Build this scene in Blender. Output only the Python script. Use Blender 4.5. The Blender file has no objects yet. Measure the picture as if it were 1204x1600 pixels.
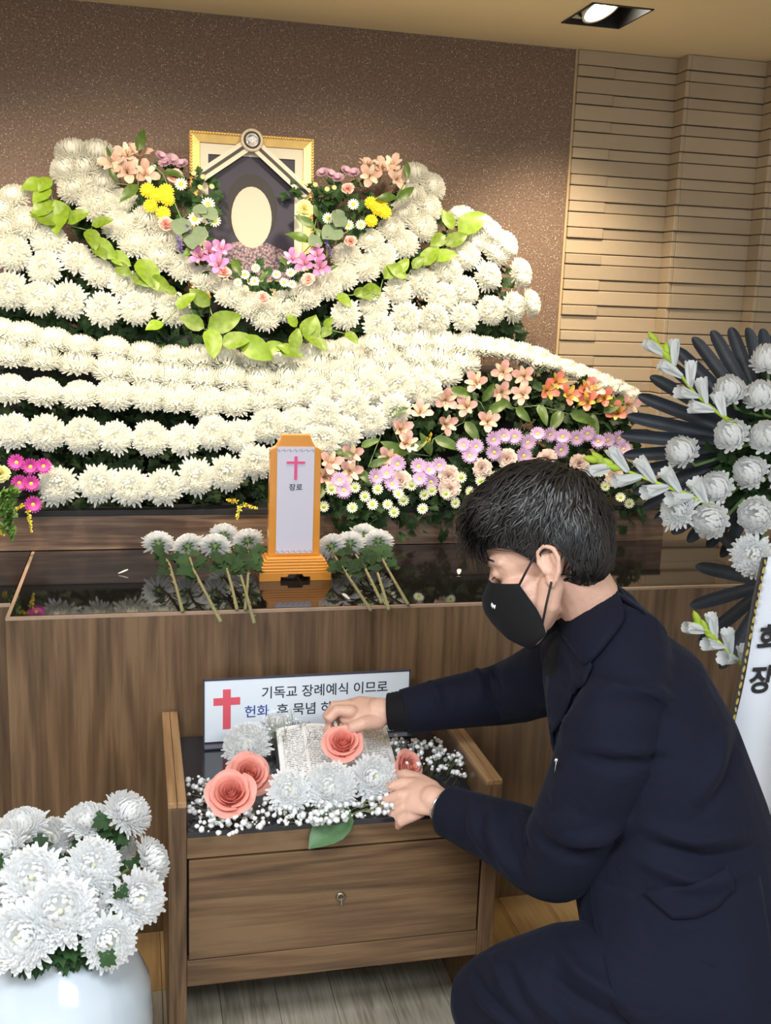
import bpy, math, random
from mathutils import Vector, Matrix, Quaternion
PI = math.pi
R = math.radians
SC = bpy.context.scene
COL = SC.collection

# ------------------------------------------------------------------ camera
cam_data = bpy.data.cameras.new('camera')
cam = bpy.data.objects.new('camera', cam_data); COL.objects.link(cam)
cam_data.sensor_fit = 'VERTICAL'; cam_data.sensor_height = 24.0
cam_data.lens = 1640.0 / 1600.0 * 24.0
cam_data.clip_start = 0.05
YAW, PITCH, ROLL = R(13.58), R(-11.33), R(2.12)
fwd = Vector((math.sin(YAW)*math.cos(PITCH), math.cos(YAW)*math.cos(PITCH), math.sin(PITCH)))
rgt = Vector((math.cos(YAW), -math.sin(YAW), 0)); upv = rgt.cross(fwd)
r2 = rgt*math.cos(ROLL) + upv*math.sin(ROLL); u2 = -rgt*math.sin(ROLL) + upv*math.cos(ROLL)
M = Matrix((r2, u2, -fwd)).transposed().to_4x4(); M.translation = (0, 0, 1.45)
cam.matrix_world = M
SC.camera = cam

# ------------------------------------------------------------------ light and exposure
SC.view_settings.view_transform = 'Standard'; SC.view_settings.look = 'None'
SC.view_settings.gamma = 1.0; SC.view_settings.use_curve_mapping = False
SC.view_settings.exposure = 1.0
world = bpy.data.worlds.new('room_air'); SC.world = world; world.use_nodes = True
world.node_tree.nodes['Background'].inputs[0].default_value = (0.80, 0.90, 1.0, 1)
world.node_tree.nodes['Background'].inputs[1].default_value = 0.60

def lamp(name, kind, loc, target, power, color, **kw):
    d = bpy.data.lights.new(name, kind); d.energy = power; d.color = color
    for k, v in kw.items(): setattr(d, k, v)
    o = bpy.data.objects.new(name, d); COL.objects.link(o); o.location = loc
    o.rotation_euler = (Vector(target) - Vector(loc)).to_track_quat('-Z', 'Y').to_euler()
    return o
CZ = 2.297            # ceiling height
COOL = (0.90, 0.955, 1.0); WARM = (1.0, 0.84, 0.62)
# ceiling panels of the room behind and beside the photographer
lamp('ceiling_panel_light', 'AREA', (-0.5, 0.3, CZ-0.02), (-0.5, 0.3, 0), 31, COOL, shape='RECTANGLE', size=1.2, size_y=0.6)
lamp('ceiling_panel_light', 'AREA', (1.0, -0.6, CZ-0.02), (1.0, -0.6, 0), 31, COOL, shape='RECTANGLE', size=1.2, size_y=0.6)
lamp('ceiling_panel_light', 'AREA', (-1.1, 1.4, CZ-0.02), (-1.1, 1.4, 0), 5, COOL, shape='RECTANGLE', size=0.6, size_y=0.6)
# warm downlights in the ceiling over the altar
for x, y, tx, p in ((-0.95, 2.40, -0.75, 40), (-0.10, 2.35, 0.0, 49), (0.75, 2.35, 0.65, 51), (1.36, 3.06, 1.36, 48)):
    lamp('altar_downlight', 'SPOT', (x, y, CZ-0.03), (tx, 3.2, 1.1), p, WARM, spot_size=R(96), spot_blend=0.9, shadow_soft_size=0.07)

# ------------------------------------------------------------------ helpers
def tag(o, label=None, cat=None, group=None, kind=None):
    if label: o['label'] = label
    if cat: o['category'] = cat
    if group: o['group'] = group
    if kind: o['kind'] = kind
    return o

def empty(name, loc=(0, 0, 0), rot=None):
    o = bpy.data.objects.new(name, None); COL.objects.link(o); o.location = loc
    o.empty_display_size = 0.02
    if rot is not None: o.rotation_euler = rot
    return o

class MB:
    """collects vertices and faces, then links them as one mesh object"""
    def __init__(s): s.v = []; s.f = []
    def add(s, vs, fs, m=None):
        b = len(s.v)
        s.v.extend([tuple(m @ Vector(p)) for p in vs] if m is not None else [tuple(p) for p in vs])
        s.f.extend([tuple(i+b for i in f) for f in fs]); return s
    def box(s, x0, x1, y0, y1, z0, z1, m=None):
        return s.add([(x0,y0,z0),(x1,y0,z0),(x1,y1,z0),(x0,y1,z0),(x0,y0,z1),(x1,y0,z1),(x1,y1,z1),(x0,y1,z1)],
            [(3,2,1,0),(4,5,6,7),(0,1,5,4),(1,2,6,5),(2,3,7,6),(3,0,4,7)], m)
    def lathe(s, prof, n=24, m=None, caps=True):
        vs = []; fs = []
        for (r, z) in prof:
            for k in range(n):
                a = 2*PI*k/n; vs.append((r*math.cos(a), r*math.sin(a), z))
        for j in range(len(prof)-1):
            for k in range(n):
                fs.append((j*n+k, j*n+(k+1) % n, (j+1)*n+(k+1) % n, (j+1)*n+k))
        if caps:
            fs.append(tuple(range(n-1, -1, -1))); b = (len(prof)-1)*n; fs.append(tuple(b+k for k in range(n)))
        return s.add(vs, fs, m)
    def tube(s, pts, rad, n=6, caps=True):
        pts = [Vector(p) for p in pts]; N = len(pts); vs = []; fs = []
        rads = rad if isinstance(rad, (list, tuple)) else [rad]*N
        ref = None
        for i, p in enumerate(pts):
            d = (pts[min(i+1, N-1)] - pts[max(i-1, 0)]).normalized()
            if ref is None:
                ref = d.orthogonal().normalized()
            ref = (ref - d*ref.dot(d))
            if ref.length < 1e-6: ref = d.orthogonal()
            ref.normalize(); q = d.cross(ref)
            for k in range(n):
                a = 2*PI*k/n; vs.append(p + (ref*math.cos(a)+q*math.sin(a))*rads[i])
        for i in range(N-1):
            for k in range(n):
                fs.append((i*n+k, i*n+(k+1) % n, (i+1)*n+(k+1) % n, (i+1)*n+k))
        if caps:
            fs.append(tuple(range(n-1, -1, -1))); fs.append(tuple((N-1)*n+k for k in range(n)))
        return s.add(vs, fs)
    def prism(s, poly, d0, d1, axis='y', m=None):
        """extrudes a 2-D outline; axis y: outline in xz, z: outline in xy"""
        n = len(poly)
        g = (lambda a, b, d: (a, d, b)) if axis == 'y' else ((lambda a, b, d: (a, b, d)) if axis == 'z' else (lambda a, b, d: (d, a, b)))
        vs = [g(a, b, d0) for a, b in poly] + [g(a, b, d1) for a, b in poly]
        fs = [tuple(range(n)), tuple(range(2*n-1, n-1, -1))] + [(k, k+n, (k+1) % n+n, (k+1) % n) for k in range(n)]
        return s.add(vs, fs, m)
    def mesh(s, name, smooth=False):
        me = bpy.data.meshes.new(name); me.from_pydata(s.v, [], s.f); me.update()
        if smooth:
            me.polygons.foreach_set('use_smooth', [True]*len(me.polygons))
        return me
    def build(s, name, mat, parent=None, smooth=False, bevel=0, loc=None):
        me = s.mesh(name, smooth)
        return link(name, me, mat, parent, bevel, loc)

def link(name, me, mat, parent=None, bevel=0, loc=None):
    o = bpy.data.objects.new(name, me); COL.objects.link(o)
    if mat is not None and not me.materials: me.materials.append(mat)
    if parent is not None: o.parent = parent
    if loc is not None: o.location = loc
    if bevel:
        b = o.modifiers.new('edge', 'BEVEL'); b.width = bevel; b.segments = 2; b.limit_method = 'ANGLE'
    return o

def copy_tree(o, parent=None):
    c = o.copy(); COL.objects.link(c); c.parent = parent
    for ch in list(o.children): copy_tree(ch, c)
    return c

def frame_to(d, roll=0.0):
    """rotation that turns local +Z to direction d"""
    q = Vector((0, 0, 1)).rotation_difference(Vector(d).normalized())
    return q @ Quaternion((0, 0, 1), roll)

def dir_from(az, el):
    """az: degrees, 0 = towards the photographer's side of the room, +90 = to the right; el: degrees upwards"""
    a, e = R(az), R(el)
    return Vector((math.sin(a)*math.cos(e), -math.cos(a)*math.cos(e), math.sin(e)))

ORD = ['first','second','third','fourth','fifth','sixth','seventh','eighth','ninth','tenth','eleventh','twelfth','thirteenth','fourteenth','fifteenth','sixteenth','seventeenth','eighteenth','nineteenth','twentieth','twenty-first','twenty-second','twenty-third','twenty-fourth','twenty-fifth','twenty-sixth','twenty-seventh','twenty-eighth','twenty-ninth','thirtieth']
def nth(i, n):
    if n > 2 and i == n-1: return 'rightmost'
    return 'leftmost' if i == 0 else ORD[i] + ' from the left'

# ------------------------------------------------------------------ materials
def newmat(name):
    m = bpy.data.materials.new(name); m.use_nodes = True
    return m, m.node_tree.nodes, m.node_tree.links, m.node_tree.nodes['Principled BSDF']

def mat(name, col, rough=0.5, metal=0.0, spec=0.5, coat=0.0, emit=None, emit_s=0.0, sheen=0.0, bump=None, vary=0.0, vscale=8.0, trans=0.0):
    m, N, Lk, b = newmat(name)
    b.inputs['Base Color'].default_value = (*col, 1); b.inputs['Roughness'].default_value = rough
    b.inputs['Metallic'].default_value = metal; b.inputs['Specular IOR Level'].default_value = spec
    b.inputs['Coat Weight'].default_value = coat
    if sheen: b.inputs['Sheen Weight'].default_value = sheen
    if emit: b.inputs['Emission Color'].default_value = (*emit, 1); b.inputs['Emission Strength'].default_value = emit_s
    if vary:
        tc = N.new('ShaderNodeTexCoord'); nz = N.new('ShaderNodeTexNoise'); nz.inputs['Scale'].default_value = vscale; nz.inputs['Detail'].default_value = 4
        Lk.new(tc.outputs['Object'], nz.inputs['Vector'])
        oi = N.new('ShaderNodeObjectInfo'); ad = N.new('ShaderNodeMath'); ad.operation = 'ADD'
        Lk.new(nz.outputs['Fac'], ad.inputs[0])
        mu = N.new('ShaderNodeMath'); mu.operation = 'MULTIPLY_ADD'; mu.inputs[1].default_value = 0.5; mu.inputs[2].default_value = -0.25
        Lk.new(oi.outputs['Random'], mu.inputs[0]); Lk.new(mu.outputs[0], ad.inputs[1])
        rp = N.new('ShaderNodeValToRGB')
        rp.color_ramp.elements[0].position = 0.25; rp.color_ramp.elements[1].position = 0.8
        rp.color_ramp.elements[0].color = (*[c*(1-vary) for c in col], 1); rp.color_ramp.elements[1].color = (*[min(1, c*(1+vary)) for c in col], 1)
        Lk.new(ad.outputs[0], rp.inputs[0]); Lk.new(rp.outputs[0], b.inputs['Base Color'])
    if bump:
        tc = N.new('ShaderNodeTexCoord'); nz = N.new('ShaderNodeTexNoise'); nz.inputs['Scale'].default_value = bump[0]; nz.inputs['Detail'].default_value = 5
        Lk.new(tc.outputs['Object'], nz.inputs['Vector'])
        bp = N.new('ShaderNodeBump'); bp.inputs['Strength'].default_value = bump[1]; bp.inputs['Distance'].default_value = 0.01
        Lk.new(nz.outputs['Fac'], bp.inputs['Height']); Lk.new(bp.outputs[0], b.inputs['Normal'])
    if trans:
        out = N['Material Output']; mx = N.new('ShaderNodeMixShader'); tr = N.new('ShaderNodeBsdfTranslucent')
        tr.inputs[0].default_value = (*col, 1); mx.inputs[0].default_value = trans
        if vary: Lk.new(rp.outputs[0], tr.inputs[0])
        Lk.new(b.outputs[0], mx.inputs[1]); Lk.new(tr.outputs[0], mx.inputs[2]); Lk.new(mx.outputs[0], out.inputs[0])
    return m

def wood(name, dark, mid, light, axis='Z', scale=1.0, rough=0.45, coat=0.1, seed=0.0):
    """laminate grain: long streaks along one axis, cathedral figure and small knots"""
    m, N, Lk, b = newmat(name)
    tc = N.new('ShaderNodeTexCoord'); mp = N.new('ShaderNodeMapping')
    st = {'X': (0.9, 9, 9), 'Y': (9, 0.9, 9), 'Z': (9, 9, 0.9)}[axis]
    mp.inputs['Scale'].default_value = tuple(c*scale for c in st); mp.inputs['Location'].default_value = (seed, seed*1.7, seed*0.6)
    Lk.new(tc.outputs['Object'], mp.inputs['Vector'])
    n1 = N.new('ShaderNodeTexNoise'); n1.inputs['Scale'].default_value = 1.1; n1.inputs['Detail'].default_value = 3; n1.inputs['Distortion'].default_value = 0.6
    Lk.new(mp.outputs[0], n1.inputs['Vector'])
    # rings from a slow noise folded by a sine: gives the flame figure
    mm = N.new('ShaderNodeMath'); mm.operation = 'MULTIPLY'; mm.inputs[1].default_value = 38.0; Lk.new(n1.outputs['Fac'], mm.inputs[0])
    sn = N.new('ShaderNodeMath'); sn.operation = 'SINE'; Lk.new(mm.outputs[0], sn.inputs[0])
    n2 = N.new('ShaderNodeTexNoise'); n2.inputs['Scale'].default_value = 5.0; n2.inputs['Detail'].default_value = 6; n2.inputs['Roughness'].default_value = 0.65
    mp2 = N.new('ShaderNodeMapping'); mp2.inputs['Scale'].default_value = tuple(c*scale*(1.0 if c < 1 else 2.2) for c in st)
    Lk.new(tc.outputs['Object'], mp2.inputs['Vector']); Lk.new(mp2.outputs[0], n2.inputs['Vector'])
    a1 = N.new('ShaderNodeMath'); a1.operation = 'MULTIPLY_ADD'; a1.inputs[1].default_value = 0.09; Lk.new(sn.outputs[0], a1.inputs[0]); Lk.new(n2.outputs['Fac'], a1.inputs[2])
    a2 = N.new('ShaderNodeMath'); a2.operation = 'MULTIPLY_ADD'; a2.inputs[1].default_value = 0.60; Lk.new(n1.outputs['Fac'], a2.inputs[0]); Lk.new(a1.outputs[0], a2.inputs[2])
    rp = N.new('ShaderNodeValToRGB'); e = rp.color_ramp.elements
    e[0].position = 0.52; e[0].color = (*dark, 1); e[1].position = 1.02; e[1].color = (*light, 1)
    k = e.new(0.76); k.color = (*mid, 1)
    Lk.new(a2.outputs[0], rp.inputs[0]); Lk.new(rp.outputs[0], b.inputs['Base Color'])
    b.inputs['Roughness'].default_value = rough; b.inputs['Coat Weight'].default_value = coat; b.inputs['Coat Roughness'].default_value = 0.25
    bp = N.new('ShaderNodeBump'); bp.inputs['Strength'].default_value = 0.08; bp.inputs['Distance'].default_value = 0.004
    Lk.new(a2.outputs[0], bp.inputs['Height']); Lk.new(bp.outputs[0], b.inputs['Normal'])
    return m

def glitter_wall(name):
    m, N, Lk, b = newmat(name)
    tc = N.new('ShaderNodeTexCoord')
    nz = N.new('ShaderNodeTexNoise'); nz.inputs['Scale'].default_value = 160; nz.inputs['Detail'].default_value = 3
    Lk.new(tc.outputs['Object'], nz.inputs['Vector'])
    rp = N.new('ShaderNodeValToRGB'); e = rp.color_ramp.elements
    e[0].position = 0.3; e[0].color = (0.120, 0.075, 0.052, 1); e[1].position = 0.72; e[1].color = (0.27, 0.178, 0.125, 1)
    Lk.new(nz.outputs['Fac'], rp.inputs[0])
    vo = N.new('ShaderNodeTexVoronoi'); vo.inputs['Scale'].default_value = 170; Lk.new(tc.outputs['Object'], vo.inputs['Vector'])
    lt = N.new('ShaderNodeMath'); lt.operation = 'LESS_THAN'; lt.inputs[1].default_value = 0.19; Lk.new(vo.outputs['Distance'], lt.inputs[0])
    sp = N.new('ShaderNodeSeparateColor'); Lk.new(vo.outputs['Color'], sp.inputs[0])
    gt = N.new('ShaderNodeMath'); gt.operation = 'GREATER_THAN'; gt.inputs[1].default_value = 0.60; Lk.new(sp.outputs[0], gt.inputs[0])
    mk = N.new('ShaderNodeMath'); mk.operation = 'MULTIPLY'; Lk.new(lt.outputs[0], mk.inputs[0]); Lk.new(gt.outputs[0], mk.inputs[1])
    mx = N.new('ShaderNodeMix'); mx.data_type = 'RGBA'; Lk.new(mk.outputs[0], mx.inputs['Factor'])
    Lk.new(rp.outputs[0], mx.inputs[6]); mx.inputs[7].default_value = (0.95, 0.80, 0.62, 1)  # glitter flecks; their sparkle is painted as a pale base colour
    Lk.new(mx.outputs[2], b.inputs['Base Color'])
    b.inputs['Roughness'].default_value = 0.55; b.inputs['Specular IOR Level'].default_value = 0.4
    bp = N.new('ShaderNodeBump'); bp.inputs['Strength'].default_value = 0.5; bp.inputs['Distance'].default_value = 0.003
    Lk.new(nz.outputs['Fac'], bp.inputs['Height']); Lk.new(bp.outputs[0], b.inputs['Normal'])
    return m

MT = {}
MT['glitter'] = glitter_wall('brown_glitter_wallpaper')
MT['tile'] = mat('tan_relief_tile', (0.42, 0.325, 0.218), 0.62, vary=0.10, vscale=3.0, bump=(60, 0.06))
MT['tile_joint'] = mat('tan_joint_shaded', (0.30, 0.215, 0.135), 0.8)  # tile joints, with the brown shadow lines put into their colour
MT['ceiling'] = mat('tan_ceiling', (0.93, 0.74, 0.44), 0.75, vary=0.03, vscale=2)
MT['plaster'] = mat('plain_plaster', (0.75, 0.70, 0.62), 0.8, vary=0.03, vscale=2)
MT['walnut'] = wood('walnut_laminate', (0.054, 0.029, 0.014), (0.116, 0.065, 0.032), (0.184, 0.110, 0.056), 'Z', 0.66, 0.42, 0.12)
MT['walnut_x'] = wood('walnut_laminate_level', (0.050, 0.029, 0.020), (0.135, 0.078, 0.050), (0.26, 0.165, 0.105), 'X', 1.0, 0.36, 0.2, 3.1)
MT['chest_x'] = wood('chest_wood_level', (0.057, 0.029, 0.014), (0.116, 0.063, 0.029), (0.176, 0.102, 0.050), 'X', 0.85, 0.42, 0.12, 7.7)
MT['chest_z'] = wood('chest_wood_upright', (0.066, 0.033, 0.016), (0.131, 0.072, 0.034), (0.193, 0.113, 0.057), 'Z', 1.3, 0.42, 0.12, 5.2)
MT['arm'] = wood('chest_wood_arm', (0.17, 0.088, 0.038), (0.28, 0.155, 0.068), (0.36, 0.215, 0.105), 'Y', 1.3, 0.40, 0.1, 2.2)
MT['edge'] = mat('worn_light_edge', (0.34, 0.235, 0.165), 0.5, vary=0.15, vscale=30)
MT['black_gloss'] = mat('black_glass', (0.010, 0.008, 0.008), 0.045, spec=0.6)
MT['black_matt'] = mat('black_board', (0.012, 0.011, 0.011), 0.6)
MT['black_tray'] = mat('black_plastic_tray', (0.035, 0.034, 0.036), 0.35)
MT['dark_glass'] = mat('dark_glass_top', (0.018, 0.019, 0.026), 0.10, spec=0.6)
# ------------------------------------------------------------------ the room
WY = 3.5              # back wall
XL, XR, YB = -2.2, 3.0, -2.2
def struct(o): o['kind'] = 'structure'; return o

struct(MB().box(XL, 1.441, WY, WY+0.1, 0, CZ+0.3).build('wall_back', MT['glitter']))
struct(MB().box(XL-0.1, XL, YB, WY+0.1, 0, CZ+0.3).build('wall_left', MT['plaster']))
struct(MB().box(XR, XR+0.1, YB, WY+0.1, 0, CZ+0.3).build('wall_right', MT['plaster']))
# ceiling with an opening for the recessed lamp
LX0, LX1, LY0, LY1 = 1.262, 1.452, 2.97, 3.20
cb = MB()
for (x0, x1, y0, y1) in ((XL, LX0, YB, WY+.1), (LX1, XR, YB, WY+.1), (LX0, LX1, YB, LY0), (LX0, LX1, LY1, WY+.1)):
    cb.box(x0, x1, y0, y1, CZ, CZ+0.012)
struct(cb.build('ceiling', MT['ceiling']))

# relief wall: stepped backing with separate tiles
rw = struct(MB().box(1.441, 1.817, WY+0.006, WY+0.1, 0, CZ).box(1.817, 2.112, WY-0.064, WY+0.1, 0, CZ).box(2.112, XR, WY-0.134, WY+0.1, 0, CZ).build('wall_relief', MT['tile_joint']))
def tile(x0, x1, y0, y1, z0, z1):
    g = 0.0015
    return MB().box(x0, x1, y0, y1, z0+g, z1-g).build('tile', MT['tile'], rw, bevel=0.0025)
P = 0.0873
rng = random.Random(3)
ztop = 2.283 - 0.035 + P
k = 0
while True:
    zt = ztop - k*P; k += 1
    zn = zt - 0.036                     # narrow course above, wide course below
    zb = zt - P
    if zt < 0.9: break
    z1 = min(zt, CZ)
    # first bay
    if z1 - zn > 0.005:
        tile(1.447, 1.578, WY-0.018, WY+0.01, zn, z1)
        tile(1.580, 1.817, WY-0.010, WY+0.01, zn, z1)
        tile(1.823, 2.112, WY-0.079, WY-0.06, zn, z1); tile(2.118, 2.50, WY-0.149, WY-0.13, zn, z1)
        tile(1.8085, 1.8225, WY-0.0795, WY-0.010, zn, z1); tile(2.1035, 2.1175, WY-0.1495, WY-0.08, zn, z1)
    j = 0.003*rng.uniform(-1, 1)
    z1 = min(zn, CZ)
    if z1 - zb > 0.005:
        tile(1.447, 1.8165, WY-0.013+j, WY+0.01, zb, z1)
        tile(1.8225, 2.112, WY-0.084+j, WY-0.06, zb, z1); tile(2.1175, 2.50, WY-0.154+j, WY-0.13, zb, z1)
        tile(1.8065, 1.8225, WY-0.0842+j, WY-0.013+j, zb, z1); tile(2.1015, 2.1175, WY-0.1542+j, WY-0.084+j, zb, z1)
tr = struct(MB().box(1.4385, 1.4465, WY-0.006, WY+0.05, 0, CZ).build('trim_1', mat('light_corner_strip', (0.50, 0.36, 0.20), 0.5)))

# floor: planks
MT['plank'] = wood('grey_oak_plank', (0.19, 0.155, 0.115), (0.36, 0.315, 0.24), (0.46, 0.41, 0.325), 'Y', 1.6, 0.38, 0.15, 1.3)
MT['plank_gold'] = wood('golden_oak_plank_warm_lit', (0.30, 0.175, 0.065), (0.45, 0.28, 0.115), (0.52, 0.34, 0.15), 'Y', 1.2, 0.35, 0.15, 4.3)
fl = struct(MB().box(XL, XR, YB, WY, -0.05, -0.008).build('floor', mat('dark_gap', (0.05, 0.04, 0.03), 0.9)))
pw, pl = 0.118, 1.2
pm = None
for i in range(int((XR-XL)/pw)+1):
    x0 = XL + i*pw
    off = ((i*0.43) % 1.0)*pl
    y = YB - off
    while y < 2.3:
        y0, y1 = max(y, YB), min(y+pl, 2.6); y += pl
        if y1 - y0 < 0.05 or y1 < 0.6: continue
        for a_, b_, mt_ in ((y0, min(y1, 2.03), 'plank'), (max(y0, 2.03), y1, 'plank_gold')):     # golden-brown strip along the altar, warm lamp light put into its gold
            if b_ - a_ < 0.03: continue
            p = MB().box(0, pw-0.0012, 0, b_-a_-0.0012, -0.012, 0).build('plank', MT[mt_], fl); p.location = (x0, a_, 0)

# recessed lamp over the altar
MT['lamp_black'] = mat('lamp_housing_black', (0.02, 0.017, 0.015), 0.5)
MT['lamp_white'] = mat('lamp_ring_white', (0.85, 0.80, 0.70), 0.4)
MT['lamp_glow'] = mat('lamp_glow', (1, 1, 1), 0.5, emit=(1.0, 0.93, 0.80), emit_s=14)
dl = tag(empty('recessed_downlight', (0.5*(LX0+LX1), 0.5*(LY0+LY1), CZ)), 'square black recessed downlight with one glowing lamp in the tan ceiling', 'lamp')
hx, hy = 0.5*(LX1-LX0), 0.5*(LY1-LY0)
hb = MB(); d = 0.13; t = 0.004
hb.box(-hx, hx, -hy, hy, d-t, d).box(-hx, -hx+t, -hy, hy, 0, d).box(hx-t, hx, -hy, hy, 0, d).box(-hx, hx, -hy, -hy+t, 0, d).box(-hx, hx, hy-t, hy, 0, d)
hb.build('housing', MT['lamp_black'], dl)
fb = MB(); w = 0.006
fb.box(-hx, hx, -hy, -hy+w, -0.003, 0.004).box(-hx, hx, hy-w, hy, -0.003, 0.004).box(-hx, -hx+w, -hy, hy, -0.003, 0.004).box(hx-w, hx, -hy, hy, -0.003, 0.004)
fb.build('frame', MT['lamp_black'], dl)
mtx = Matrix.Translation((-0.012, 0.02, 0.030)) @ frame_to(Vector((0.30, -0.35, -0.85))).to_matrix().to_4x4()
MB().lathe([(0.052, -0.05), (0.058, 0.0), (0.062, 0.012), (0.055, 0.012), (0.052, 0.0)], 28, mtx, caps=False).build('lamp_ring', MT['lamp_white'], dl, smooth=True)
MB().lathe([(0.0005, -0.006), (0.042, -0.006)], 24, mtx, caps=False).build('lamp_lens', MT['lamp_glow'], dl)
MB().prism([(-hx+0.008, hy-0.01), (-hx+0.008, hy-0.075), (-hx+0.062, hy-0.01)], 0.012, 0.016, 'z').build('reflector_plate', MT['lamp_white'], dl)

# ------------------------------------------------------------------ altar
AY, AZ = 2.244, 0.768
def table(name, label, x0, x1, y0, x_seam=None):
    t = tag(empty(name, (0.5*(x0+x1), y0, 0)), label, 'altar table', 'altar table units')
    ox, oy = 0.5*(x0+x1), y0
    def bx(*a): return MB().box(a[0]-ox, a[1]-ox, a[2]-oy, a[3]-oy, a[4], a[5])
    bx(x0, x1, y0, y0+0.018, 0.0, AZ-0.006).build('front_panel', MT['walnut'], t, bevel=0.001)
    bx(x0+0.001, x0+0.018, y0+0.019, 2.838, 0.0, AZ-0.006).build('side_panel', MT['walnut'], t)
    bx(x1-0.018, x1-0.001, y0+0.019, 2.838, 0.0, AZ-0.006).build('side_panel', MT['walnut'], t)
    bx(x0, x1, y0-0.001, y0+0.009, AZ-0.0058, AZ).build('edge_strip', MT['edge'], t)
    bx(x0, x0+0.008, y0+0.0095, 2.838, AZ-0.0058, AZ).build('edge_strip', MT['edge'], t)
    bx(x0+0.0085, x1-0.0005, y0+0.0095, 2.838, AZ-0.0058, AZ+0.001).build('glass_top', MT['black_gloss'], t)
    return t
table('altar_table', 'long walnut altar table with black gloss top, behind the small drawer chest', -0.272, 1.120, AY)
table('altar_table', 'walnut altar table end showing at the frame edge beside the white vase', -1.75, -0.2735, AY+0.103)
table('altar_table', 'walnut altar table end with black gloss top behind the funeral wreath', 1.1215, 2.45, AY+0.09)
# tier behind: wooden riser with black shelves carrying the flowers
rs = tag(empty('altar_riser', (0.5, 2.84, AZ)), 'stepped altar riser of dark wood and black shelves carrying the flower rows', 'riser')
def rb(nm, m, *a): return MB().box(a[0]-.5, a[1]-.5, a[2]-2.84, a[3]-2.84, a[4]-AZ, a[5]-AZ).build(nm, m, rs, bevel=0.001)
rb('riser_board', MT['walnut_x'], -1.7, 1.557, 2.84, 2.858, AZ+0.002, 0.863)
rb('end_board', MT['walnut_x'], 1.540, 1.557, 2.8585, 3.40, AZ+0.002, 0.863)
rb('shelf', MT['black_matt'], -1.7, 1.557, 2.835, 3.41, 0.8635, 0.878)
rb('back_board', MT['black_matt'], -1.7, 1.20, 3.17, 3.19, 0.8785, 1.22)
rb('shelf', MT['black_matt'], -1.7, 1.21, 3.165, 3.49, 1.2205, 1.245)
rb('leg_block', MT['black_matt'], -0.6, -0.5, 3.25, 3.35, 0.8785, 1.22)
rb('leg_block', MT['black_matt'], 0.78, 0.88, 3.25, 3.35, 0.8785, 1.22)
rb('rear_block', MT['black_matt'], 0.15, 0.56, 3.32, 3.40, 1.2455, 1.438)
for x in (-0.62, -0.29, 0.035, 0.36, 0.69):
    b = MB(); b.prism([(-0.135, 0), (0.135, 0), (0.15, 0.085), (0.14, 0.085), (0.128, 0.012), (-0.128, 0.012), (-0.14, 0.085), (-0.15, 0.085)], 0.0, 0.1, 'y')
    b.box(-0.15, 0.15, -0.004, 0.0, 0.0, 0.085).box(-0.15, 0.15, 0.1, 0.104, 0.0, 0.085)
    o = b.build('flower_tray', MT['black_tray'], None); o.location = (x, 3.18, 1.2455)
    tag(o, ['black plastic flower tray at the far end of the upper shelf', 'black plastic flower tray under the big white mound beside the portrait', 'black plastic flower tray showing under the mound beside the ivy', 'black plastic flower tray under the ivy below the portrait', 'black plastic flower tray under the smaller white mound'][[-0.62, -0.29, 0.035, 0.36, 0.69].index(x)], 'tray', 'flower trays on the upper shelf')
# ------------------------------------------------------------------ small drawer chest
CX0, CX1, CY0, CY1, CT = 0.049, 0.690, 1.80, 2.236, 0.543
ch = tag(empty('drawer_chest', (0.37, 1.80, 0)), 'low wooden chest with one drawer, dark glass top and raised arms', 'chest')
def cbx(nm, m, x0, x1, y0, y1, z0, z1, par=None, bev=0.0012):
    return MB().box(x0-.37, x1-.37, y0-1.8, y1-1.8, z0, z1).build(nm, m, par or ch, bevel=bev)
for x0, x1 in ((CX0, 0.0825), (0.6575, CX1)):
    cbx('side_panel', MT['chest_z'], x0, x1, CY0, CY1, 0.0, CT-0.012)
    xm = 0.5*(x0+x1)
    cbx('arm_strip', MT['arm'], x0, xm-0.0004, CY0-0.0005, CY1, CT-0.0115, CT)
    cbx('arm_strip', MT['arm'], xm+0.0004, x1, CY0-0.0005, CY1, CT-0.0115, CT)
cbx('top_rail', MT['chest_x'], 0.083, 0.657, CY0+0.001, CY0+0.02, 0.4285, 0.480)
cbx('bottom_rail', MT['chest_x'], 0.083, 0.657, CY0+0.001, CY0+0.02, 0.164, 0.2185)
dr = cbx('drawer', MT['chest_x'], 0.0865, 0.6535, CY0+0.0005, CY0+0.020, 0.2205, 0.4245)
cbx('drawer_box', MT['black_matt'], 0.0832, 0.6568, CY0+0.0205, CY1-0.01, 0.18, 0.470)
mk = Matrix.Translation((0.004, 0.0, 0.324)) @ Matrix.Rotation(R(90), 4, 'X')
lk = MB().lathe([(0.0095, 0.0), (0.0095, 0.003), (0.0075, 0.005), (0.0045, 0.005), (0.0045, 0.004), (0.0005, 0.004)], 18, mk, caps=False).build('lock', mat('worn_brass', (0.30, 0.25, 0.18), 0.35, 0.9), dr, smooth=True)
MB().box(-0.0012+0.004, 0.0012+0.004, -0.010, -0.004, 0.3105, 0.326).build('key', mat('grey_steel', (0.35, 0.34, 0.33), 0.3, 1.0), dr)
cbx('glass_top', MT['dark_glass'], 0.084, 0.656, CY0+0.0, CY1, 0.4705, 0.4815)
GZ = 0.4815
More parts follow.
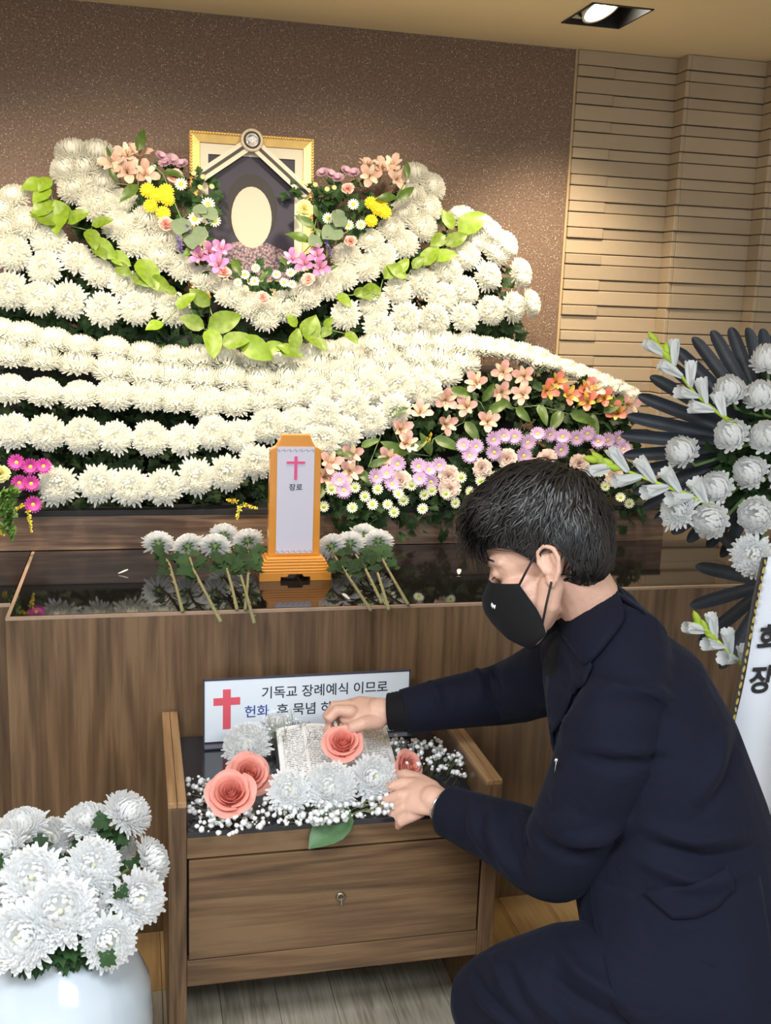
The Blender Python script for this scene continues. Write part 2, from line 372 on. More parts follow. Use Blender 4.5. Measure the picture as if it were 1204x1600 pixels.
# acrylic sign with printed card
def text_mesh(body, size, mat_, name, parent, loc, rot, sx=1.0, space=1.0, bold=0.0, shear=0.0):
    c = bpy.data.curves.new(name, 'FONT'); c.body = body; c.size = size; c.space_character = space; c.align_x = 'LEFT'
    c.extrude = 0.00012; c.offset = bold; c.shear = shear
    t = bpy.data.objects.new(name, c); COL.objects.link(t)
    me = bpy.data.meshes.new_from_object(t.evaluated_get(bpy.context.evaluated_depsgraph_get()))
    bpy.data.objects.remove(t); bpy.data.curves.remove(c)
    o = link(name, me, mat_, parent); o.location = loc; o.rotation_euler = rot; o.scale = (sx, 1, 1)
    return o
MT['ink'] = mat('dark_ink', (0.02, 0.03, 0.045), 0.6)
MT['ink_blue'] = mat('blue_ink', (0.03, 0.06, 0.30), 0.6)
MT['ink_grey'] = mat('grey_ink', (0.16, 0.17, 0.18), 0.7)
MT['red_print'] = mat('red_print', (0.72, 0.10, 0.14), 0.55)
MT['pink_print'] = mat('magenta_print', (0.62, 0.075, 0.22), 0.55)
MT['card'] = mat('pale_blue_card', (0.76, 0.82, 0.90), 0.5)
MT['paper'] = mat('white_paper', (0.52, 0.52, 0.64), 0.7)
sg = tag(empty('notice_sign', (0.369, 2.185, GZ+0.0006)), 'pale blue notice card with red cross and Korean lettering in an acrylic holder', 'sign')
sg.rotation_euler = (R(-2), 0, R(0.5))
MB().box(-0.230, 0.230, 0.0, 0.003, 0.006, 0.146).build('card', MT['card'], sg)
sb = MB().box(-0.233, 0.233, 0.0035, 0.007, 0.0, 0.149).box(-0.233, 0.233, -0.030, 0.0068, 0.0, 0.003)
sb.box(-0.233, -0.2305, -0.002, 0.0035, 0.0, 0.149).box(0.2305, 0.233, -0.002, 0.0035, 0.0, 0.149).box(-0.233, 0.233, -0.002, 0.0035, 0.1462, 0.149)
sb.build('acrylic_holder', mat('dark_acrylic', (0.06, 0.06, 0.09), 0.08), sg)
MB().box(-0.1905, -0.1735, -0.0008, 0.0, 0.034, 0.125).box(-0.211, -0.1905, -0.0008, 0.0, 0.089, 0.106).box(-0.1735, -0.153, -0.0008, 0.0, 0.089, 0.106).build('printed_cross', MT['red_print'], sg)
RX = (R(90), 0, 0)
text_mesh('기독교 장례예식 이므로', 0.030, MT['ink'], 'lettering', sg, (-0.107, -0.0003, 0.1015), RX, 0.985, 1.0, 0.00028)
text_mesh('헌화', 0.030, MT['ink_blue'], 'lettering', sg, (-0.144, -0.0003, 0.060), RX, 1.0, 1.0, 0.00028)
text_mesh('후 묵념 하시기 바', 0.030, MT['ink'], 'lettering', sg, (-0.073, -0.0003, 0.060), RX, 1.0, 1.0, 0.00028)
text_mesh('대한예수', 0.011, MT['ink_grey'], 'lettering', sg, (-0.038, -0.0003, 0.032), RX, 1.0, 1.2)

# ------------------------------------------------------------------ memorial tablet
MT['gold_wood'] = mat('honey_varnished_wood', (0.62, 0.25, 0.028), 0.28, coat=0.5, vary=0.08, vscale=14)
tb = tag(empty('memorial_tablet', (0.377, 2.52, AZ+0.001)), 'honey coloured wooden memorial tablet with pink cross on white paper', 'tablet')
prof = [(-0.089, 0.0), (-0.089, 0.026)]
tb_b = MB()
# base: stepped mouldings, front with a cut-out foot
def foot(hw, z0, z1):
    pts = [(-hw, z0), (-0.037, z0), (-0.036, z0+0.010), (-0.020, z0+0.0105), (-0.017, z0+0.017), (0.017, z0+0.017), (0.020, z0+0.0105), (0.036, z0+0.010), (0.037, z0), (hw, z0), (hw, z1), (-hw, z1)]
    return pts
tb_b.prism(foot(0.089, 0, 0.022), -0.045, 0.045, 'y')
bs = tb_b.build('base', MT['gold_wood'], tb, bevel=0.001)
for hw, z0, z1, dy in ((0.086, 0.0222, 0.029, 0.043), (0.0835, 0.0292, 0.036, 0.041), (0.080, 0.0362, 0.043, 0.0385), (0.0765, 0.0432, 0.050, 0.036), (0.070, 0.0502, 0.055, 0.032)):
    MB().box(-hw, hw, -dy, dy, z0, z1).build('moulding', MT['gold_wood'], bs, bevel=0.0022)
MB().prism([(-0.064, 0.0552), (0.064, 0.0552), (0.062, 0.321), (0.048, 0.328), (0.040, 0.341), (0.034, 0.357), (-0.034, 0.357), (-0.040, 0.341), (-0.048, 0.328), (-0.062, 0.321)], -0.012, 0.016, 'y').build('upright', MT['gold_wood'], tb, bevel=0.002)
MB().box(-0.0455, 0.0455, -0.0135, -0.0123, 0.0625, 0.328).build('paper_strip', MT['paper'], tb)
MB().box(-0.0037, 0.0037, -0.0145, -0.0137, 0.247, 0.305).box(-0.0225, -0.0037, -0.0145, -0.0137, 0.2865, 0.2925).box(0.0037, 0.0225, -0.0145, -0.0137, 0.2865, 0.2925).build('printed_cross', MT['pink_print'], tb)
for zz in (0.067, 0.319):
    b = MB()
    for i in range(13):
        x = -0.042 + i*0.007; s_ = 0.0022 if i % 2 else -0.0022
        b.add([(x-0.003, -0.0139, zz-s_), (x-0.0022, -0.0139, zz-s_+0.0016), (x+0.003, -0.0139, zz+s_), (x+0.0022, -0.0139, zz+s_-0.0016)], [(0, 1, 2, 3)])
    b.build('printed_border', MT['ink_grey'], tb)
text_mesh('장', 0.018, MT['ink'], 'lettering', tb, (-0.016, -0.0137, 0.222), RX, 1.0, 1.0, 0.0003)
text_mesh('로', 0.018, MT['ink'], 'lettering', tb, (0.001, -0.0137, 0.222), RX, 1.0, 1.0, 0.0003)

# ------------------------------------------------------------------ portrait
MT['gold'] = mat('gold_leaf_frame', (0.86, 0.58, 0.20), 0.34, 0.55, vary=0.12, vscale=40)
MT['mat_board'] = mat('pale_mat_board', (0.62, 0.58, 0.47), 0.7)
pf = tag(empty('portrait_frame', (0.353, 3.34, 1.44)), 'gold framed portrait behind the flowers at the top of the altar', 'picture frame')
pf.rotation_euler = (R(-4), 0, 0)
W2, HH = 0.188, 0.492
def rail(p, q, w, d0, d1, nm, par, m):
    pass
fw = 0.030
FR = []
for (poly, nm) in (([(-W2, 0), (W2, 0), (W2-fw, fw), (-W2+fw, fw)], 'frame_rail'), ([(-W2, HH), (-W2+fw, HH-fw), (W2-fw, HH-fw), (W2, HH)], 'frame_rail'),
                   ([(-W2, 0), (-W2+fw, fw), (-W2+fw, HH-fw), (-W2, HH)], 'frame_rail'), ([(W2, 0), (W2, HH), (W2-fw, HH-fw), (W2-fw, fw)], 'frame_rail')):
    n = 4; b = MB()
    cx = sum(p[0] for p in poly)/4; cz = sum(p[1] for p in poly)/4
    outer = [p for p in poly if abs(abs(p[0])-W2) < 1e-6 and (p[1] in (0, HH))]
    vs = []
    for (x, z) in poly:
        o_ = (x, z) in outer
        vs.append((x, -0.016 if o_ else -0.006, z))
    vs += [(x, 0.012, z) for x, z in poly]
    b.add(vs, [(0, 1, 2, 3), (7, 6, 5, 4), (0, 4, 5, 1), (1, 5, 6, 2), (2, 6, 7, 3), (3, 7, 4, 0)])
    b.build(nm, MT['gold'], pf)
bd = MB()
def bead(x, z):
    m = Matrix.Translation((x, -0.0165, z)) @ Matrix.Scale(0.0052, 4)
    bd.add([(1,0,0),(-1,0,0),(0,1,0),(0,-1,0),(0,0,1),(0,0,-1)], [(0,2,4),(2,1,4),(1,3,4),(3,0,4),(2,0,5),(1,2,5),(3,1,5),(0,3,5)], m)
nb = 44
for i in range(nb+1):
    x = -W2+0.004 + (2*W2-0.008)*i/nb; bead(x, HH-0.004)
for i in range(56):
    z = 0.004 + (HH-0.008)*i/56; bead(-W2+0.004, z); bead(W2-0.004, z)
bd.build('beaded_edge', MT['gold'], pf, smooth=True)
mw = 0.031
mb_ = MB()
X1, Z0_, Z1_ = W2-fw-0.001, fw+0.001, HH-fw-0.001
for a in ((-X1, X1, Z1_-mw, Z1_), (-X1, X1, Z0_, Z0_+mw), (-X1, -X1+mw*0.8, Z0_+mw, Z1_-mw), (X1-mw*0.8, X1, Z0_+mw, Z1_-mw)):
    mb_.box(a[0], a[1], -0.001, 0.004, a[2], a[3])
mb_.build('mat_board', MT['mat_board'], pf)
pr = MB().box(-X1+0.024, X1-0.024, 0.0045, 0.008, Z0_+0.03, Z1_-0.031).build('photo_print', mat('navy_print', (0.016, 0.013, 0.032), 0.6, vary=0.25, vscale=9), pf)
# plain printed figure without features: head and hair, neck, patterned dress
def oval(cx, cz, rx, rz, n=28, a0=0, a1=2*PI):
    return [(cx+rx*math.cos(a0+(a1-a0)*i/n), cz+rz*math.sin(a0+(a1-a0)*i/n)) for i in range(n)]
def flat(poly, y, nm, m): return MB().prism(poly, y, y+0.0006, 'y').build(nm, m, pr)
flat(oval(0.0, 0.275, 0.080, 0.105), 0.0038, 'printed_hair', mat('print_dark_grey', (0.010, 0.009, 0.011), 0.6))
flat(oval(0.0, 0.250, 0.062, 0.092), 0.0030, 'printed_face', mat('print_pale_skin', (0.60, 0.45, 0.36), 0.6))
dm, DN, DL, db = newmat('printed_lilac_dress')
tc = DN.new('ShaderNodeTexCoord'); vo = DN.new('ShaderNodeTexVoronoi'); vo.inputs['Scale'].default_value = 130
DL.new(tc.outputs['Object'], vo.inputs['Vector']); rp = DN.new('ShaderNodeValToRGB')
rp.color_ramp.elements[0].color = (0.55, 0.36, 0.36, 1); rp.color_ramp.elements[1].color = (0.05, 0.035, 0.06, 1); rp.color_ramp.elements[1].position = 0.75
DL.new(vo.outputs['Distance'], rp.inputs[0]); DL.new(rp.outputs[0], db.inputs['Base Color']); db.inputs['Roughness'].default_value = 0.4
flat([(-0.128, 0.0625), (0.128, 0.0625), (0.128, 0.12), (0.10, 0.155), (0.05, 0.175), (-0.05, 0.175), (-0.10, 0.155), (-0.128, 0.12)], 0.0034, 'printed_dress', dm)
# mourning ribbon over the frame
MT['ribbon'] = mat('cream_ribbon', (0.62, 0.57, 0.46), 0.6, bump=(300, 0.1))
MT['ribbon_black'] = mat('black_ribbon_stripe', (0.035, 0.03, 0.028), 0.6)
rbn = tag(empty('mourning_ribbon', (0.353, 3.33, 1.44)), 'cream ribbon with black stripes and silver medallion draped over the gold frame', 'ribbon')
rbn.rotation_euler = (R(-4), 0, 0)
def strip(p, q, w, y, nm, m, par, off=0.0):
    d = Vector((q[0]-p[0], q[1]-p[1])).normalized(); nrm = Vector((-d.y, d.x))
    pp = [Vector(p)+nrm*(off+w/2), Vector(p)+nrm*(off-w/2), Vector(q)+nrm*(off-w/2), Vector(q)+nrm*(off+w/2)]
    return MB().prism([(v.x, v.y) for v in pp], y-0.0008, y, 'y').build(nm, m, par)
T = (-0.003, 0.470)
for sgn, e_ in ((-1, (-0.168, 0.352)), (1, (0.172, 0.325))):
    band = strip(T, e_, 0.036, -0.0115-0.0006*(sgn+1), 'band', MT['ribbon'], rbn)
    strip(T, e_, 0.010, -0.0126-0.0006*(sgn+1), 'stripe', MT['ribbon_black'], band)
mm = Matrix.Translation((-0.003, -0.016, 0.474)) @ Matrix.Rotation(R(90), 4, 'X')
md = MB().lathe([(0.034, -0.004), (0.034, 0.003), (0.030, 0.006), (0.026, 0.005), (0.0255, 0.004)], 32, mm, caps=False).build('medallion', mat('cream_rosette', (0.60, 0.50, 0.38), 0.6, bump=(200, 0.4)), rbn, smooth=True)
MB().lathe([(0.0255, 0.003), (0.025, 0.006), (0.021, 0.006), (0.0205, 0.003)], 32, mm, caps=False).build('dark_ring', MT['ribbon_black'], md, smooth=True)
MB().lathe([(0.0205, 0.003), (0.0195, 0.0075), (0.015, 0.006), (0.0148, 0.004), (0.0005, 0.0045)], 32, mm, caps=False).build('silver_disc', mat('silver_disc', (0.72, 0.72, 0.74), 0.25, 0.8, bump=(140, 0.8)), md, smooth=True)
# ------------------------------------------------------------------ flower places: x, y, z in metres, facing (azimuth, elevation), radius
D = {}
D['LM_TOP'] = [(-0.191,3.338,1.796,-37,29,0.0605),(-0.174,3.361,1.846,-8,60,0.0582),(-0.166,3.314,1.743,-18,21,0.0585),(-0.14,3.341,1.803,-27,44,0.0562),(-0.109,3.294,1.698,-3,15,0.0589),(-0.103,3.36,1.845,11,55,0.0608),(-0.088,3.323,1.762,3,37,0.0552),(-0.028,3.295,1.7,6,19,0.0546)]
D['LM_UP'] = [(-0.359,3.229,1.662,-31,36,0.0544),(-0.356,3.208,1.616,-17,25,0.06),(-0.331,3.175,1.544,-9,15,0.0576),(-0.33,3.246,1.699,-22,52,0.0561),(-0.298,3.214,1.629,-2,36,0.06),(-0.233,3.191,1.581,-1,22,0.0557)]
D['LM_MID'] = [(-0.246,3.157,1.506,-14,12,0.0576),(-0.158,3.172,1.538,9,21,0.055),(-0.098,3.154,1.499,13,30,0.0525),(-0.027,3.141,1.471,13,27,0.0556),(0.044,3.127,1.441,7,31,0.0529)]
D['LM_LOW'] = [(-0.409,3.105,1.435,-10,17,0.0543),(-0.334,3.107,1.442,-15,10,0.0589),(-0.258,3.099,1.424,-15,13,0.0541),(-0.18,3.098,1.423,-12,5,0.0578),(-0.087,3.088,1.4,2,8,0.0554),(0.003,3.09,1.405,10,10,0.0533),(0.106,3.091,1.407,-4,17,0.0553)]
D['VEE'] = [(-0.042,3.226,1.635,1,32,0.0571),(0.004,3.204,1.587,1,39,0.0565),(0.039,3.234,1.653,7,37,0.0563),(0.069,3.187,1.551,-4,37,0.0572),(0.09,3.211,1.602,4,37,0.0558),(0.132,3.175,1.524,3,33,0.0512),(0.202,3.162,1.496,7,35,0.0523),(0.272,3.143,1.454,-1,36,0.0537),(0.328,3.129,1.423,-4,36,0.0545),(0.371,3.116,1.395,-10,24,0.0518),(0.427,3.129,1.423,-8,45,0.0524),(0.429,3.13,1.425,-5,31,0.0569),(0.488,3.146,1.461,-6,34,0.0565),(0.497,3.144,1.455,-17,41,0.0514),(0.556,3.159,1.487,-7,34,0.0523)]
D['RM_TOP'] = [(0.819,3.305,1.722,-18,37,0.0561),(0.852,3.331,1.78,-13,41,0.0519),(0.867,3.361,1.846,-7,48,0.0522),(0.878,3.286,1.682,13,26,0.0547),(0.904,3.315,1.745,24,22,0.0521),(0.922,3.346,1.813,21,24,0.0536)]
D['RM_IN'] = [(0.612,3.183,1.519,-18,25,0.0531),(0.622,3.212,1.582,-19,41,0.0531),(0.679,3.196,1.547,-3,35,0.055),(0.701,3.235,1.632,-11,42,0.0517),(0.733,3.211,1.58,-17,19,0.0567),(0.771,3.251,1.667,-4,37,0.0509),(0.805,3.232,1.625,-9,27,0.0555)]
D['RM_OUT'] = [(0.773,3.146,1.48,2,16,0.0512),(0.852,3.161,1.511,-4,21,0.0566),(0.911,3.14,1.466,-1,15,0.0559),(0.932,3.178,1.548,-13,27,0.0552),(1.0,3.256,1.717,7,55,0.0535),(0.984,3.152,1.49,7,15,0.0545),(0.998,3.201,1.597,-3,26,0.0545),(1.04,3.225,1.648,-9,36,0.0549),(1.058,3.249,1.7,12,56,0.0555),(1.067,3.175,1.539,14,14,0.0545),(1.089,3.237,1.674,26,39,0.0513),(1.102,3.21,1.615,14,28,0.0547),(1.132,3.222,1.64,33,30,0.0553),(1.171,3.18,1.55,40,10,0.0567)]
D['RM_LOW'] = [(0.604,3.093,1.408,-24,12,0.0527),(0.692,3.107,1.438,-18,17,0.0519),(0.702,3.08,1.379,-10,13,0.0536),(0.788,3.092,1.404,-12,13,0.0551),(0.873,3.091,1.401,-6,2,0.056),(0.972,3.096,1.412,5,13,0.0533),(1.059,3.108,1.435,0,11,0.0516),(1.133,3.114,1.448,30,10,0.0563),(1.188,3.12,1.46,51,13,0.0526)]
D['ROW1'] = [(-0.36,3.077,1.329,3,68,0.0579),(-0.299,3.073,1.32,2,69,0.0604),(-0.222,3.066,1.306,-1,72,0.0619),(-0.149,3.06,1.293,1,78,0.0565),(-0.061,3.059,1.29,8,66,0.0562),(0.023,3.053,1.277,1,75,0.0582),(0.103,3.05,1.271,-11,75,0.0569),(0.178,3.05,1.27,-12,71,0.0619),(0.25,3.05,1.27,-10,69,0.0563),(0.333,3.047,1.264,-5,74,0.0604),(0.405,3.049,1.268,2,74,0.0628),(0.471,3.051,1.271,-11,74,0.0593),(0.495,3.056,1.283,-15,68,0.0593),(0.55,3.062,1.296,-13,75,0.0579),(0.614,3.066,1.305,-3,70,0.0597),(0.692,3.073,1.32,-2,73,0.0588),(0.761,3.077,1.33,0,76,0.0566),(0.831,3.08,1.335,-5,77,0.0569),(0.901,3.077,1.329,-7,71,0.0624),(0.976,3.075,1.325,-9,71,0.0622),(1.034,3.072,1.319,-2,76,0.0593),(1.092,3.07,1.313,-18,74,0.0611),(1.146,3.065,1.303,-9,76,0.0611),(1.195,3.058,1.288,-5,69,0.063)]
D['EDGE'] = [(1.244,3.053,1.277,-13,81,0.0484),(1.289,3.047,1.264,-6,73,0.0488),(1.33,3.042,1.252,-23,73,0.0465),(1.371,3.036,1.239,-9,76,0.0467),(1.411,3.029,1.225,-9,69,0.0444),(1.452,3.022,1.209,-22,79,0.0459),(1.488,3.015,1.193,-23,78,0.0448)]
D['ROW2'] = [(-0.328,3.031,1.272,8,62,0.0619),(-0.246,3.026,1.262,12,64,0.0595),(-0.155,3.02,1.249,-7,67,0.0575),(-0.063,3.014,1.237,-3,62,0.0612),(0.022,3.011,1.229,0,64,0.062),(0.101,3.008,1.224,-5,63,0.0587),(0.181,3.006,1.218,6,66,0.0574),(0.258,3.006,1.219,6,66,0.0597),(0.344,3.003,1.211,-10,63,0.0598),(0.424,3.008,1.223,-3,62,0.0561),(0.516,3.025,1.259,-5,68,0.0588),(0.608,3.033,1.276,-6,66,0.0595),(0.71,3.037,1.286,-17,64,0.0598),(0.81,3.042,1.296,0,61,0.0625),(0.884,3.042,1.295,-10,59,0.0569),(0.951,3.035,1.28,-4,61,0.0624)]
D['ROW3'] = [(-0.328,2.969,1.183,0,48,0.0573),(-0.24,2.966,1.177,11,49,0.0569),(-0.147,2.963,1.171,-8,51,0.0573),(-0.056,2.964,1.173,4,45,0.0582),(0.032,2.963,1.17,2,46,0.0567),(0.111,2.962,1.167,-9,51,0.0596),(0.19,2.957,1.156,-8,45,0.0597),(0.27,2.957,1.158,-6,47,0.0589),(0.348,2.961,1.166,-11,48,0.0574),(0.427,2.966,1.176,-2,50,0.0597),(0.494,2.99,1.229,-3,52,0.0621),(0.569,2.993,1.234,-2,45,0.0617),(0.648,2.997,1.242,-11,53,0.0582),(0.728,3.0,1.247,-14,53,0.0631),(0.81,3.001,1.249,-16,53,0.0577),(0.891,3.0,1.246,-15,51,0.0566)]
D['ROW4'] = [(-0.317,2.901,1.08,2,28,0.0577),(-0.231,2.9,1.077,1,20,0.057),(-0.138,2.897,1.071,-4,18,0.057),(-0.053,2.895,1.067,10,29,0.0532),(0.038,2.893,1.064,5,24,0.0558),(0.126,2.892,1.061,-8,26,0.0529),(0.205,2.9,1.079,-12,19,0.0561),(0.277,2.897,1.072,-2,24,0.0534),(0.358,2.91,1.1,-10,20,0.0581),(0.44,2.916,1.113,3,30,0.0531),(0.497,2.952,1.189,3,19,0.0555),(0.575,2.959,1.204,-10,27,0.0556),(0.658,2.958,1.202,-9,24,0.0565),(0.742,2.963,1.21,-4,18,0.0581),(0.82,2.958,1.199,-10,20,0.0574)]
D['ROW5'] = [(-0.201,2.819,0.949,-4,13,0.0587),(-0.099,2.82,0.952,-8,14,0.0584),(-0.017,2.817,0.944,4,18,0.0582),(0.069,2.817,0.944,-3,16,0.0565),(0.156,2.828,0.968,8,14,0.0578),(0.238,2.833,0.978,5,11,0.0574),(0.318,2.846,1.007,2,17,0.0552),(0.493,2.872,1.061,2,19,0.0571),(0.515,2.906,1.133,-1,17,0.0552),(0.511,2.872,1.06,-15,17,0.0547),(0.572,2.884,1.086,-17,14,0.0548),(0.601,2.917,1.157,-5,16,0.054),(0.647,2.898,1.115,-4,19,0.0547),(0.72,2.914,1.148,-7,16,0.056)]
D['AL_PINK'] = [(0.505,2.82,0.97,19,16,0.0366),(0.521,2.835,1.002,7,27,0.0381),(0.576,2.827,0.985,-1,3,0.037),(0.587,2.847,1.028,-12,11,0.0341),(0.688,2.844,1.02,-14,9,0.0343),(0.73,2.879,1.096,12,11,0.0362),(0.744,2.861,1.057,15,20,0.0363),(0.792,2.901,1.141,-2,38,0.0373),(0.871,2.918,1.177,-5,5,0.0371),(0.865,2.887,1.111,12,4,0.0345),(0.933,2.91,1.158,-27,19,0.036),(0.97,2.941,1.225,-33,24,0.0379),(0.994,2.893,1.119,-10,17,0.0364),(1.046,2.932,1.202,-22,0,0.0367),(1.056,2.958,1.258,-23,12,0.0369),(1.111,2.929,1.195,-37,13,0.0349),(1.121,2.953,1.248,-30,4,0.0371),(1.334,2.938,1.211,5,36,0.0371),(1.444,2.921,1.172,9,4,0.0379)]
D['AL_RED'] = [(1.188,2.936,1.209,7,9,0.0357),(1.22,2.947,1.232,10,21,0.0349),(1.254,2.929,1.193,8,23,0.037),(1.311,2.939,1.212,10,21,0.0374),(1.314,2.922,1.177,-34,25,0.0365),(1.37,2.929,1.19,-30,21,0.0341),(1.408,2.91,1.147,-34,23,0.0358)]
D['ASTER'] = [(0.54,2.787,0.966,-9,23,0.0233),(0.551,2.775,0.94,-11,20,0.0248),(0.643,2.791,0.973,17,19,0.0253),(0.675,2.796,0.983,-21,25,0.0229),(0.688,2.783,0.955,6,30,0.0244),(0.708,2.807,1.007,-20,14,0.0245),(0.768,2.805,1.001,-5,20,0.0244),(0.768,2.789,0.967,-25,26,0.0233),(0.796,2.801,0.992,11,32,0.0251),(0.802,2.786,0.96,-32,4,0.0233),(0.828,2.807,1.004,-4,16,0.0229),(0.906,2.833,1.057,-32,19,0.0228),(0.921,2.82,1.029,-8,23,0.0244),(0.942,2.832,1.054,-12,14,0.0232),(0.997,2.841,1.073,1,13,0.025),(0.996,2.825,1.038,-31,5,0.0249),(1.029,2.846,1.083,2,22,0.0232),(1.062,2.846,1.081,-24,16,0.0249),(1.085,2.822,1.029,-5,14,0.0254),(1.101,2.839,1.065,-10,13,0.0247),(1.134,2.85,1.088,-17,31,0.0236),(1.172,2.85,1.087,5,6,0.0228),(1.202,2.831,1.045,-11,5,0.024),(1.212,2.848,1.081,-24,24,0.0248),(1.255,2.847,1.078,-29,5,0.0245),(1.292,2.854,1.09,-24,5,0.0246),(1.323,2.844,1.068,-26,24,0.023),(1.354,2.846,1.073,-4,14,0.0236),(1.391,2.849,1.078,-5,7,0.0242),(1.401,2.835,1.047,6,31,0.0252)]
D['BUTTON'] = [(0.489,2.736,0.903,9,10,0.0156),(0.513,2.756,0.947,-11,5,0.0168),(0.568,2.735,0.899,-20,28,0.0157),(0.579,2.759,0.951,-14,7,0.0158),(0.605,2.748,0.928,-23,8,0.0161),(0.624,2.739,0.907,-6,24,0.0166),(0.642,2.757,0.946,-24,15,0.0165),(0.667,2.739,0.906,-19,27,0.0151),(0.683,2.73,0.887,-6,13,0.0161),(0.699,2.752,0.933,-1,31,0.0166),(0.712,2.744,0.917,-6,-5,0.0166),(0.739,2.763,0.956,-30,-5,0.0165),(0.766,2.735,0.894,-30,28,0.0163),(0.773,2.752,0.931,3,-2,0.0163),(0.796,2.757,0.942,-24,2,0.0165),(0.835,2.754,0.933,3,13,0.0158),(0.86,2.743,0.909,13,6,0.0163),(0.884,2.774,0.975,-9,12,0.0164),(0.906,2.757,0.937,10,20,0.0158),(0.94,2.77,0.965,-3,25,0.0167),(0.984,2.776,0.976,5,24,0.0167),(1.306,2.787,0.987,-8,30,0.016),(1.319,2.769,0.949,0,20,0.0158),(1.353,2.775,0.96,-33,9,0.0165),(1.364,2.755,0.918,-22,32,0.0154),(1.39,2.749,0.902,-20,0,0.0156)]
D['CARN'] = [(0.715,2.797,0.962,-17,21,0.0332),(0.855,2.803,0.973,-7,10,0.0351),(0.857,2.788,0.939,-19,11,0.0338),(0.956,2.814,0.993,-3,16,0.0321),(1.036,2.827,1.019,-18,10,0.0328),(1.112,2.815,0.991,-9,12,0.0344),(1.159,2.828,1.018,-20,12,0.0331),(1.259,2.824,1.006,-9,11,0.0332),(1.362,2.809,0.971,-9,16,0.0339)]
D['UL_PEACH'] = [(-0.055,3.287,1.809,-17,27,0.0441),(-0.018,3.28,1.793,-4,13,0.0443),(-0.016,3.301,1.839,-5,40,0.0397),(0.016,3.302,1.84,16,55,0.0414),(0.033,3.278,1.788,15,15,0.0409)]
D['UR_PEACH'] = [(0.703,3.308,1.851,1,65,0.0387),(0.707,3.296,1.826,-9,5,0.0394),(0.749,3.307,1.848,3,44,0.0405),(0.784,3.313,1.86,-25,35,0.0391),(0.792,3.295,1.822,10,13,0.0401)]
D['UL_LILAC'] = [(0.078,3.303,1.842,29,42,0.0214),(0.092,3.294,1.824,-22,40,0.0227),(0.111,3.299,1.834,18,34,0.0229),(0.141,3.294,1.823,-27,44,0.0214)]
D['UR_LILAC'] = [(0.561,3.295,1.824,-30,43,0.0219),(0.583,3.294,1.821,21,40,0.0222),(0.607,3.289,1.811,-18,44,0.0228),(0.632,3.3,1.835,19,39,0.0209),(0.659,3.298,1.83,-24,44,0.0221)]
D['UL_YEL'] = [(0.04,3.226,1.738,-7,15,0.0239),(0.047,3.205,1.694,-4,13,0.0218),(0.064,3.22,1.726,-1,13,0.0236),(0.082,3.196,1.675,3,13,0.0219),(0.091,3.226,1.738,-2,14,0.0243),(0.095,3.215,1.715,2,19,0.0217)]
D['UR_YEL'] = [(0.699,3.229,1.74,-3,14,0.0213),(0.696,3.204,1.686,-8,16,0.0207),(0.718,3.22,1.721,-2,21,0.0212),(0.731,3.23,1.742,-12,16,0.0217),(0.741,3.217,1.714,-12,15,0.0216)]
D['UL_CARN'] = [(0.089,3.182,1.644,2,29,0.0252),(0.117,3.248,1.784,3,26,0.0255)]
D['UC_CARN'] = [(0.25,3.111,1.513,-1,35,0.0226),(0.358,3.081,1.448,3,28,0.0209),(0.494,3.108,1.504,-14,26,0.0225),(0.629,3.237,1.778,-13,32,0.0217),(0.627,3.163,1.621,-5,34,0.0209)]
D['UL_WHITE'] = [(0.134,3.228,1.762,-8,12,0.0191),(0.171,3.181,1.663,-10,14,0.021),(0.21,3.203,1.708,-2,14,0.0204),(0.226,3.18,1.661,4,18,0.0197)]
D['UC_WHITE'] = [(0.288,3.099,1.488,-5,18,0.0132),(0.309,3.11,1.511,1,19,0.0148),(0.336,3.102,1.494,-1,23,0.0142),(0.341,3.12,1.531,-7,14,0.0137),(0.401,3.112,1.515,-12,22,0.0138),(0.422,3.102,1.493,1,20,0.0145),(0.442,3.116,1.522,-12,21,0.0144),(0.444,3.1,1.489,-4,25,0.0138)]
D['UR_WHITE'] = [(0.564,3.203,1.687,-13,15,0.0174),(0.624,3.195,1.67,-6,21,0.0174),(0.644,3.225,1.733,-13,19,0.0179),(0.663,3.197,1.673,-13,17,0.0161)]
D['U_GREENB'] = [(0.172,3.273,1.798,0,17,0.0102),(0.189,3.254,1.758,7,18,0.0098),(0.2,3.269,1.789,-10,20,0.0106),(0.223,3.256,1.762,6,16,0.0101),(0.494,3.269,1.788,-4,21,0.0097),(0.533,3.268,1.786,4,25,0.0104),(0.57,3.263,1.775,-13,21,0.0104),(0.591,3.267,1.782,2,17,0.0097)]
D['U_PALEY'] = [(0.493,3.204,1.71,1,21,0.0289)]
D['UC_PURP'] = [(0.182,3.131,1.556,-23,16,0.0302),(0.21,3.137,1.569,22,5,0.0337),(0.235,3.121,1.535,-12,20,0.0327),(0.244,3.141,1.577,-9,22,0.0324),(0.448,3.134,1.561,-29,24,0.0308),(0.485,3.128,1.548,-23,14,0.0316),(0.524,3.141,1.575,-22,17,0.0321),(0.53,3.124,1.539,-2,8,0.0314)]
D['MAG'] = [(-0.299,2.806,1.011,-6,17,0.0225),(-0.292,2.783,0.962,13,11,0.0223),(-0.265,2.801,1.001,1,15,0.0223),(-0.263,2.782,0.96,8,17,0.0227),(-0.258,2.759,0.91,13,15,0.0229),(-0.233,2.802,1.002,1,19,0.0218)]
D['PALEB'] = [(-0.338,2.793,0.983,12,16,0.0261)]
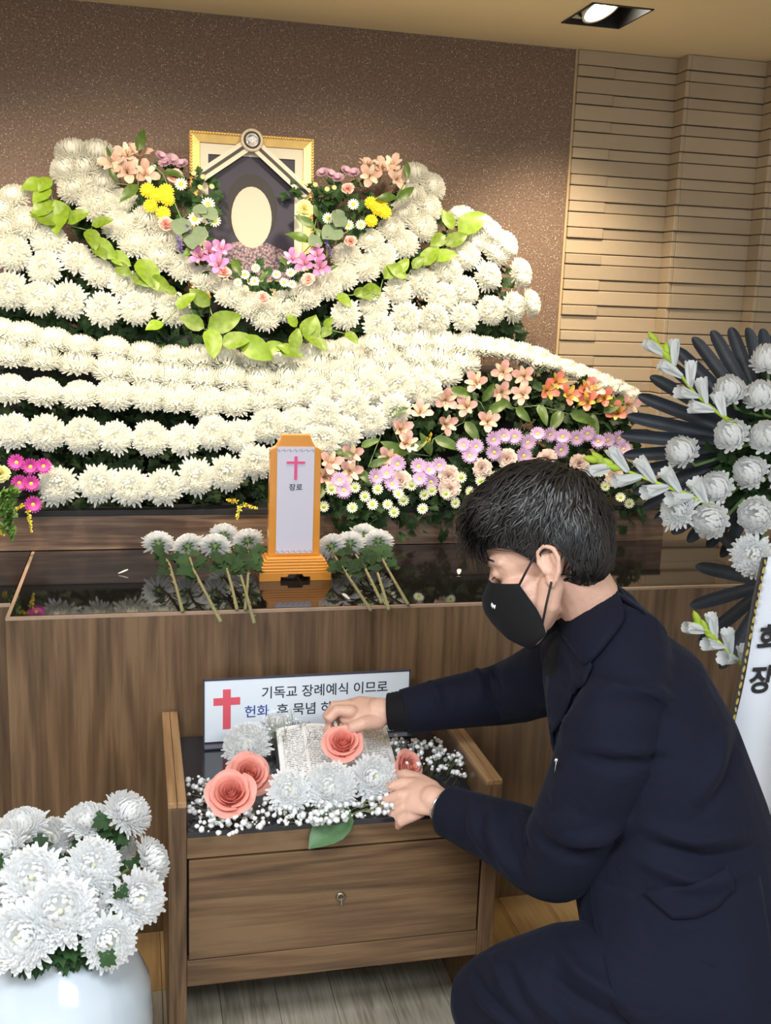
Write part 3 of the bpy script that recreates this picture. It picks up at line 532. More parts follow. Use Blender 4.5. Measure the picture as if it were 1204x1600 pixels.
D['LEAF_L'] = [(-0.242,3.23,1.747,-0.292,3.204,1.731),(-0.23,3.223,1.732,-0.265,3.188,1.697),(-0.222,3.205,1.694,-0.265,3.17,1.659),(-0.203,3.175,1.629,-0.265,3.17,1.659),(-0.196,3.202,1.688,-0.213,3.153,1.623),(-0.189,3.177,1.634,-0.139,3.173,1.666),(-0.174,3.176,1.631,-0.21,3.182,1.685),(-0.117,3.175,1.63,-0.072,3.165,1.65),(-0.125,3.171,1.621,-0.106,3.132,1.579),(-0.117,3.155,1.587,-0.065,3.12,1.554),(-0.106,3.15,1.576,-0.083,3.118,1.549),(-0.065,3.14,1.555,-0.023,3.11,1.533),(-0.05,3.126,1.525,-0.02,3.096,1.503),(0.011,3.134,1.543,0.055,3.086,1.483),(-0.005,3.114,1.5,0.04,3.084,1.479),(0.041,3.11,1.49,0.085,3.08,1.469),(-0.231,3.236,1.76,-0.251,3.203,1.729)]
D['LEAF_C'] = [(0.206,3.047,1.42,0.16,3.044,1.456),(0.189,3.018,1.359,0.136,3.01,1.384),(0.197,3.018,1.359,0.273,3.014,1.392),(0.205,3.018,1.359,0.213,2.97,1.301),(0.234,2.998,1.315,0.302,2.99,1.34),(0.288,3.006,1.332,0.355,2.967,1.293),(0.35,2.992,1.303,0.395,2.981,1.32),(0.397,2.993,1.304,0.449,2.971,1.299),(0.436,2.994,1.305,0.448,2.998,1.356),(0.462,3.012,1.344,0.493,3.015,1.392),(0.478,3.016,1.352,0.521,2.983,1.323),(0.51,3.013,1.345,0.54,3.005,1.37),(0.114,3.042,1.409,0.152,3.04,1.449),(0.115,3.063,1.455,0.085,3.046,1.461),(0.076,3.023,1.371,0.038,2.998,1.359),(0.44,2.991,1.299,0.401,2.979,1.316),(0.478,3.005,1.328,0.5,3.016,1.393),(0.508,3.015,1.35,0.539,3.0,1.359),(0.45,3.024,1.37,0.427,3.017,1.398),(0.591,3.02,1.359,0.616,2.991,1.339),(0.528,3.026,1.372,0.548,3.017,1.394)]
D['LEAF_R'] = [(0.926,3.191,1.656,0.886,3.16,1.63),(0.952,3.199,1.673,0.927,3.205,1.725),(0.968,3.196,1.666,1.042,3.205,1.723),(0.923,3.176,1.625,0.978,3.173,1.658),(0.879,3.157,1.584,0.94,3.147,1.602),(0.845,3.145,1.56,0.885,3.152,1.615),(0.813,3.141,1.551,0.842,3.137,1.582),(0.764,3.133,1.534,0.793,3.132,1.572),(0.794,3.126,1.52,0.745,3.123,1.555),(0.713,3.11,1.487,0.654,3.083,1.47),(0.581,3.101,1.467,0.606,3.07,1.443),(0.627,3.102,1.469,0.662,3.086,1.478),(0.723,3.125,1.517,0.761,3.124,1.556)]
D['LEAF_UR'] = [(0.53,3.194,1.688,0.521,3.188,1.716),(0.521,3.18,1.657,0.474,3.173,1.684),(0.511,3.158,1.612,0.449,3.151,1.638),(0.557,3.16,1.614,0.525,3.157,1.649),(0.778,3.227,1.756,0.824,3.224,1.788),(0.779,3.231,1.764,0.726,3.21,1.759),(0.815,3.258,1.821,0.814,3.261,1.866),(0.439,3.125,1.542,0.415,3.115,1.563),(0.552,3.121,1.532,0.572,3.109,1.548)]
D['LEAF_UL'] = [(0.014,3.269,1.851,0.026,3.277,1.906),(0.013,3.224,1.754,-0.026,3.188,1.719),(-0.048,3.226,1.759,-0.063,3.221,1.787),(0.084,3.243,1.795,0.13,3.223,1.792),(-0.063,3.259,1.829,-0.074,3.251,1.85),(0.275,3.13,1.554,0.288,3.096,1.523),(0.165,3.142,1.581,0.141,3.115,1.563),(0.352,3.103,1.495,0.366,3.094,1.519)]
D['EUC_L'] = [(0.168,3.188,1.699,0.194,3.164,1.687),(0.195,3.187,1.696,0.221,3.157,1.673),(0.136,3.173,1.665,0.126,3.136,1.628),(0.178,3.162,1.644,0.164,3.12,1.595)]
D['EUC_R'] = [(0.596,3.172,1.661,0.553,3.141,1.635),(0.606,3.183,1.684,0.588,3.174,1.704),(0.533,3.156,1.628,0.506,3.129,1.611),(0.603,3.194,1.707,0.586,3.159,1.674)]
D['LEAF_AL'] = [(0.953,2.925,1.189,0.902,2.912,1.206),(0.982,2.918,1.174,1.005,2.914,1.208),(1.085,2.912,1.16,1.102,2.883,1.138),(1.157,2.917,1.168,1.164,2.884,1.139),(1.253,2.907,1.145,1.297,2.882,1.132),(1.316,2.908,1.146,1.321,2.872,1.108),(0.925,2.892,1.119,0.942,2.859,1.09),(0.75,2.851,1.034,0.78,2.843,1.059),(0.741,2.847,1.026,0.697,2.838,1.052),(0.828,2.869,1.072,0.871,2.844,1.06),(0.633,2.833,0.996,0.662,2.82,1.014),(0.6,2.829,0.989,0.619,2.8,0.97),(0.539,2.849,1.034,0.567,2.83,1.036),(1.362,2.909,1.146,1.404,2.907,1.181),(1.035,2.922,1.183,1.053,2.897,1.169),(0.502,2.808,0.945,0.482,2.779,0.927),(0.996,2.903,1.143,1.036,2.896,1.169),(0.612,2.857,1.049,0.641,2.844,1.066),(0.816,2.848,1.026,0.797,2.846,1.067),(0.7,2.896,1.132,0.729,2.884,1.15),(1.227,2.91,1.153,1.198,2.877,1.123)]
D['VERON'] = [(0.158,3.151,1.619,0.146,3.144,1.645),(0.13,3.132,1.579,0.118,3.128,1.612),(0.13,3.124,1.563,0.125,3.115,1.585),(0.551,3.144,1.602,0.551,3.139,1.631),(0.561,3.132,1.577,0.555,3.125,1.602)]
D['SPRIG'] = [(-0.271,2.758,0.909,-0.259,2.709,0.849),(-0.336,2.736,0.86,-0.325,2.706,0.842),(-0.275,2.761,0.914,-0.296,2.734,0.902),(0.262,2.76,0.914,0.231,2.742,0.921),(0.269,2.757,0.907,0.255,2.72,0.873),(0.269,2.757,0.907,0.31,2.733,0.9),(0.794,2.833,1.061,0.807,2.828,1.093)]
D['FERN'] = [(-0.326,2.769,0.955,-0.334,2.727,0.91),(-0.322,2.763,0.941,-0.307,2.715,0.885),(-0.315,2.754,0.923,-0.304,2.691,0.833),(-0.319,2.766,0.948,-0.297,2.743,0.944),(-0.33,2.766,0.948,-0.322,2.702,0.858)]
D['VASEM'] = [(-0.203,1.808,0.515,-10.0,75.0,0.052),(-0.22,1.73,0.524,-60.0,40.0,0.05),(-0.156,1.849,0.466,0.0,60.0,0.048),(-0.093,1.822,0.509,0.0,72.0,0.05),(-0.022,1.789,0.535,60.0,50.0,0.052),(0.018,1.725,0.474,75.0,25.0,0.052),(-0.078,1.671,0.505,10.0,35.0,0.052),(-0.033,1.798,0.463,40.0,30.0,0.036),(-0.172,1.651,0.503,-5.0,38.0,0.062),(-0.004,1.633,0.46,30.0,25.0,0.055),(-0.126,1.592,0.474,5.0,35.0,0.066),(-0.082,1.641,0.459,20.0,30.0,0.05),(-0.188,1.58,0.443,-15.0,25.0,0.064),(-0.051,1.583,0.418,15.0,15.0,0.052),(-0.21,1.666,0.428,-25.0,20.0,0.052),(-0.244,1.692,0.465,-30.0,30.0,0.06)]
D['WREATHM'] = [(1.235,2.017,1.281,-58.0,47.0,0.048),(1.228,1.98,1.195,-63.0,32.0,0.049),(1.149,2.032,1.149,-73.0,37.0,0.049),(1.268,1.955,1.12,-68.0,27.0,0.049),(1.197,1.965,1.087,-63.0,27.0,0.048),(1.114,1.976,1.041,-68.0,22.0,0.051),(1.173,1.937,1.025,-58.0,12.0,0.051),(1.254,1.9,1.043,-53.0,12.0,0.051),(1.243,1.886,0.96,-43.0,2.0,0.053),(1.3,2.0,1.272,-48.0,52.0,0.049),(1.324,2.03,1.346,-43.0,57.0,0.049),(1.287,1.945,1.196,-48.0,32.0,0.049),(1.327,1.92,1.121,-28.0,22.0,0.051),(1.339,1.892,1.0,-28.0,12.0,0.051)]
D['FAN'] = [(1.372,2.068,1.231,1.373,2.139,1.424),(1.364,2.07,1.231,1.341,2.147,1.425),(1.354,2.072,1.231,1.301,2.156,1.423),(1.344,2.074,1.228,1.261,2.164,1.415),(1.333,2.076,1.224,1.22,2.171,1.399),(1.323,2.077,1.218,1.18,2.175,1.373),(1.316,2.077,1.21,1.153,2.176,1.344),(1.309,2.077,1.201,1.125,2.175,1.308),(1.302,2.077,1.19,1.098,2.173,1.264),(1.295,2.076,1.178,1.073,2.169,1.218),(1.292,2.074,1.167,1.059,2.164,1.175),(1.293,2.072,1.156,1.065,2.153,1.131),(1.294,2.069,1.145,1.068,2.144,1.09),(1.299,2.066,1.134,1.085,2.131,1.049),(1.303,2.063,1.126,1.104,2.12,1.014),(1.311,2.06,1.12,1.132,2.108,0.991),(1.32,2.056,1.112,1.17,2.093,0.96),(1.329,2.053,1.108,1.203,2.081,0.944),(1.34,2.05,1.105,1.247,2.068,0.933),(1.348,2.047,1.099,1.278,2.056,0.912),(1.38,2.066,1.231,1.402,2.132,1.424),(1.388,2.064,1.228,1.434,2.122,1.414)]
D['GLAD1'] = [(1.088,2.084,1.383),(1.121,2.055,1.333),(1.15,2.017,1.283),(1.189,2.001,1.251),(1.224,1.966,1.222)]
D['GLAD2'] = [(0.951,2.035,1.136),(1.012,2.006,1.116),(1.072,1.976,1.094),(1.131,1.958,1.074),(1.196,1.936,1.043)]
D['GLAD3'] = [(1.118,1.857,0.826),(1.159,1.84,0.789),(1.197,1.834,0.755),(1.24,1.835,0.711)]
D['RIB'] = [(1.226,1.81,0.977),(1.196,1.795,0.769),(1.164,1.78,0.556),(1.34,1.783,0.982),(1.295,1.772,0.772),(1.241,1.741,0.457)]
D['CHESTM'] = [(0.218,2.06,0.53,-20.0,45.0,0.058),(0.296,2.175,0.53,0.0,60.0,0.034),(0.277,1.841,0.53,-5.0,40.0,0.048),(0.359,1.844,0.53,0.0,40.0,0.056),(0.449,1.869,0.53,10.0,45.0,0.056)]
D['ROSE'] = [(0.165,1.832,0.535,-12.0,50.0,0.046),(0.206,1.908,0.535,10.0,45.0,0.044)]
CUTS = [
    ((0.053, 2.628, 0.818), (0.094, 2.234, 0.774), 'leftmost cut white chrysanthemum lying on the altar table'),
    ((0.123, 2.592, 0.818), (0.17, 2.15, 0.774), 'second cut white chrysanthemum from the left on the altar table'),
    ((0.191, 2.587, 0.818), (0.212, 2.235, 0.774), 'cut white chrysanthemum lying third from the left on the altar table'),
    ((0.222, 2.707, 0.818), (0.239, 2.133, 0.774), 'highest cut white chrysanthemum, its stem overhanging the table left of the tablet'),
    ((0.276, 2.64, 0.818), (0.23, 2.233, 0.774), 'cut white chrysanthemum with short stem nearest left of the tablet'),
    ((0.483, 2.564, 0.818), (0.505, 2.195, 0.774), 'cut white chrysanthemum lying nearest right of the tablet'),
    ((0.538, 2.589, 0.818), (0.543, 2.252, 0.774), 'second cut white chrysanthemum right of the tablet'),
    ((0.594, 2.68, 0.818), (0.547, 2.199, 0.774), 'cut white chrysanthemum with full head third right of the tablet'),
    ((0.617, 2.614, 0.818), (0.6, 2.232, 0.774), 'rightmost cut white chrysanthemum on the altar table'),
]
PETALS = [(-0.046, 2.577, 15, 'fallen white petal lying left of the cut chrysanthemums'), (0.801, 2.492, 70, 'fallen white petal on the table near the masked face'), (0.476, 2.297, 120, 'fallen white petal at the table front below the right cut flowers')]
VASE = (-0.146, 1.68)
D['BB_FRONT'] = [(0.317,1.757,0.51),(0.131,1.88,0.495),(0.299,1.839,0.489),(0.144,1.805,0.493),(0.292,1.806,0.494),(0.114,1.906,0.505),(0.409,1.829,0.497),(0.27,1.81,0.49),(0.229,1.85,0.489),(0.107,1.92,0.514),(0.155,1.773,0.513),(0.465,1.853,0.498),(0.284,1.789,0.492),(0.213,1.798,0.513),(0.121,1.94,0.507),(0.299,1.87,0.495),(0.269,1.88,0.49),(0.131,1.782,0.514),(0.324,1.78,0.492),(0.261,1.83,0.508),(0.28,1.893,0.499),(0.143,1.862,0.515),(0.289,1.896,0.491),(0.183,1.766,0.512),(0.217,1.764,0.509),(0.347,1.772,0.509),(0.223,1.807,0.496),(0.265,1.764,0.507),(0.34,1.831,0.489),(0.346,1.818,0.51),(0.328,1.765,0.498),(0.324,1.755,0.511),(0.211,1.748,0.512),(0.459,1.801,0.503),(0.143,1.757,0.513),(0.264,1.781,0.508),(0.385,1.791,0.506),(0.244,1.797,0.509),(0.329,1.798,0.49),(0.352,1.815,0.49),(0.113,1.966,0.497),(0.101,1.879,0.499),(0.323,1.82,0.495),(0.251,1.901,0.5),(0.126,1.789,0.499),(0.1,1.858,0.491),(0.303,1.868,0.504),(0.139,1.832,0.504),(0.126,1.838,0.505),(0.137,1.807,0.512),(0.236,1.874,0.495),(0.441,1.799,0.496),(0.471,1.81,0.5),(0.332,1.852,0.497),(0.092,1.869,0.496),(0.197,1.824,0.501),(0.331,1.79,0.508),(0.128,1.808,0.497),(0.301,1.884,0.497),(0.294,1.849,0.498),(0.377,1.821,0.49),(0.183,1.84,0.513),(0.436,1.824,0.489),(0.392,1.832,0.504),(0.356,1.792,0.502),(0.45,1.843,0.499),(0.195,1.793,0.491),(0.259,1.878,0.509),(0.27,1.825,0.502),(0.116,1.913,0.51),(0.392,1.802,0.49),(0.101,1.798,0.495),(0.142,1.835,0.5),(0.148,1.85,0.49),(0.132,1.912,0.491),(0.107,1.833,0.508),(0.259,1.88,0.505),(0.328,1.805,0.513),(0.299,1.815,0.496),(0.382,1.834,0.492),(0.361,1.806,0.491),(0.134,1.85,0.495),(0.432,1.825,0.497),(0.136,1.745,0.507),(0.4,1.765,0.51),(0.283,1.809,0.504),(0.384,1.866,0.492),(0.104,1.964,0.49),(0.431,1.803,0.509),(0.428,1.786,0.5),(0.232,1.852,0.512),(0.449,1.818,0.513),(0.347,1.784,0.501),(0.342,1.787,0.493),(0.273,1.879,0.508),(0.173,1.789,0.513),(0.336,1.819,0.514),(0.093,1.963,0.509),(0.296,1.892,0.491),(0.108,1.77,0.502),(0.156,1.858,0.499),(0.296,1.833,0.504),(0.227,1.802,0.508),(0.123,1.947,0.491),(0.252,1.834,0.495),(0.109,1.838,0.49),(0.253,1.873,0.509),(0.33,1.762,0.504),(0.363,1.785,0.496),(0.107,1.798,0.503),(0.104,2.0,0.492),(0.454,1.794,0.495),(0.258,1.882,0.498),(0.089,1.829,0.51),(0.361,1.813,0.513),(0.268,1.857,0.5),(0.413,1.858,0.49),(0.308,1.816,0.512),(0.308,1.854,0.509),(0.334,1.87,0.493),(0.416,1.84,0.49),(0.158,1.794,0.497),(0.318,1.764,0.499),(0.09,1.859,0.504),(0.265,1.794,0.499),(0.343,1.801,0.51),(0.223,1.813,0.507),(0.123,1.974,0.498),(0.3,1.76,0.508),(0.19,1.82,0.491),(0.367,1.757,0.514),(0.306,1.884,0.489),(0.437,1.788,0.499),(0.125,1.813,0.503),(0.147,1.811,0.509),(0.25,1.857,0.503),(0.19,1.801,0.514),(0.129,1.839,0.505),(0.31,1.786,0.507),(0.466,1.833,0.511),(0.169,1.789,0.511),(0.127,1.942,0.505),(0.122,1.788,0.508),(0.134,1.987,0.494),(0.231,1.844,0.507),(0.242,1.837,0.499),(0.13,1.842,0.499),(0.348,1.802,0.514),(0.374,1.777,0.497),(0.132,1.872,0.498),(0.271,1.775,0.51),(0.208,1.764,0.503),(0.108,1.896,0.495),(0.297,1.838,0.513),(0.123,1.88,0.51),(0.185,1.867,0.499),(0.262,1.867,0.491),(0.358,1.844,0.49),(0.231,1.78,0.5),(0.336,1.817,0.49),(0.139,1.796,0.5),(0.193,1.868,0.496),(0.115,1.871,0.512),(0.461,1.801,0.493),(0.167,1.734,0.513),(0.103,1.948,0.5),(0.184,1.797,0.499),(0.127,1.832,0.499),(0.229,1.845,0.504),(0.293,1.796,0.492),(0.27,1.813,0.489),(0.391,1.838,0.502),(0.316,1.782,0.49),(0.243,1.905,0.49),(0.202,1.852,0.506),(0.454,1.839,0.503),(0.253,1.782,0.503),(0.199,1.819,0.511),(0.142,1.895,0.502),(0.124,1.919,0.493),(0.185,1.771,0.508),(0.18,1.768,0.505),(0.235,1.825,0.495),(0.18,1.766,0.5),(0.377,1.83,0.489),(0.101,1.862,0.492),(0.361,1.79,0.505),(0.164,1.769,0.492),(0.11,1.839,0.491),(0.112,1.864,0.506),(0.11,1.811,0.511),(0.129,1.811,0.496),(0.377,1.796,0.512),(0.124,1.919,0.491),(0.246,1.804,0.506),(0.271,1.795,0.501),(0.274,1.807,0.512),(0.297,1.798,0.5),(0.321,1.772,0.514),(0.127,1.804,0.498),(0.123,1.811,0.511),(0.471,1.827,0.506),(0.253,1.904,0.491),(0.108,1.816,0.5),(0.441,1.829,0.492),(0.096,1.86,0.497),(0.126,1.835,0.513),(0.463,1.835,0.492),(0.471,1.798,0.5),(0.188,1.814,0.514),(0.228,1.79,0.513),(0.204,1.773,0.503),(0.456,1.819,0.501),(0.441,1.792,0.502),(0.192,1.804,0.496),(0.26,1.772,0.505),(0.351,1.789,0.492),(0.253,1.793,0.511),(0.147,1.829,0.492),(0.311,1.797,0.502),(0.248,1.837,0.514),(0.132,1.809,0.509),(0.412,1.779,0.5),(0.406,1.781,0.498),(0.369,1.809,0.508),(0.317,1.776,0.493),(0.298,1.858,0.492),(0.154,1.729,0.511),(0.171,1.768,0.506),(0.233,1.822,0.495),(0.336,1.794,0.508),(0.286,1.861,0.497),(0.309,1.772,0.501),(0.181,1.789,0.493),(0.114,1.973,0.509),(0.128,1.873,0.5),(0.4,1.821,0.503),(0.376,1.773,0.511),(0.314,1.761,0.511),(0.257,1.877,0.508),(0.244,1.858,0.5),(0.096,1.862,0.509),(0.338,1.745,0.512),(0.242,1.795,0.506),(0.343,1.776,0.494),(0.093,1.959,0.5),(0.107,1.826,0.509),(0.262,1.769,0.501),(0.439,1.782,0.503),(0.345,1.823,0.491),(0.377,1.853,0.497),(0.204,1.824,0.492),(0.287,1.845,0.501),(0.124,1.915,0.494),(0.357,1.854,0.492),(0.352,1.817,0.512),(0.113,1.942,0.496),(0.181,1.775,0.502),(0.218,1.826,0.511),(0.308,1.835,0.506),(0.33,1.855,0.5),(0.137,1.854,0.512),(0.32,1.824,0.494),(0.255,1.807,0.49),(0.123,1.78,0.513),(0.118,1.962,0.505),(0.195,1.835,0.49),(0.21,1.8,0.502),(0.209,1.836,0.492),(0.435,1.828,0.509),(0.368,1.769,0.501),(0.329,1.837,0.505),(0.273,1.915,0.49),(0.401,1.791,0.495),(0.277,1.816,0.502),(0.137,1.911,0.515),(0.116,1.935,0.515),(0.15,1.804,0.502),(0.092,1.896,0.511),(0.307,1.857,0.504),(0.19,1.88,0.492),(0.122,1.932,0.499),(0.457,1.793,0.511),(0.374,1.807,0.497),(0.243,1.88,0.505),(0.162,1.811,0.504),(0.191,1.809,0.494),(0.307,1.77,0.508),(0.327,1.803,0.491),(0.267,1.815,0.511),(0.201,1.828,0.505),(0.194,1.851,0.505),(0.26,1.84,0.494),(0.121,1.785,0.49),(0.102,1.94,0.493),(0.119,1.888,0.507),(0.442,1.837,0.496),(0.276,1.858,0.493),(0.337,1.775,0.501),(0.282,1.748,0.514),(0.278,1.805,0.498),(0.32,1.793,0.506),(0.356,1.788,0.495),(0.324,1.822,0.491),(0.275,1.819,0.508),(0.381,1.804,0.513),(0.253,1.799,0.515),(0.204,1.774,0.514),(0.114,1.789,0.506),(0.283,1.748,0.511),(0.143,1.855,0.505),(0.111,1.859,0.513),(0.208,1.781,0.503),(0.337,1.775,0.511),(0.277,1.83,0.506),(0.472,1.851,0.502),(0.106,1.919,0.513),(0.339,1.789,0.512),(0.279,1.891,0.496),(0.199,1.763,0.513),(0.197,1.819,0.501),(0.132,1.865,0.496),(0.138,1.81,0.492),(0.248,1.775,0.503),(0.446,1.854,0.489),(0.352,1.752,0.51),(0.091,1.916,0.501),(0.119,1.878,0.503),(0.265,1.862,0.514),(0.275,1.87,0.509)]
D['BB_RIGHT'] = [(0.55,2.029,0.505),(0.591,1.938,0.534),(0.609,1.969,0.518),(0.554,2.116,0.506),(0.625,2.022,0.512),(0.555,2.001,0.51),(0.652,2.004,0.503),(0.596,1.982,0.536),(0.656,1.967,0.503),(0.619,2.052,0.512),(0.516,1.941,0.545),(0.635,1.925,0.539),(0.626,1.917,0.544),(0.521,1.895,0.545),(0.57,2.035,0.509),(0.534,1.981,0.519),(0.53,1.94,0.547),(0.566,1.867,0.547),(0.518,2.012,0.537),(0.614,1.937,0.524),(0.629,2.006,0.51),(0.565,2.104,0.502),(0.631,1.88,0.517),(0.566,1.982,0.539),(0.583,1.991,0.544),(0.582,2.008,0.532),(0.571,2.031,0.515),(0.596,1.962,0.524),(0.594,1.917,0.547),(0.639,1.919,0.529),(0.624,1.946,0.51),(0.598,2.091,0.501),(0.627,2.021,0.513),(0.517,2.059,0.534),(0.552,1.962,0.534),(0.643,1.943,0.511),(0.59,1.955,0.514),(0.629,1.91,0.535),(0.529,1.921,0.537),(0.565,2.036,0.517),(0.649,1.923,0.524),(0.587,1.956,0.513),(0.524,2.048,0.529),(0.57,1.986,0.519),(0.629,1.982,0.506),(0.643,1.921,0.537),(0.578,1.937,0.529),(0.525,2.026,0.537),(0.563,2.011,0.541),(0.607,1.917,0.519),(0.641,2.06,0.5),(0.574,1.895,0.529),(0.617,1.963,0.529),(0.557,2.02,0.527),(0.59,1.945,0.533),(0.612,2.005,0.513),(0.63,2.032,0.502),(0.524,1.981,0.534),(0.594,1.928,0.541),(0.549,1.972,0.538),(0.599,1.933,0.544),(0.625,1.912,0.51),(0.612,1.904,0.547),(0.536,1.92,0.532),(0.574,2.026,0.534),(0.521,1.988,0.547),(0.57,2.036,0.518),(0.616,1.86,0.534),(0.649,1.964,0.511),(0.623,2.068,0.51),(0.55,2.017,0.504),(0.583,1.946,0.516),(0.58,1.926,0.539),(0.58,1.928,0.528),(0.625,1.895,0.543),(0.631,2.026,0.506),(0.61,1.918,0.524),(0.533,1.951,0.547),(0.572,1.972,0.549),(0.554,1.953,0.534),(0.543,1.982,0.51),(0.531,1.969,0.521),(0.578,2.072,0.516),(0.632,2.033,0.522),(0.539,2.043,0.517),(0.601,2.033,0.513),(0.539,2.061,0.522),(0.635,1.896,0.511),(0.638,1.918,0.544),(0.577,1.982,0.513),(0.615,1.944,0.544),(0.632,2.023,0.502),(0.547,2.001,0.519),(0.635,1.896,0.534),(0.629,1.965,0.525),(0.644,1.932,0.53),(0.537,1.937,0.524),(0.649,1.91,0.502),(0.637,1.969,0.513),(0.534,2.067,0.506),(0.54,2.029,0.531),(0.609,1.936,0.513),(0.574,2.002,0.52),(0.64,1.935,0.54),(0.634,2.081,0.511),(0.55,2.036,0.519),(0.562,1.936,0.546),(0.614,2.024,0.517),(0.602,2.047,0.52),(0.612,1.867,0.53),(0.553,1.949,0.528),(0.521,1.964,0.525),(0.52,1.947,0.542),(0.62,2.024,0.512),(0.603,1.971,0.515),(0.574,1.97,0.531),(0.647,1.977,0.527),(0.586,1.956,0.512),(0.539,1.977,0.523),(0.537,1.988,0.548),(0.635,2.017,0.51),(0.629,2.044,0.522),(0.647,2.077,0.504),(0.629,1.854,0.533),(0.613,1.957,0.532),(0.664,1.998,0.504),(0.534,2.036,0.534),(0.576,2.002,0.512),(0.598,1.878,0.536),(0.569,1.979,0.52),(0.582,2.004,0.523),(0.649,1.93,0.507),(0.593,1.912,0.517),(0.631,1.912,0.504),(0.606,1.989,0.523),(0.567,2.0,0.54),(0.593,1.976,0.545),(0.552,1.879,0.549),(0.545,1.955,0.527),(0.526,1.913,0.548),(0.618,1.988,0.534),(0.599,1.97,0.534),(0.566,2.057,0.516),(0.556,2.009,0.507),(0.545,2.033,0.506),(0.652,1.942,0.514),(0.618,1.951,0.543),(0.547,1.901,0.538),(0.602,1.925,0.517),(0.513,1.95,0.548)]
D['BB_BACK'] = [(0.281,2.097,0.574),(0.338,2.138,0.548),(0.384,2.122,0.535),(0.263,2.082,0.555),(0.351,2.117,0.537),(0.25,2.053,0.571),(0.283,2.124,0.567),(0.277,2.082,0.58),(0.363,2.06,0.542),(0.275,2.184,0.539),(0.309,2.089,0.536),(0.264,2.059,0.559),(0.338,2.003,0.569),(0.323,2.076,0.557),(0.269,2.114,0.576),(0.32,2.023,0.561),(0.312,2.119,0.562),(0.324,2.078,0.575),(0.359,2.042,0.566),(0.324,2.206,0.54),(0.354,2.072,0.55),(0.333,2.103,0.548),(0.325,2.04,0.569),(0.331,2.171,0.53),(0.288,2.2,0.534),(0.336,2.089,0.564),(0.298,2.092,0.579),(0.361,2.112,0.547),(0.348,2.101,0.559),(0.379,2.094,0.545),(0.326,2.158,0.554),(0.294,2.22,0.552),(0.285,2.214,0.547),(0.258,2.147,0.555),(0.342,2.098,0.539),(0.292,2.071,0.546),(0.325,2.032,0.561),(0.272,2.158,0.546),(0.3,2.05,0.579),(0.336,2.084,0.571),(0.32,2.163,0.564),(0.288,2.199,0.549),(0.282,2.047,0.555),(0.292,2.114,0.565),(0.315,2.134,0.559),(0.277,2.108,0.551),(0.32,2.186,0.531),(0.255,2.11,0.568),(0.345,2.024,0.57),(0.288,2.148,0.575),(0.275,2.171,0.56),(0.324,2.113,0.558),(0.303,2.036,0.571),(0.299,2.044,0.572),(0.347,2.106,0.547),(0.35,2.13,0.541),(0.321,2.142,0.572),(0.298,2.044,0.572),(0.315,2.115,0.553),(0.262,2.03,0.576)]
# ------------------------------------------------------------------ flower makers (unit size, facing local +Z)
def petal(mb, phi, r0, h0, length, width, a0, a1, cup=0.25, n=4, tip=0.5, twist=0.0, wob=0.0, rr=None):
    """a cupped strip petal: leaves the axis at angle phi, starts at radius r0 and height h0, climbs at a0 and ends at a1 (radians)"""
    c, s = math.cos(phi), math.sin(phi)
    x, z = r0, h0; vs = []; fs = []; st = length/n
    for i in range(n+1):
        t = i/n; a = a0 + (a1-a0)*t
        w = width*0.5*(0.45 + 0.55*math.sin(min(1.0, t/0.65)*PI/2))*(1 if t < 0.7 else math.sqrt(max(0.0, 1-((t-0.7)/0.3)**2*(1-tip*tip))))
        cz = cup*w
        nx, nz = -math.sin(a), math.cos(a)
        ww = wob*math.sin(t*7+phi*5)*length
        for k, (lat, dep) in enumerate(((-1, 1), (0, 0), (1, 1))):
            px = x + nx*cz*dep + nx*ww; pz = z + nz*cz*dep + nz*ww; py = lat*w
            py += twist*t*length
            vs.append((c*px - s*py, s*px + c*py, pz))
        x += math.cos(a)*st; z += math.sin(a)*st
    for i in range(n):
        b = i*3
        fs += [(b, b+1, b+4, b+3), (b+1, b+2, b+5, b+4)]
    mb.add(vs, fs)

GA = 2.399963
def petal2(mb, phi, P0, P1, P2, width, cup=0.45, n=4, tip=0.6, sway=0.0):
    """petal along a curve given by base, control and tip points (radius, height)"""
    c, s = math.cos(phi), math.sin(phi); vs = []; fs = []
    for i in range(n+1):
        t = i/n; u = 1-t
        x = u*u*P0[0]+2*u*t*P1[0]+t*t*P2[0]; z = u*u*P0[1]+2*u*t*P1[1]+t*t*P2[1]
        dx = 2*u*(P1[0]-P0[0])+2*t*(P2[0]-P1[0]); dz = 2*u*(P1[1]-P0[1])+2*t*(P2[1]-P1[1]); l = math.hypot(dx, dz) or 1
        nx, nz = -dz/l, dx/l
        w = width*0.5*(0.5 + 0.5*math.sin(min(1.0, t/0.6)*PI/2))*(1 if t < 0.72 else math.sqrt(max(0.0, 1-((t-0.72)/0.28)**2*(1-tip*tip))))
        for lat, dep in ((-1, 1), (0, 0), (1, 1)):
            px = x + nx*cup*w*dep; pz = z + nz*cup*w*dep; py = lat*w + sway*t*t
            vs.append((c*px - s*py, s*px + c*py, pz))
    for i in range(n):
        b = i*3; fs += [(b, b+1, b+4, b+3), (b+1, b+2, b+5, b+4)]
    mb.add(vs, fs)

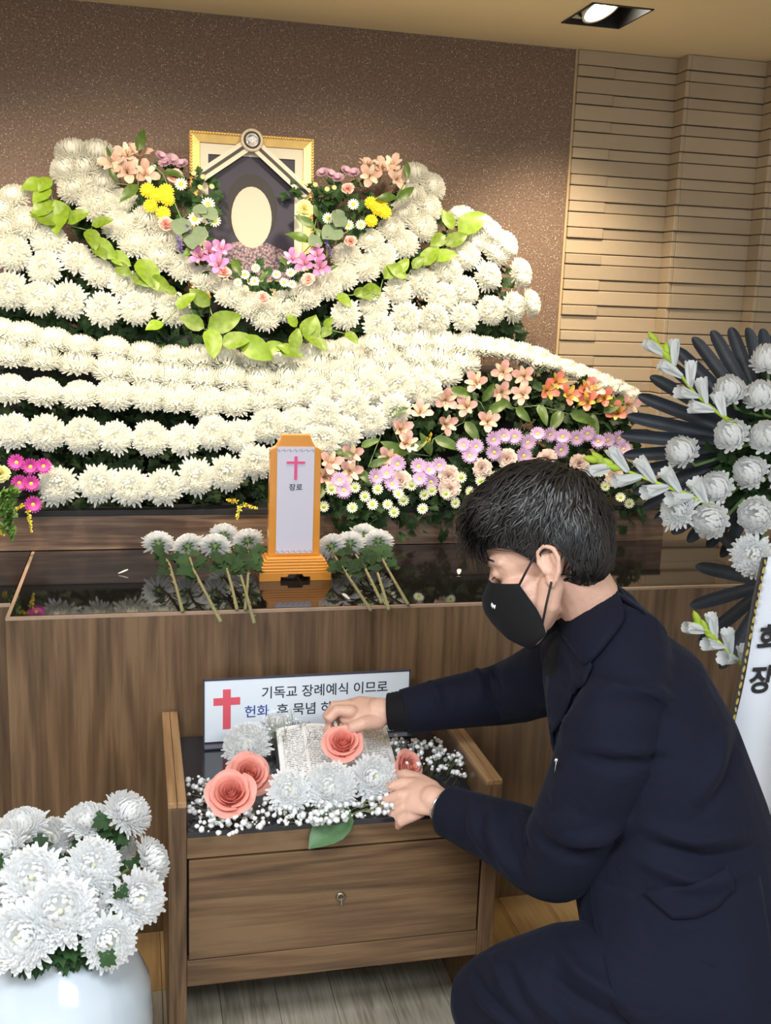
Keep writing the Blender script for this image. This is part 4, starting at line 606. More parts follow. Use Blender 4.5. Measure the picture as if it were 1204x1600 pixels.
def mum_mesh(kind, seed):
    r = random.Random(seed); mb = MB()
    N = {"open": 270, "dense": 280, "loose": 210, "bud": 110}[kind]
    Rd, Hd, tmax = {'open': (0.86, 0.60, 98), 'dense': (0.92, 0.66, 104), 'loose': (0.80, 0.52, 96), 'bud': (0.78, 1.02, 88)}[kind]
    ct = 1-math.cos(R(tmax))
    for i in range(N):
        f = (i+0.5)/N; phi = i*GA + r.uniform(-.1, .1)
        th = math.acos(1-f*ct); k = r.uniform(.96, 1.04)
        ext = 1.0 + ({'open': 0.16, 'dense': 0.06, 'loose': 0.30, 'bud': 0.10}[kind]*max(0, (f-.72)/.28)*r.uniform(.4, 1.15))
        T_ = (Rd*math.sin(th)*k*ext, Hd*math.cos(th)*k + 0.02 - (0.10 if kind in ('loose', 'open') else 0)*max(0, (f-.85)/.15)*r.uniform(-.3, 1))
        th2 = min(th + R(34*(1-f)+10), R(112))
        q = 0.80
        C_ = (Rd*math.sin(th2)*q, Hd*math.cos(th2)*q)
        if kind == 'bud': C_ = (Rd*math.sin(min(th2+.3, R(90)))*0.95, Hd*math.cos(th2)*0.55 + 0.1)
        B_ = (0.10*math.sin(th), 0.05*math.cos(th))
        w = {"open": 0.125, "dense": 0.118, "loose": 0.155, "bud": 0.21}[kind]*r.uniform(.85, 1.1)
        petal2(mb, phi, B_, C_, T_, w, 0.32, 5, 0.40, r.uniform(-.04, .04))
    return mb.mesh('petals', True)

MT['mum'] = mat('white_chrysanthemum_petal', (0.93, 0.93, 0.88), 0.6, vary=0.02, vscale=3, trans=0.48)
MT['mum_cool'] = mat('white_chrysanthemum_petal_cool_lit', (0.93, 0.94, 0.945), 0.6, vary=0.02, vscale=3, trans=0.48)  # bluish copy of the petal white; cool room light put into the colour
MT['mum_center'] = mat('chrysanthemum_center', (0.80, 0.80, 0.55), 0.6)
MT['stem'] = mat('green_stem', (0.16, 0.26, 0.085), 0.55)
MT['stem_pale'] = mat('pale_cut_stem', (0.23, 0.21, 0.10), 0.6, vary=0.15, vscale=40)
MT['foliage'] = mat('dark_chrysanthemum_leaf', (0.024, 0.058, 0.018), 0.6, spec=0.25, vary=0.45, vscale=12, trans=0.12)
MT['foliage_mid'] = mat('green_chrysanthemum_leaf', (0.028, 0.070, 0.022), 0.6, spec=0.25, vary=0.4, vscale=12, trans=0.15)
MT['leaf_bright'] = mat('bright_green_leaf', (0.17, 0.27, 0.018), 0.42, vary=0.30, vscale=6, trans=0.2)
MT['leaf_mid'] = mat('mid_green_leaf', (0.075, 0.14, 0.020), 0.42, vary=0.30, vscale=6, trans=0.15)
MT['euca'] = mat('grey_green_eucalyptus_leaf', (0.15, 0.21, 0.13), 0.6, vary=0.12, vscale=6, trans=0.1)

KIND_M = {k: [mum_mesh(k, s) for s in ((1, 2, 3) if k != 'bud' else (4, 5))] for k in ('open', 'dense', 'loose', 'bud')}
KIND_C = {}
for k in KIND_M:
    KIND_C[k] = [m_.copy() for m_ in KIND_M[k]]
    for m_ in KIND_M[k]: m_.materials.append(MT['mum'])
    for m_ in KIND_C[k]: m_.materials.append(MT['mum_cool'])
cen = MB().lathe([(0.001, 0.34), (0.045, 0.32), (0.07, 0.26), (0.08, 0.10)], 10, caps=False).mesh('flower_center', True); cen.materials.append(MT['mum_center'])
cal = MB().lathe([(0.03, -0.55), (0.035, -0.16), (0.16, -0.08), (0.22, 0.0), (0.12, 0.02)], 8, caps=False)
for i in range(7): petal(cal, i*2*PI/7, 0.14, -0.04, 0.24, 0.16, R(-12), R(10), 0.2, 2)
cal = cal.mesh('calyx', True); cal.materials.append(MT['stem'])
RN = random.Random(77)
def place(o, rec):
    x, y, z, az, el, s = rec
    o.location = (x, y, z); o.rotation_mode = 'QUATERNION'
    o.rotation_quaternion = frame_to(dir_from(az, el), RN.uniform(0, 6.28)); o.scale = (s, s, s)

def make_mum(rec, kinds, label, group, cool=False):
    o = empty('chrysanthemum'); place(o, rec); tag(o, label, 'flower', group)
    k = RN.choice(kinds)
    link('petals', RN.choice((KIND_C if cool else KIND_M)[k]), None, o)
    link('flower_center', cen, None, o); link('calyx', cal, None, o)
    return o

def mum_row(key, kinds, where, group='white chrysanthemums of the altar', cool=False, desc='white chrysanthemum'):
    L = D[key]
    for i, rec in enumerate(L): make_mum(rec, kinds, f'{desc}, {nth(i, len(L))} {where}', group, cool)

mum_row('LM_TOP', ['dense', 'open'], 'in the peak of the big left mound')
mum_row('LM_UP', ['dense', 'open'], 'in the outer shoulder of the big left mound')
mum_row('LM_MID', ['loose', 'open'], 'in the slanting row above the left mound base')
mum_row('LM_LOW', ['loose', 'open'], 'in the bottom row of the left mound')
mum_row('VEE', ['open', 'dense'], 'in the garland dipping below the portrait')
mum_row('RM_TOP', ['dense', 'open'], 'in the peak of the right mound')
mum_row('RM_IN', ['loose', 'open'], 'beside the ivy inside the right mound')
mum_row('RM_OUT', ['open', 'loose'], 'in the outer shoulder of the right mound')
mum_row('RM_LOW', ['loose', 'open'], 'in the bottom row of the right mound')
mum_row('ROW1', ['dense'], 'in the topmost long altar row')
mum_row('EDGE', ['dense'], 'in the thin row tapering down beside the wreath')
mum_row('ROW2', ['dense'], 'in the second long altar row')
mum_row('ROW3', ['dense', 'open'], 'in the third long altar row')
mum_row('ROW4', ['loose', 'open'], 'in the fourth long altar row')
mum_row('ROW5', ['loose'], 'in the lowest long altar row')

# --- lobed chrysanthemum leaf, scattered as uncountable foliage
LOBE = [(0, 0), (.10, .10), (.30, .16), (.28, .26), (.48, .30), (.44, .42), (.66, .40), (.62, .28), (.84, .24), (.80, .12), (1.0, 0)]
LOBE = LOBE + [(x, -y) for x, y in LOBE[-2:0:-1]]
def lobed(mb, base, d, up, L):
    d = Vector(d).normalized(); sd = d.cross(Vector(up)).normalized(); nn = sd.cross(d).normalized()
    b = Vector(base); vs = [b + d*0.45*L]
    for (x, y) in LOBE: vs.append(b + d*x*L + sd*y*L + nn*(0.30*abs(y) - 0.22*x*x)*L)
    n = len(LOBE)
    mb.add(vs, [(0, i+1, (i+1) % n+1) for i in range(n)])
def foliage(name, label, pts, n, L, m, seed, spread=0.05, back=0.04, dn=0.03):
    """leaves strewn just behind and between the given flower places"""
    r = random.Random(seed); mb = MB()
    for _ in range(n):
        p = r.choice(pts); q = Vector(p[:3])
        dv = dir_from(p[3], p[4])
        base = q - dv*r.uniform(back*0.7, back*1.5) + Vector((r.uniform(-1.2, 1.2)*spread, abs(r.gauss(0, spread*.4)), r.uniform(-1.2, 1.0)*spread-dn))
        d = Vector((r.gauss(0, .8), -0.25+r.gauss(0, .5), r.gauss(-.2, .8)))
        lobed(mb, base, d, Vector((r.gauss(0, .5), -1, .5+r.gauss(0, .5))), L*r.uniform(.7, 1.25))
    o = mb.build(name, m); tag(o, label, 'foliage', kind='stuff'); return o
foliage('chrysanthemum_foliage', 'dark green leaves between the flowers of the big left mound', D['LM_TOP']+D['LM_UP']+D['LM_MID']*2+D['LM_LOW']*3, 800, 0.045, MT['foliage'], 1, .05, .07)
foliage('chrysanthemum_foliage', 'dark green leaves under the garland below the portrait', D['VEE'], 380, 0.042, MT['foliage'], 2, .04, .07, .05)
foliage('chrysanthemum_foliage', 'dark green leaves between the flowers of the right mound', D['RM_TOP']+D['RM_IN']*2+D['RM_OUT']+D['RM_LOW']*3, 850, 0.045, MT['foliage'], 3, .05, .07)
foliage('chrysanthemum_foliage', 'dark green leaves between the long altar rows of white flowers', D['ROW2']+D['ROW3']*2+D['ROW4']*3+D['ROW5']*4, 1800, 0.045, MT['foliage'], 4, .05, .08, .03)
foliage('mixed_foliage', 'dark green leaves among the pink and lilac altar flowers', D['AL_PINK']*2+D['AL_RED']*2+D['ASTER']+D['CARN']*2+D['BUTTON'], 1500, 0.042, MT['foliage'], 5, .045, .08, .01)
foliage('mixed_foliage', 'olive leaves among the mixed flowers around the portrait', D['UL_YEL']+D['UL_LILAC']+D['UL_WHITE']+D['U_GREENB']+D['UC_PURP']+D['UC_WHITE']+D['UR_YEL']+D['UR_WHITE']+D['UR_LILAC'], 420, 0.035, MT['foliage_mid'], 6, .035, .05, .01)
foliage('chrysanthemum_foliage', 'dark leaves behind the thin tapering flower row', D['EDGE']+D['ROW1'][-5:], 250, 0.04, MT['foliage'], 8, .03, .05, .08)

# --- broad leaves on branches
def leaf_mesh(name, w=0.5, fold=0.18, curl=0.35, n=6):
    mb = MB(); vs = []; fs = []
    for i in range(n+1):
        t = i/n; hw = w*0.5*math.sin(PI*t**0.8)**0.8 if 0 < t < 1 else 0.0
        a = -curl*t; x = t; z = -curl*t*t*0.5
        for lat in (-1, -.5, 0, .5, 1): vs.append((x, lat*hw, z + abs(lat)*hw*fold + 0.03*math.sin(t*9)*lat))
    for i in range(n):
        for k in range(4): b = i*5+k; fs.append((b, b+1, b+6, b+5))
    mb.add(vs, fs); return mb.mesh(name, True)
LEAF_A = leaf_mesh('leaf', 0.62, 0.2, 0.35); LEAF_A.materials.append(MT['leaf_bright'])
LEAF_B = leaf_mesh('leaf', 0.42, 0.25, 0.5); LEAF_B.materials.append(MT['leaf_mid'])
LEAF_E = leaf_mesh('leaf', 0.85, 0.06, 0.15); LEAF_E.materials.append(MT['euca'])
LEAF_P = leaf_mesh('leaf', 0.30, 0.2, 0.3); LEAF_P.materials.append(MT['leaf_mid'])
def put_leaf(me, p, q, parent, grow=1.0, face=Vector((-.15, -1, .45))):
    p, q = Vector(p), Vector(q); d = q-p; L = d.length*grow; d.normalize()
    f = (face + Vector((RN.uniform(-.5, .5), 0, RN.uniform(-.4, .4)))); zz = (f - d*f.dot(d)).normalized(); yy = zz.cross(d)
    m = Matrix((d, yy, zz)).transposed().to_4x4(); m.translation = p
    o = link('leaf', me, None, parent); L = max(L, 0.03)
    o.matrix_local = (parent.matrix_basis.inverted() if parent else Matrix()) @ m @ Matrix.Scale(L, 4)
    return o
def branch(name, key, me, label, stem=True, grow=1.25, cat='branch'):
    L = D[key]; c = Vector(L[0][:3]); root = empty(name, c); tag(root, label, cat)
    root.matrix_basis = Matrix.Translation(c)
    if stem:
        mb = MB()
        pts = [Vector(l[:3]) - c + Vector((0, .012, -.004)) for l in sorted(L, key=lambda q: q[0])]
        mb.tube(pts, 0.0016, 5)
        mb.build('stem', MT['stem'], root, smooth=True)
    for l in L: put_leaf(me, l[:3], l[3:], root, grow)
    return root
branch('leafy_branch', 'LEAF_L', LEAF_A, 'bright green leafy branch crossing the big left mound')
branch('leafy_branch', 'LEAF_C', LEAF_A, 'bright green ivy branch spilling below the garland under the portrait')
branch('leafy_branch', 'LEAF_R', LEAF_A, 'bright green leafy branch crossing the right mound')
branch('leafy_branch', 'LEAF_UR', LEAF_B, 'green leaves among mixed flowers right of the portrait')
branch('leafy_branch', 'LEAF_UL', LEAF_B, 'narrow green leaves among mixed flowers left of the portrait')
branch('eucalyptus_branch', 'EUC_L', LEAF_E, 'grey green round eucalyptus leaves at the left side of the portrait', grow=1.35)
branch('eucalyptus_branch', 'EUC_R', LEAF_E, 'grey green round eucalyptus leaves at the right side of the portrait', grow=1.35)
branch('leafy_branch', 'LEAF_AL', LEAF_B, 'mid green leaves among the pink lilies behind the kneeling person', grow=1.6)

# --- small flowers
def daisy_parts(n, w, colr, colc, cr=0.30, el=8, layers=1, nm='d'):
    mb = MB()
    for l in range(layers):
        for i in range(n): petal(mb, (i+0.5*l)*2*PI/n + 0.05*math.sin(i*3.1), 0.14, 0.02+0.05*l, 0.86-0.16*l, w, R(el+14*l), R(el-6+14*l), 0.15, 3, 0.6)
    pm = mb.mesh('petals', True); pm.materials.append(mat(nm+'_petal', colr, 0.55, vary=0.10, vscale=2, trans=0.2))
    cm = MB().lathe([(0.001, 0.16), (cr*0.6, 0.14), (cr, 0.06), (cr, 0.0)], 10, caps=False).mesh('flower_center', True); cm.materials.append(mat(nm+'_center', colc, 0.7))
    sm = MB().lathe([(0.05, -0.9), (0.05, -0.12), (0.22, -0.05), (0.24, 0.02)], 6, caps=False).mesh('calyx', True); sm.materials.append(MT['stem'])
    return pm, cm, sm
def alstro_parts(colo, coli, nm):
    mb = MB()
    for i in range(3): petal(mb, i*2*PI/3, 0.06, -0.25, 1.25, 0.66, R(62), R(8), 0.30, 5, 0.45)
    om = mb.mesh('outer_petals', True); om.materials.append(mat(nm+'_outer', colo, 0.5, vary=0.22, vscale=2.5, trans=0.25))
    mb = MB()
    for i in range(3): petal(mb, PI/3+i*2*PI/3, 0.05, -0.22, 1.15, 0.40, R(66), R(18), 0.35, 5, 0.4)
    im = mb.mesh('inner_petals', True); im.materials.append(mat(nm+'_inner', coli, 0.5, vary=0.30, vscale=6, trans=0.25))
    mb = MB()
    for i in range(6):
        a = i*PI/3+.3; mb.tube([(0, 0, -0.1), (0.08*math.cos(a), 0.08*math.sin(a), 0.3), (0.16*math.cos(a), 0.16*math.sin(a), 0.55)], [0.02, 0.018, 0.03], 4)
    tm = mb.mesh('stamens', True); tm.materials.append(mat(nm+'_stamen', (0.45, 0.22, 0.10), 0.6))
    sm = MB().lathe([(0.05, -1.3), (0.06, -0.55), (0.13, -0.4), (0.10, -0.2)], 6, caps=False).mesh('calyx', True); sm.materials.append(MT['stem'])
    return om, im, tm, sm
def carnation_parts(col, nm):
    r = random.Random(9); mb = MB()
    for i in range(46):
        f = (i+.5)/46
        petal(mb, i*GA, 0.05, 0.0, 0.5+0.45*f, 0.55, R(88-72*f + r.uniform(-8, 8)), R(70-80*f+r.uniform(-10, 25)), r.uniform(-.5, .6), 4, 0.95, r.uniform(-.1, .1), 0.035)
    pm = mb.mesh('petals', True); pm.materials.append(mat(nm, col, 0.6, vary=0.12, vscale=3, trans=0.25))
    sm = MB().lathe([(0.06, -1.0), (0.08, -0.5), (0.2, -0.4), (0.24, 0.05)], 8, caps=False).mesh('calyx', True); sm.materials.append(MT['stem'])
    return pm, sm
PN = {5: None}
def small(key, name, parts, names, label, where, group, cat='flower'):
    L = D[key]
    for i, rec in enumerate(L):
        o = empty(name); place(o, rec); tag(o, f'{label}, {nth(i, len(L))} {where}' if len(L) > 1 else f'{label} {where}', cat, group)
        for me, n in zip(parts, names): link(n, me, None, o)
DN_ = ('petals', 'flower_center', 'calyx'); AN_ = ('outer_petals', 'inner_petals', 'stamens', 'calyx'); CN_ = ('petals', 'calyx')
A_PINK = alstro_parts((0.88, 0.50, 0.46), (0.92, 0.68, 0.50), 'pink_lily'); A_RED = alstro_parts((0.90, 0.27, 0.20), (0.93, 0.58, 0.14), 'red_lily')
A_PEACH = alstro_parts((0.92, 0.58, 0.46), (0.93, 0.68, 0.56), 'peach_lily'); A_PURP = alstro_parts((0.66, 0.24, 0.52), (0.74, 0.38, 0.60), 'purple_lily')
ASTER_ = daisy_parts(20, 0.22, (0.64, 0.44, 0.70), (0.62, 0.58, 0.10), 0.28, 8, 2, 'lilac_aster')
BUTTON_ = daisy_parts(14, 0.28, (0.80, 0.82, 0.68), (0.42, 0.55, 0.06), 0.42, 12, 1, 'white_button')
YEL_ = daisy_parts(18, 0.24, (0.88, 0.66, 0.03), (0.75, 0.50, 0.03), 0.25, 15, 3, 'yellow_daisy')
MAG_ = daisy_parts(18, 0.25, (0.58, 0.06, 0.36), (0.80, 0.52, 0.04), 0.30, 20, 2, 'magenta_daisy')
LIL_ = daisy_parts(18, 0.24, (0.70, 0.46, 0.58), (0.60, 0.42, 0.35), 0.22, 25, 3, 'dusty_lilac')
GRN_ = daisy_parts(12, 0.30, (0.62, 0.66, 0.35), (0.40, 0.50, 0.10), 0.5, 40, 1, 'green_button')
C_PALE = carnation_parts((0.93, 0.76, 0.69), 'pale_pink_carnation'); C_PINK = carnation_parts((0.92, 0.52, 0.46), 'pink_carnation'); C_YEL = carnation_parts((0.86, 0.80, 0.38), 'pale_yellow_bloom')
small('AL_PINK', 'alstroemeria', A_PINK, AN_, 'pink alstroemeria', 'in the bank behind the kneeling person', 'pink alstroemerias')
small('AL_RED', 'alstroemeria', A_RED, AN_, 'coral red alstroemeria', 'under the tapering white row', 'red alstroemerias')
small('ASTER', 'aster', ASTER_, DN_, 'lilac aster', 'among the lilac row of the altar bank', 'lilac asters')
small('BUTTON', 'button_daisy', BUTTON_, DN_, 'small white daisy', 'along the lower edge of the mixed bank', 'white button daisies')
small('CARN', 'carnation', C_PALE, CN_, 'pale pink carnation', 'above the small white daisies', 'pale pink carnations')
small('UL_PEACH', 'alstroemeria', A_PEACH, AN_, 'peach alstroemeria', 'atop the flowers left of the portrait', 'peach alstroemerias')
small('UR_PEACH', 'alstroemeria', A_PEACH, AN_, 'peach alstroemeria', 'atop the flowers right of the portrait', 'peach alstroemerias')
small('UL_LILAC', 'chrysanthemum_spray', LIL_, DN_, 'dusty lilac small bloom', 'beside the left edge of the gold frame', 'dusty lilac blooms')
small('UR_LILAC', 'chrysanthemum_spray', LIL_, DN_, 'dusty lilac small bloom', 'beside the right edge of the gold frame', 'dusty lilac blooms')
small('UL_YEL', 'yellow_daisy', YEL_, DN_, 'bright yellow daisy', 'in the yellow cluster left of the portrait', 'yellow daisies')
small('UR_YEL', 'yellow_daisy', YEL_, DN_, 'bright yellow daisy', 'in the yellow cluster right of the portrait', 'yellow daisies')
small('UL_CARN', 'carnation', C_PINK, CN_, 'salmon pink carnation', 'near the yellow daisies left of the portrait', 'pink carnations')
small('UC_CARN', 'carnation', C_PINK, CN_, 'small pink carnation', 'around the garland dip and portrait', 'pink carnations')
small('UL_WHITE', 'white_daisy', BUTTON_, DN_, 'creamy white daisy', 'beside the eucalyptus left of the portrait', 'white daisies by the portrait')
small('UC_WHITE', 'white_daisy', BUTTON_, DN_, 'tiny white daisy', 'at the foot of the portrait', 'white daisies by the portrait')
small('UR_WHITE', 'white_daisy', BUTTON_, DN_, 'creamy white daisy', 'below the lilac blooms right of the portrait', 'white daisies by the portrait')
small('U_GREENB', 'green_button_flower', GRN_, DN_, 'tiny pale green button flower', 'along the portrait sides', 'green buttons')
small('U_PALEY', 'pale_yellow_carnation', C_YEL, CN_, 'pale yellow ruffled bloom', 'touching the right side of the portrait', None)
small('UC_PURP', 'alstroemeria', A_PURP, AN_, 'purple pink alstroemeria', 'at the foot of the portrait', 'purple alstroemerias')
small('MAG', 'magenta_daisy', MAG_, DN_, 'magenta daisy', 'beside the lowest altar row above the fern', 'magenta daisies')
small('PALEB', 'pale_green_bloom', C_YEL, CN_, 'pale yellow bloom cut by the left frame edge', 'above the fern', None)
# spikes, sprigs, ferns
def sprig(name, p, q, label, m, blob, n, cat, group, arch=0.0):
    p, q = Vector(p), Vector(q); root = empty(name, p); tag(root, label, cat, group)
    d = q-p; mb = MB(); mb.tube([Vector(), d*0.5+Vector((0, -arch, arch)), d], [0.0014, 0.0012, 0.0008], 4); mb.build('stem', MT['stem'], root, smooth=True)
    mb = MB(); r = random.Random(int(1e5*abs(p.x))+3)
    for i in range(n):
        t = 0.15 + 0.85*i/n; c = d*t + Vector((0, -arch, arch))*4*t*(1-t)*0.5
        for k in range(3):
            dv = (Vector((r.gauss(0, 1), r.gauss(0, 1)-.4, r.gauss(0, 1))) + d.normalized()*0.9).normalized()
            e = c + dv*blob*(1.15-0.6*t); s = dv.orthogonal().normalized()*blob*0.28
            mb.add([c, (c+e)/2+s, e, (c+e)/2-s], [(0, 1, 2, 3)])
    mb.build('florets', m, root, smooth=True); return root
MT['violet'] = mat('violet_spike', (0.20, 0.15, 0.42), 0.6, vary=0.2); MT['goldrod'] = mat('goldenrod_yellow', (0.66, 0.52, 0.04), 0.6, vary=0.2)
MT['fern'] = mat('fern_green', (0.095, 0.19, 0.035), 0.55, vary=0.35, vscale=10, trans=0.15)
for i, l in enumerate(D['VERON']): sprig('speedwell_spike', l[:3], l[3:], f'violet flower spike, {nth(i, 5)} beside the portrait', MT['violet'], 0.010, 12, 'flower', 'violet spikes')
wh = ['hanging under the magenta daisies', 'cut by the left frame edge', 'beside the magenta daisies', 'nearest left of the tablet', 'drooping left of the tablet', 'touching the tablet', 'among the pink lilies']
for i, l in enumerate(D['SPRIG']): sprig('goldenrod_sprig', l[:3], l[3:], f'yellow goldenrod sprig {wh[i]}', MT['goldrod'], 0.010, 14, 'flower', 'goldenrod sprigs')
for i, l in enumerate(D['FERN']): sprig('fern_frond', l[:3], l[3:], f'green fern frond, {nth(i, 5)} hanging over the riser at the left frame edge', MT['fern'], 0.026, 18, 'fern', 'fern fronds')
# ------------------------------------------------------------------ kneeling person: joints and cloth sections in metres
PD = {}
PD['R2'] = (0.9731,-0.2276,0.0363)
PD['U2'] = (0.0101,0.1995,0.9798)
PD['F'] = (0.2302,0.9531,-0.1965)
PD['S'] = (0.0565,-0.9981,0.0261)
PD['TORSO'] = [(0.7973,1.651,0.9262,0.066,0.062),(0.81,1.6377,0.8766,0.125,0.088),(0.8249,1.6141,0.8307,0.182,0.128),(0.8543,1.576,0.7309,0.195,0.152),(0.8874,1.5315,0.6051,0.19,0.168),(0.9001,1.4851,0.4963,0.19,0.178),(0.9174,1.4473,0.3841,0.2,0.18),(0.9271,1.4148,0.289,0.205,0.175),(0.9317,1.3994,0.2197,0.2,0.165)]
PD['SL_N'] = [(0.7929,1.5056,0.8266,0.082),(0.7568,1.4883,0.7515,0.088),(0.7271,1.5036,0.638,0.082),(0.7055,1.5312,0.5428,0.08),(0.6845,1.5621,0.5156,0.075),(0.6401,1.6359,0.5163,0.062),(0.5913,1.71,0.5132,0.052),(0.5667,1.7519,0.5093,0.048)]
PD['SL_F'] = [(0.8131,1.7573,0.7989,0.08),(0.7816,1.8451,0.7297,0.074),(0.7379,1.9369,0.6658,0.064),(0.6734,1.9496,0.6517,0.058),(0.5946,1.9605,0.6378,0.052),(0.529,1.9683,0.6243,0.046)]
PD['ARM_N'] = [(0.7826,1.5069,0.821,0.045),(0.7094,1.5397,0.5378,0.04),(0.5827,1.7222,0.5115,0.03),(0.5649,1.7633,0.5115,0.027),(0.5442,1.7853,0.518,0.028)]
PD['ARM_F'] = [(0.8131,1.7573,0.7989,0.045),(0.7249,1.9389,0.6601,0.038),(0.556,1.9679,0.6286,0.028),(0.5071,1.9783,0.6216,0.027),(0.4789,1.9849,0.6205,0.029)]
PD['PALM_N'] = [(0.5592,1.7708,0.5161,0.0291),(0.5372,1.7925,0.5189,0.0381),(0.5172,1.8124,0.516,0.0403),(0.5028,1.8251,0.5095,0.0358)]
PD['FING_N'] = [[(0.525,1.834,0.5277,0.014),(0.5019,1.8446,0.527,0.0129),(0.4737,1.8542,0.515,0.0121),(0.4615,1.8655,0.4942,0.011),(0.4691,1.8775,0.4698,0.0099)],[(0.5172,1.8132,0.5196,0.014),(0.4895,1.8189,0.5149,0.0129),(0.4652,1.8319,0.4984,0.0121),(0.4599,1.8443,0.4763,0.011),(0.4716,1.8578,0.4535,0.0099)],[(0.5169,1.7997,0.505,0.0134),(0.4924,1.8021,0.4978,0.0123),(0.4723,1.8109,0.4816,0.0114),(0.4696,1.8233,0.462,0.0104),(0.4827,1.8372,0.4428,0.0095)],[(0.5219,1.788,0.4945,0.0129),(0.5021,1.7885,0.484,0.0112),(0.4866,1.7951,0.4725,0.0103),(0.4829,1.8087,0.4577,0.0095),(0.4937,1.8189,0.4433,0.0087)],[(0.5524,1.8117,0.5283,0.0162),(0.5326,1.8535,0.5299,0.014),(0.5118,1.8743,0.5298,0.0129),(0.4955,1.8917,0.5187,0.0118),(0.4903,1.9004,0.5038,0.0103)]]
PD['PALM_F'] = [(0.502,1.9795,0.6214,0.0302),(0.4724,1.9867,0.6216,0.0358),(0.4414,1.999,0.6198,0.0381),(0.4165,2.0089,0.613,0.0336)]
PD['FING_F'] = [[(0.422,1.9837,0.6243,0.0146),(0.3939,1.9908,0.6258,0.0132),(0.3763,1.9863,0.6091,0.0121),(0.376,1.9816,0.5861,0.011),(0.3869,1.98,0.5652,0.0099)],[(0.4231,2.0098,0.6249,0.0143),(0.3943,2.0213,0.6219,0.0132),(0.3786,2.0207,0.6005,0.0121),(0.3796,2.0156,0.5771,0.011),(0.3902,2.0046,0.5613,0.0099)],[(0.4345,2.0313,0.6157,0.0134),(0.4076,2.0468,0.6082,0.0123),(0.3938,2.0505,0.5845,0.0114),(0.394,2.0407,0.5628,0.0104),(0.4021,2.0307,0.5493,0.0095)],[(0.4453,2.0423,0.605,0.0129),(0.4244,2.0606,0.593,0.0112),(0.4106,2.0648,0.5719,0.0103),(0.4095,2.0564,0.5552,0.0095),(0.415,2.0475,0.5442,0.0087)],[(0.4742,1.9624,0.6077,0.0168),(0.4395,1.9504,0.6106,0.0146),(0.4183,1.949,0.6042,0.0132),(0.4102,1.9523,0.5854,0.0121),(0.4044,1.9601,0.5657,0.0103)]]
PD['NECK'] = [(0.7158,1.6274,1.0216,0.058),(0.7449,1.6327,0.9796,0.056),(0.7766,1.641,0.9299,0.06),(0.8046,1.6412,0.8876,0.075)]
PD['HEAD_O'] = (0.6933,1.6317,1.0165)
PD['HF'] = (-0.8278,0.4419,-0.3456)
PD['HS'] = (-0.5197,-0.8361,0.1756)
PD['HU'] = (-0.2113,0.325,0.9218)
PD['TH_N'] = [(0.8958,1.3432,0.3632,0.118),(0.7942,1.3884,0.3616,0.115),(0.6874,1.45,0.3317,0.105),(0.6175,1.5006,0.2912,0.088),(0.5983,1.5211,0.2665,0.083)]
PD['KNEE_N'] = (0.5982,1.5202,0.2622)
PD['TH_F'] = [(0.989,1.5224,0.2217,0.115),(0.8893,1.6512,0.1697,0.1),(0.7874,1.7131,0.0963,0.085)]
PD['COLLAR'] = [((0.7583,1.5343,1.027),(0.7814,1.5023,1.0006)),((0.7345,1.5326,0.9912),(0.7759,1.4937,0.9527)),((0.7106,1.5314,0.9574),(0.7452,1.4931,0.914)),((0.6899,1.5304,0.9279),(0.7146,1.4924,0.8742))]
PD['LAPEL'] = [((0.7043,1.5281,0.9335),(0.7237,1.4913,0.8797)),((0.6906,1.5238,0.8971),(0.7113,1.4879,0.8487)),((0.679,1.5181,0.8556),(0.7009,1.4851,0.823)),((0.6726,1.5143,0.8296),(0.701,1.4867,0.8311)),((0.666,1.5063,0.7832),(0.6885,1.4807,0.787)),((0.6593,1.4973,0.7316),(0.6697,1.4736,0.7304)),((0.6547,1.4878,0.68),(0.6551,1.4676,0.6842))]
PD['FLAP'] = [((0.7572,1.3127,0.5615),(0.7986,1.2959,0.5287)),((0.7972,1.3065,0.5783),(0.8347,1.2886,0.5357)),((0.8401,1.2996,0.5952),(0.8634,1.2851,0.5521)),((0.883,1.2927,0.6121),(0.8903,1.2847,0.5818))]
PD['FRONT_EDGE'] = [(0.7013,1.3452,0.5519),(0.6988,1.3342,0.4956),(0.7011,1.3217,0.4377),(0.7112,1.3094,0.3897)]
PD['SKIRT'] = [((0.6927,1.3293,0.5668),(0.7024,1.2922,0.398)),((0.7003,1.3282,0.5699),(0.7146,1.2864,0.3841)),((0.7498,1.3176,0.5765),(0.7569,1.2686,0.3475)),((0.8163,1.304,0.5886),(0.8326,1.247,0.3312)),((0.8829,1.2904,0.6006),(0.899,1.2295,0.3241)),((0.9447,1.2779,0.6125),(0.9559,1.2162,0.3262))]
PD['PIN'] = (0.6566,1.477,0.732)
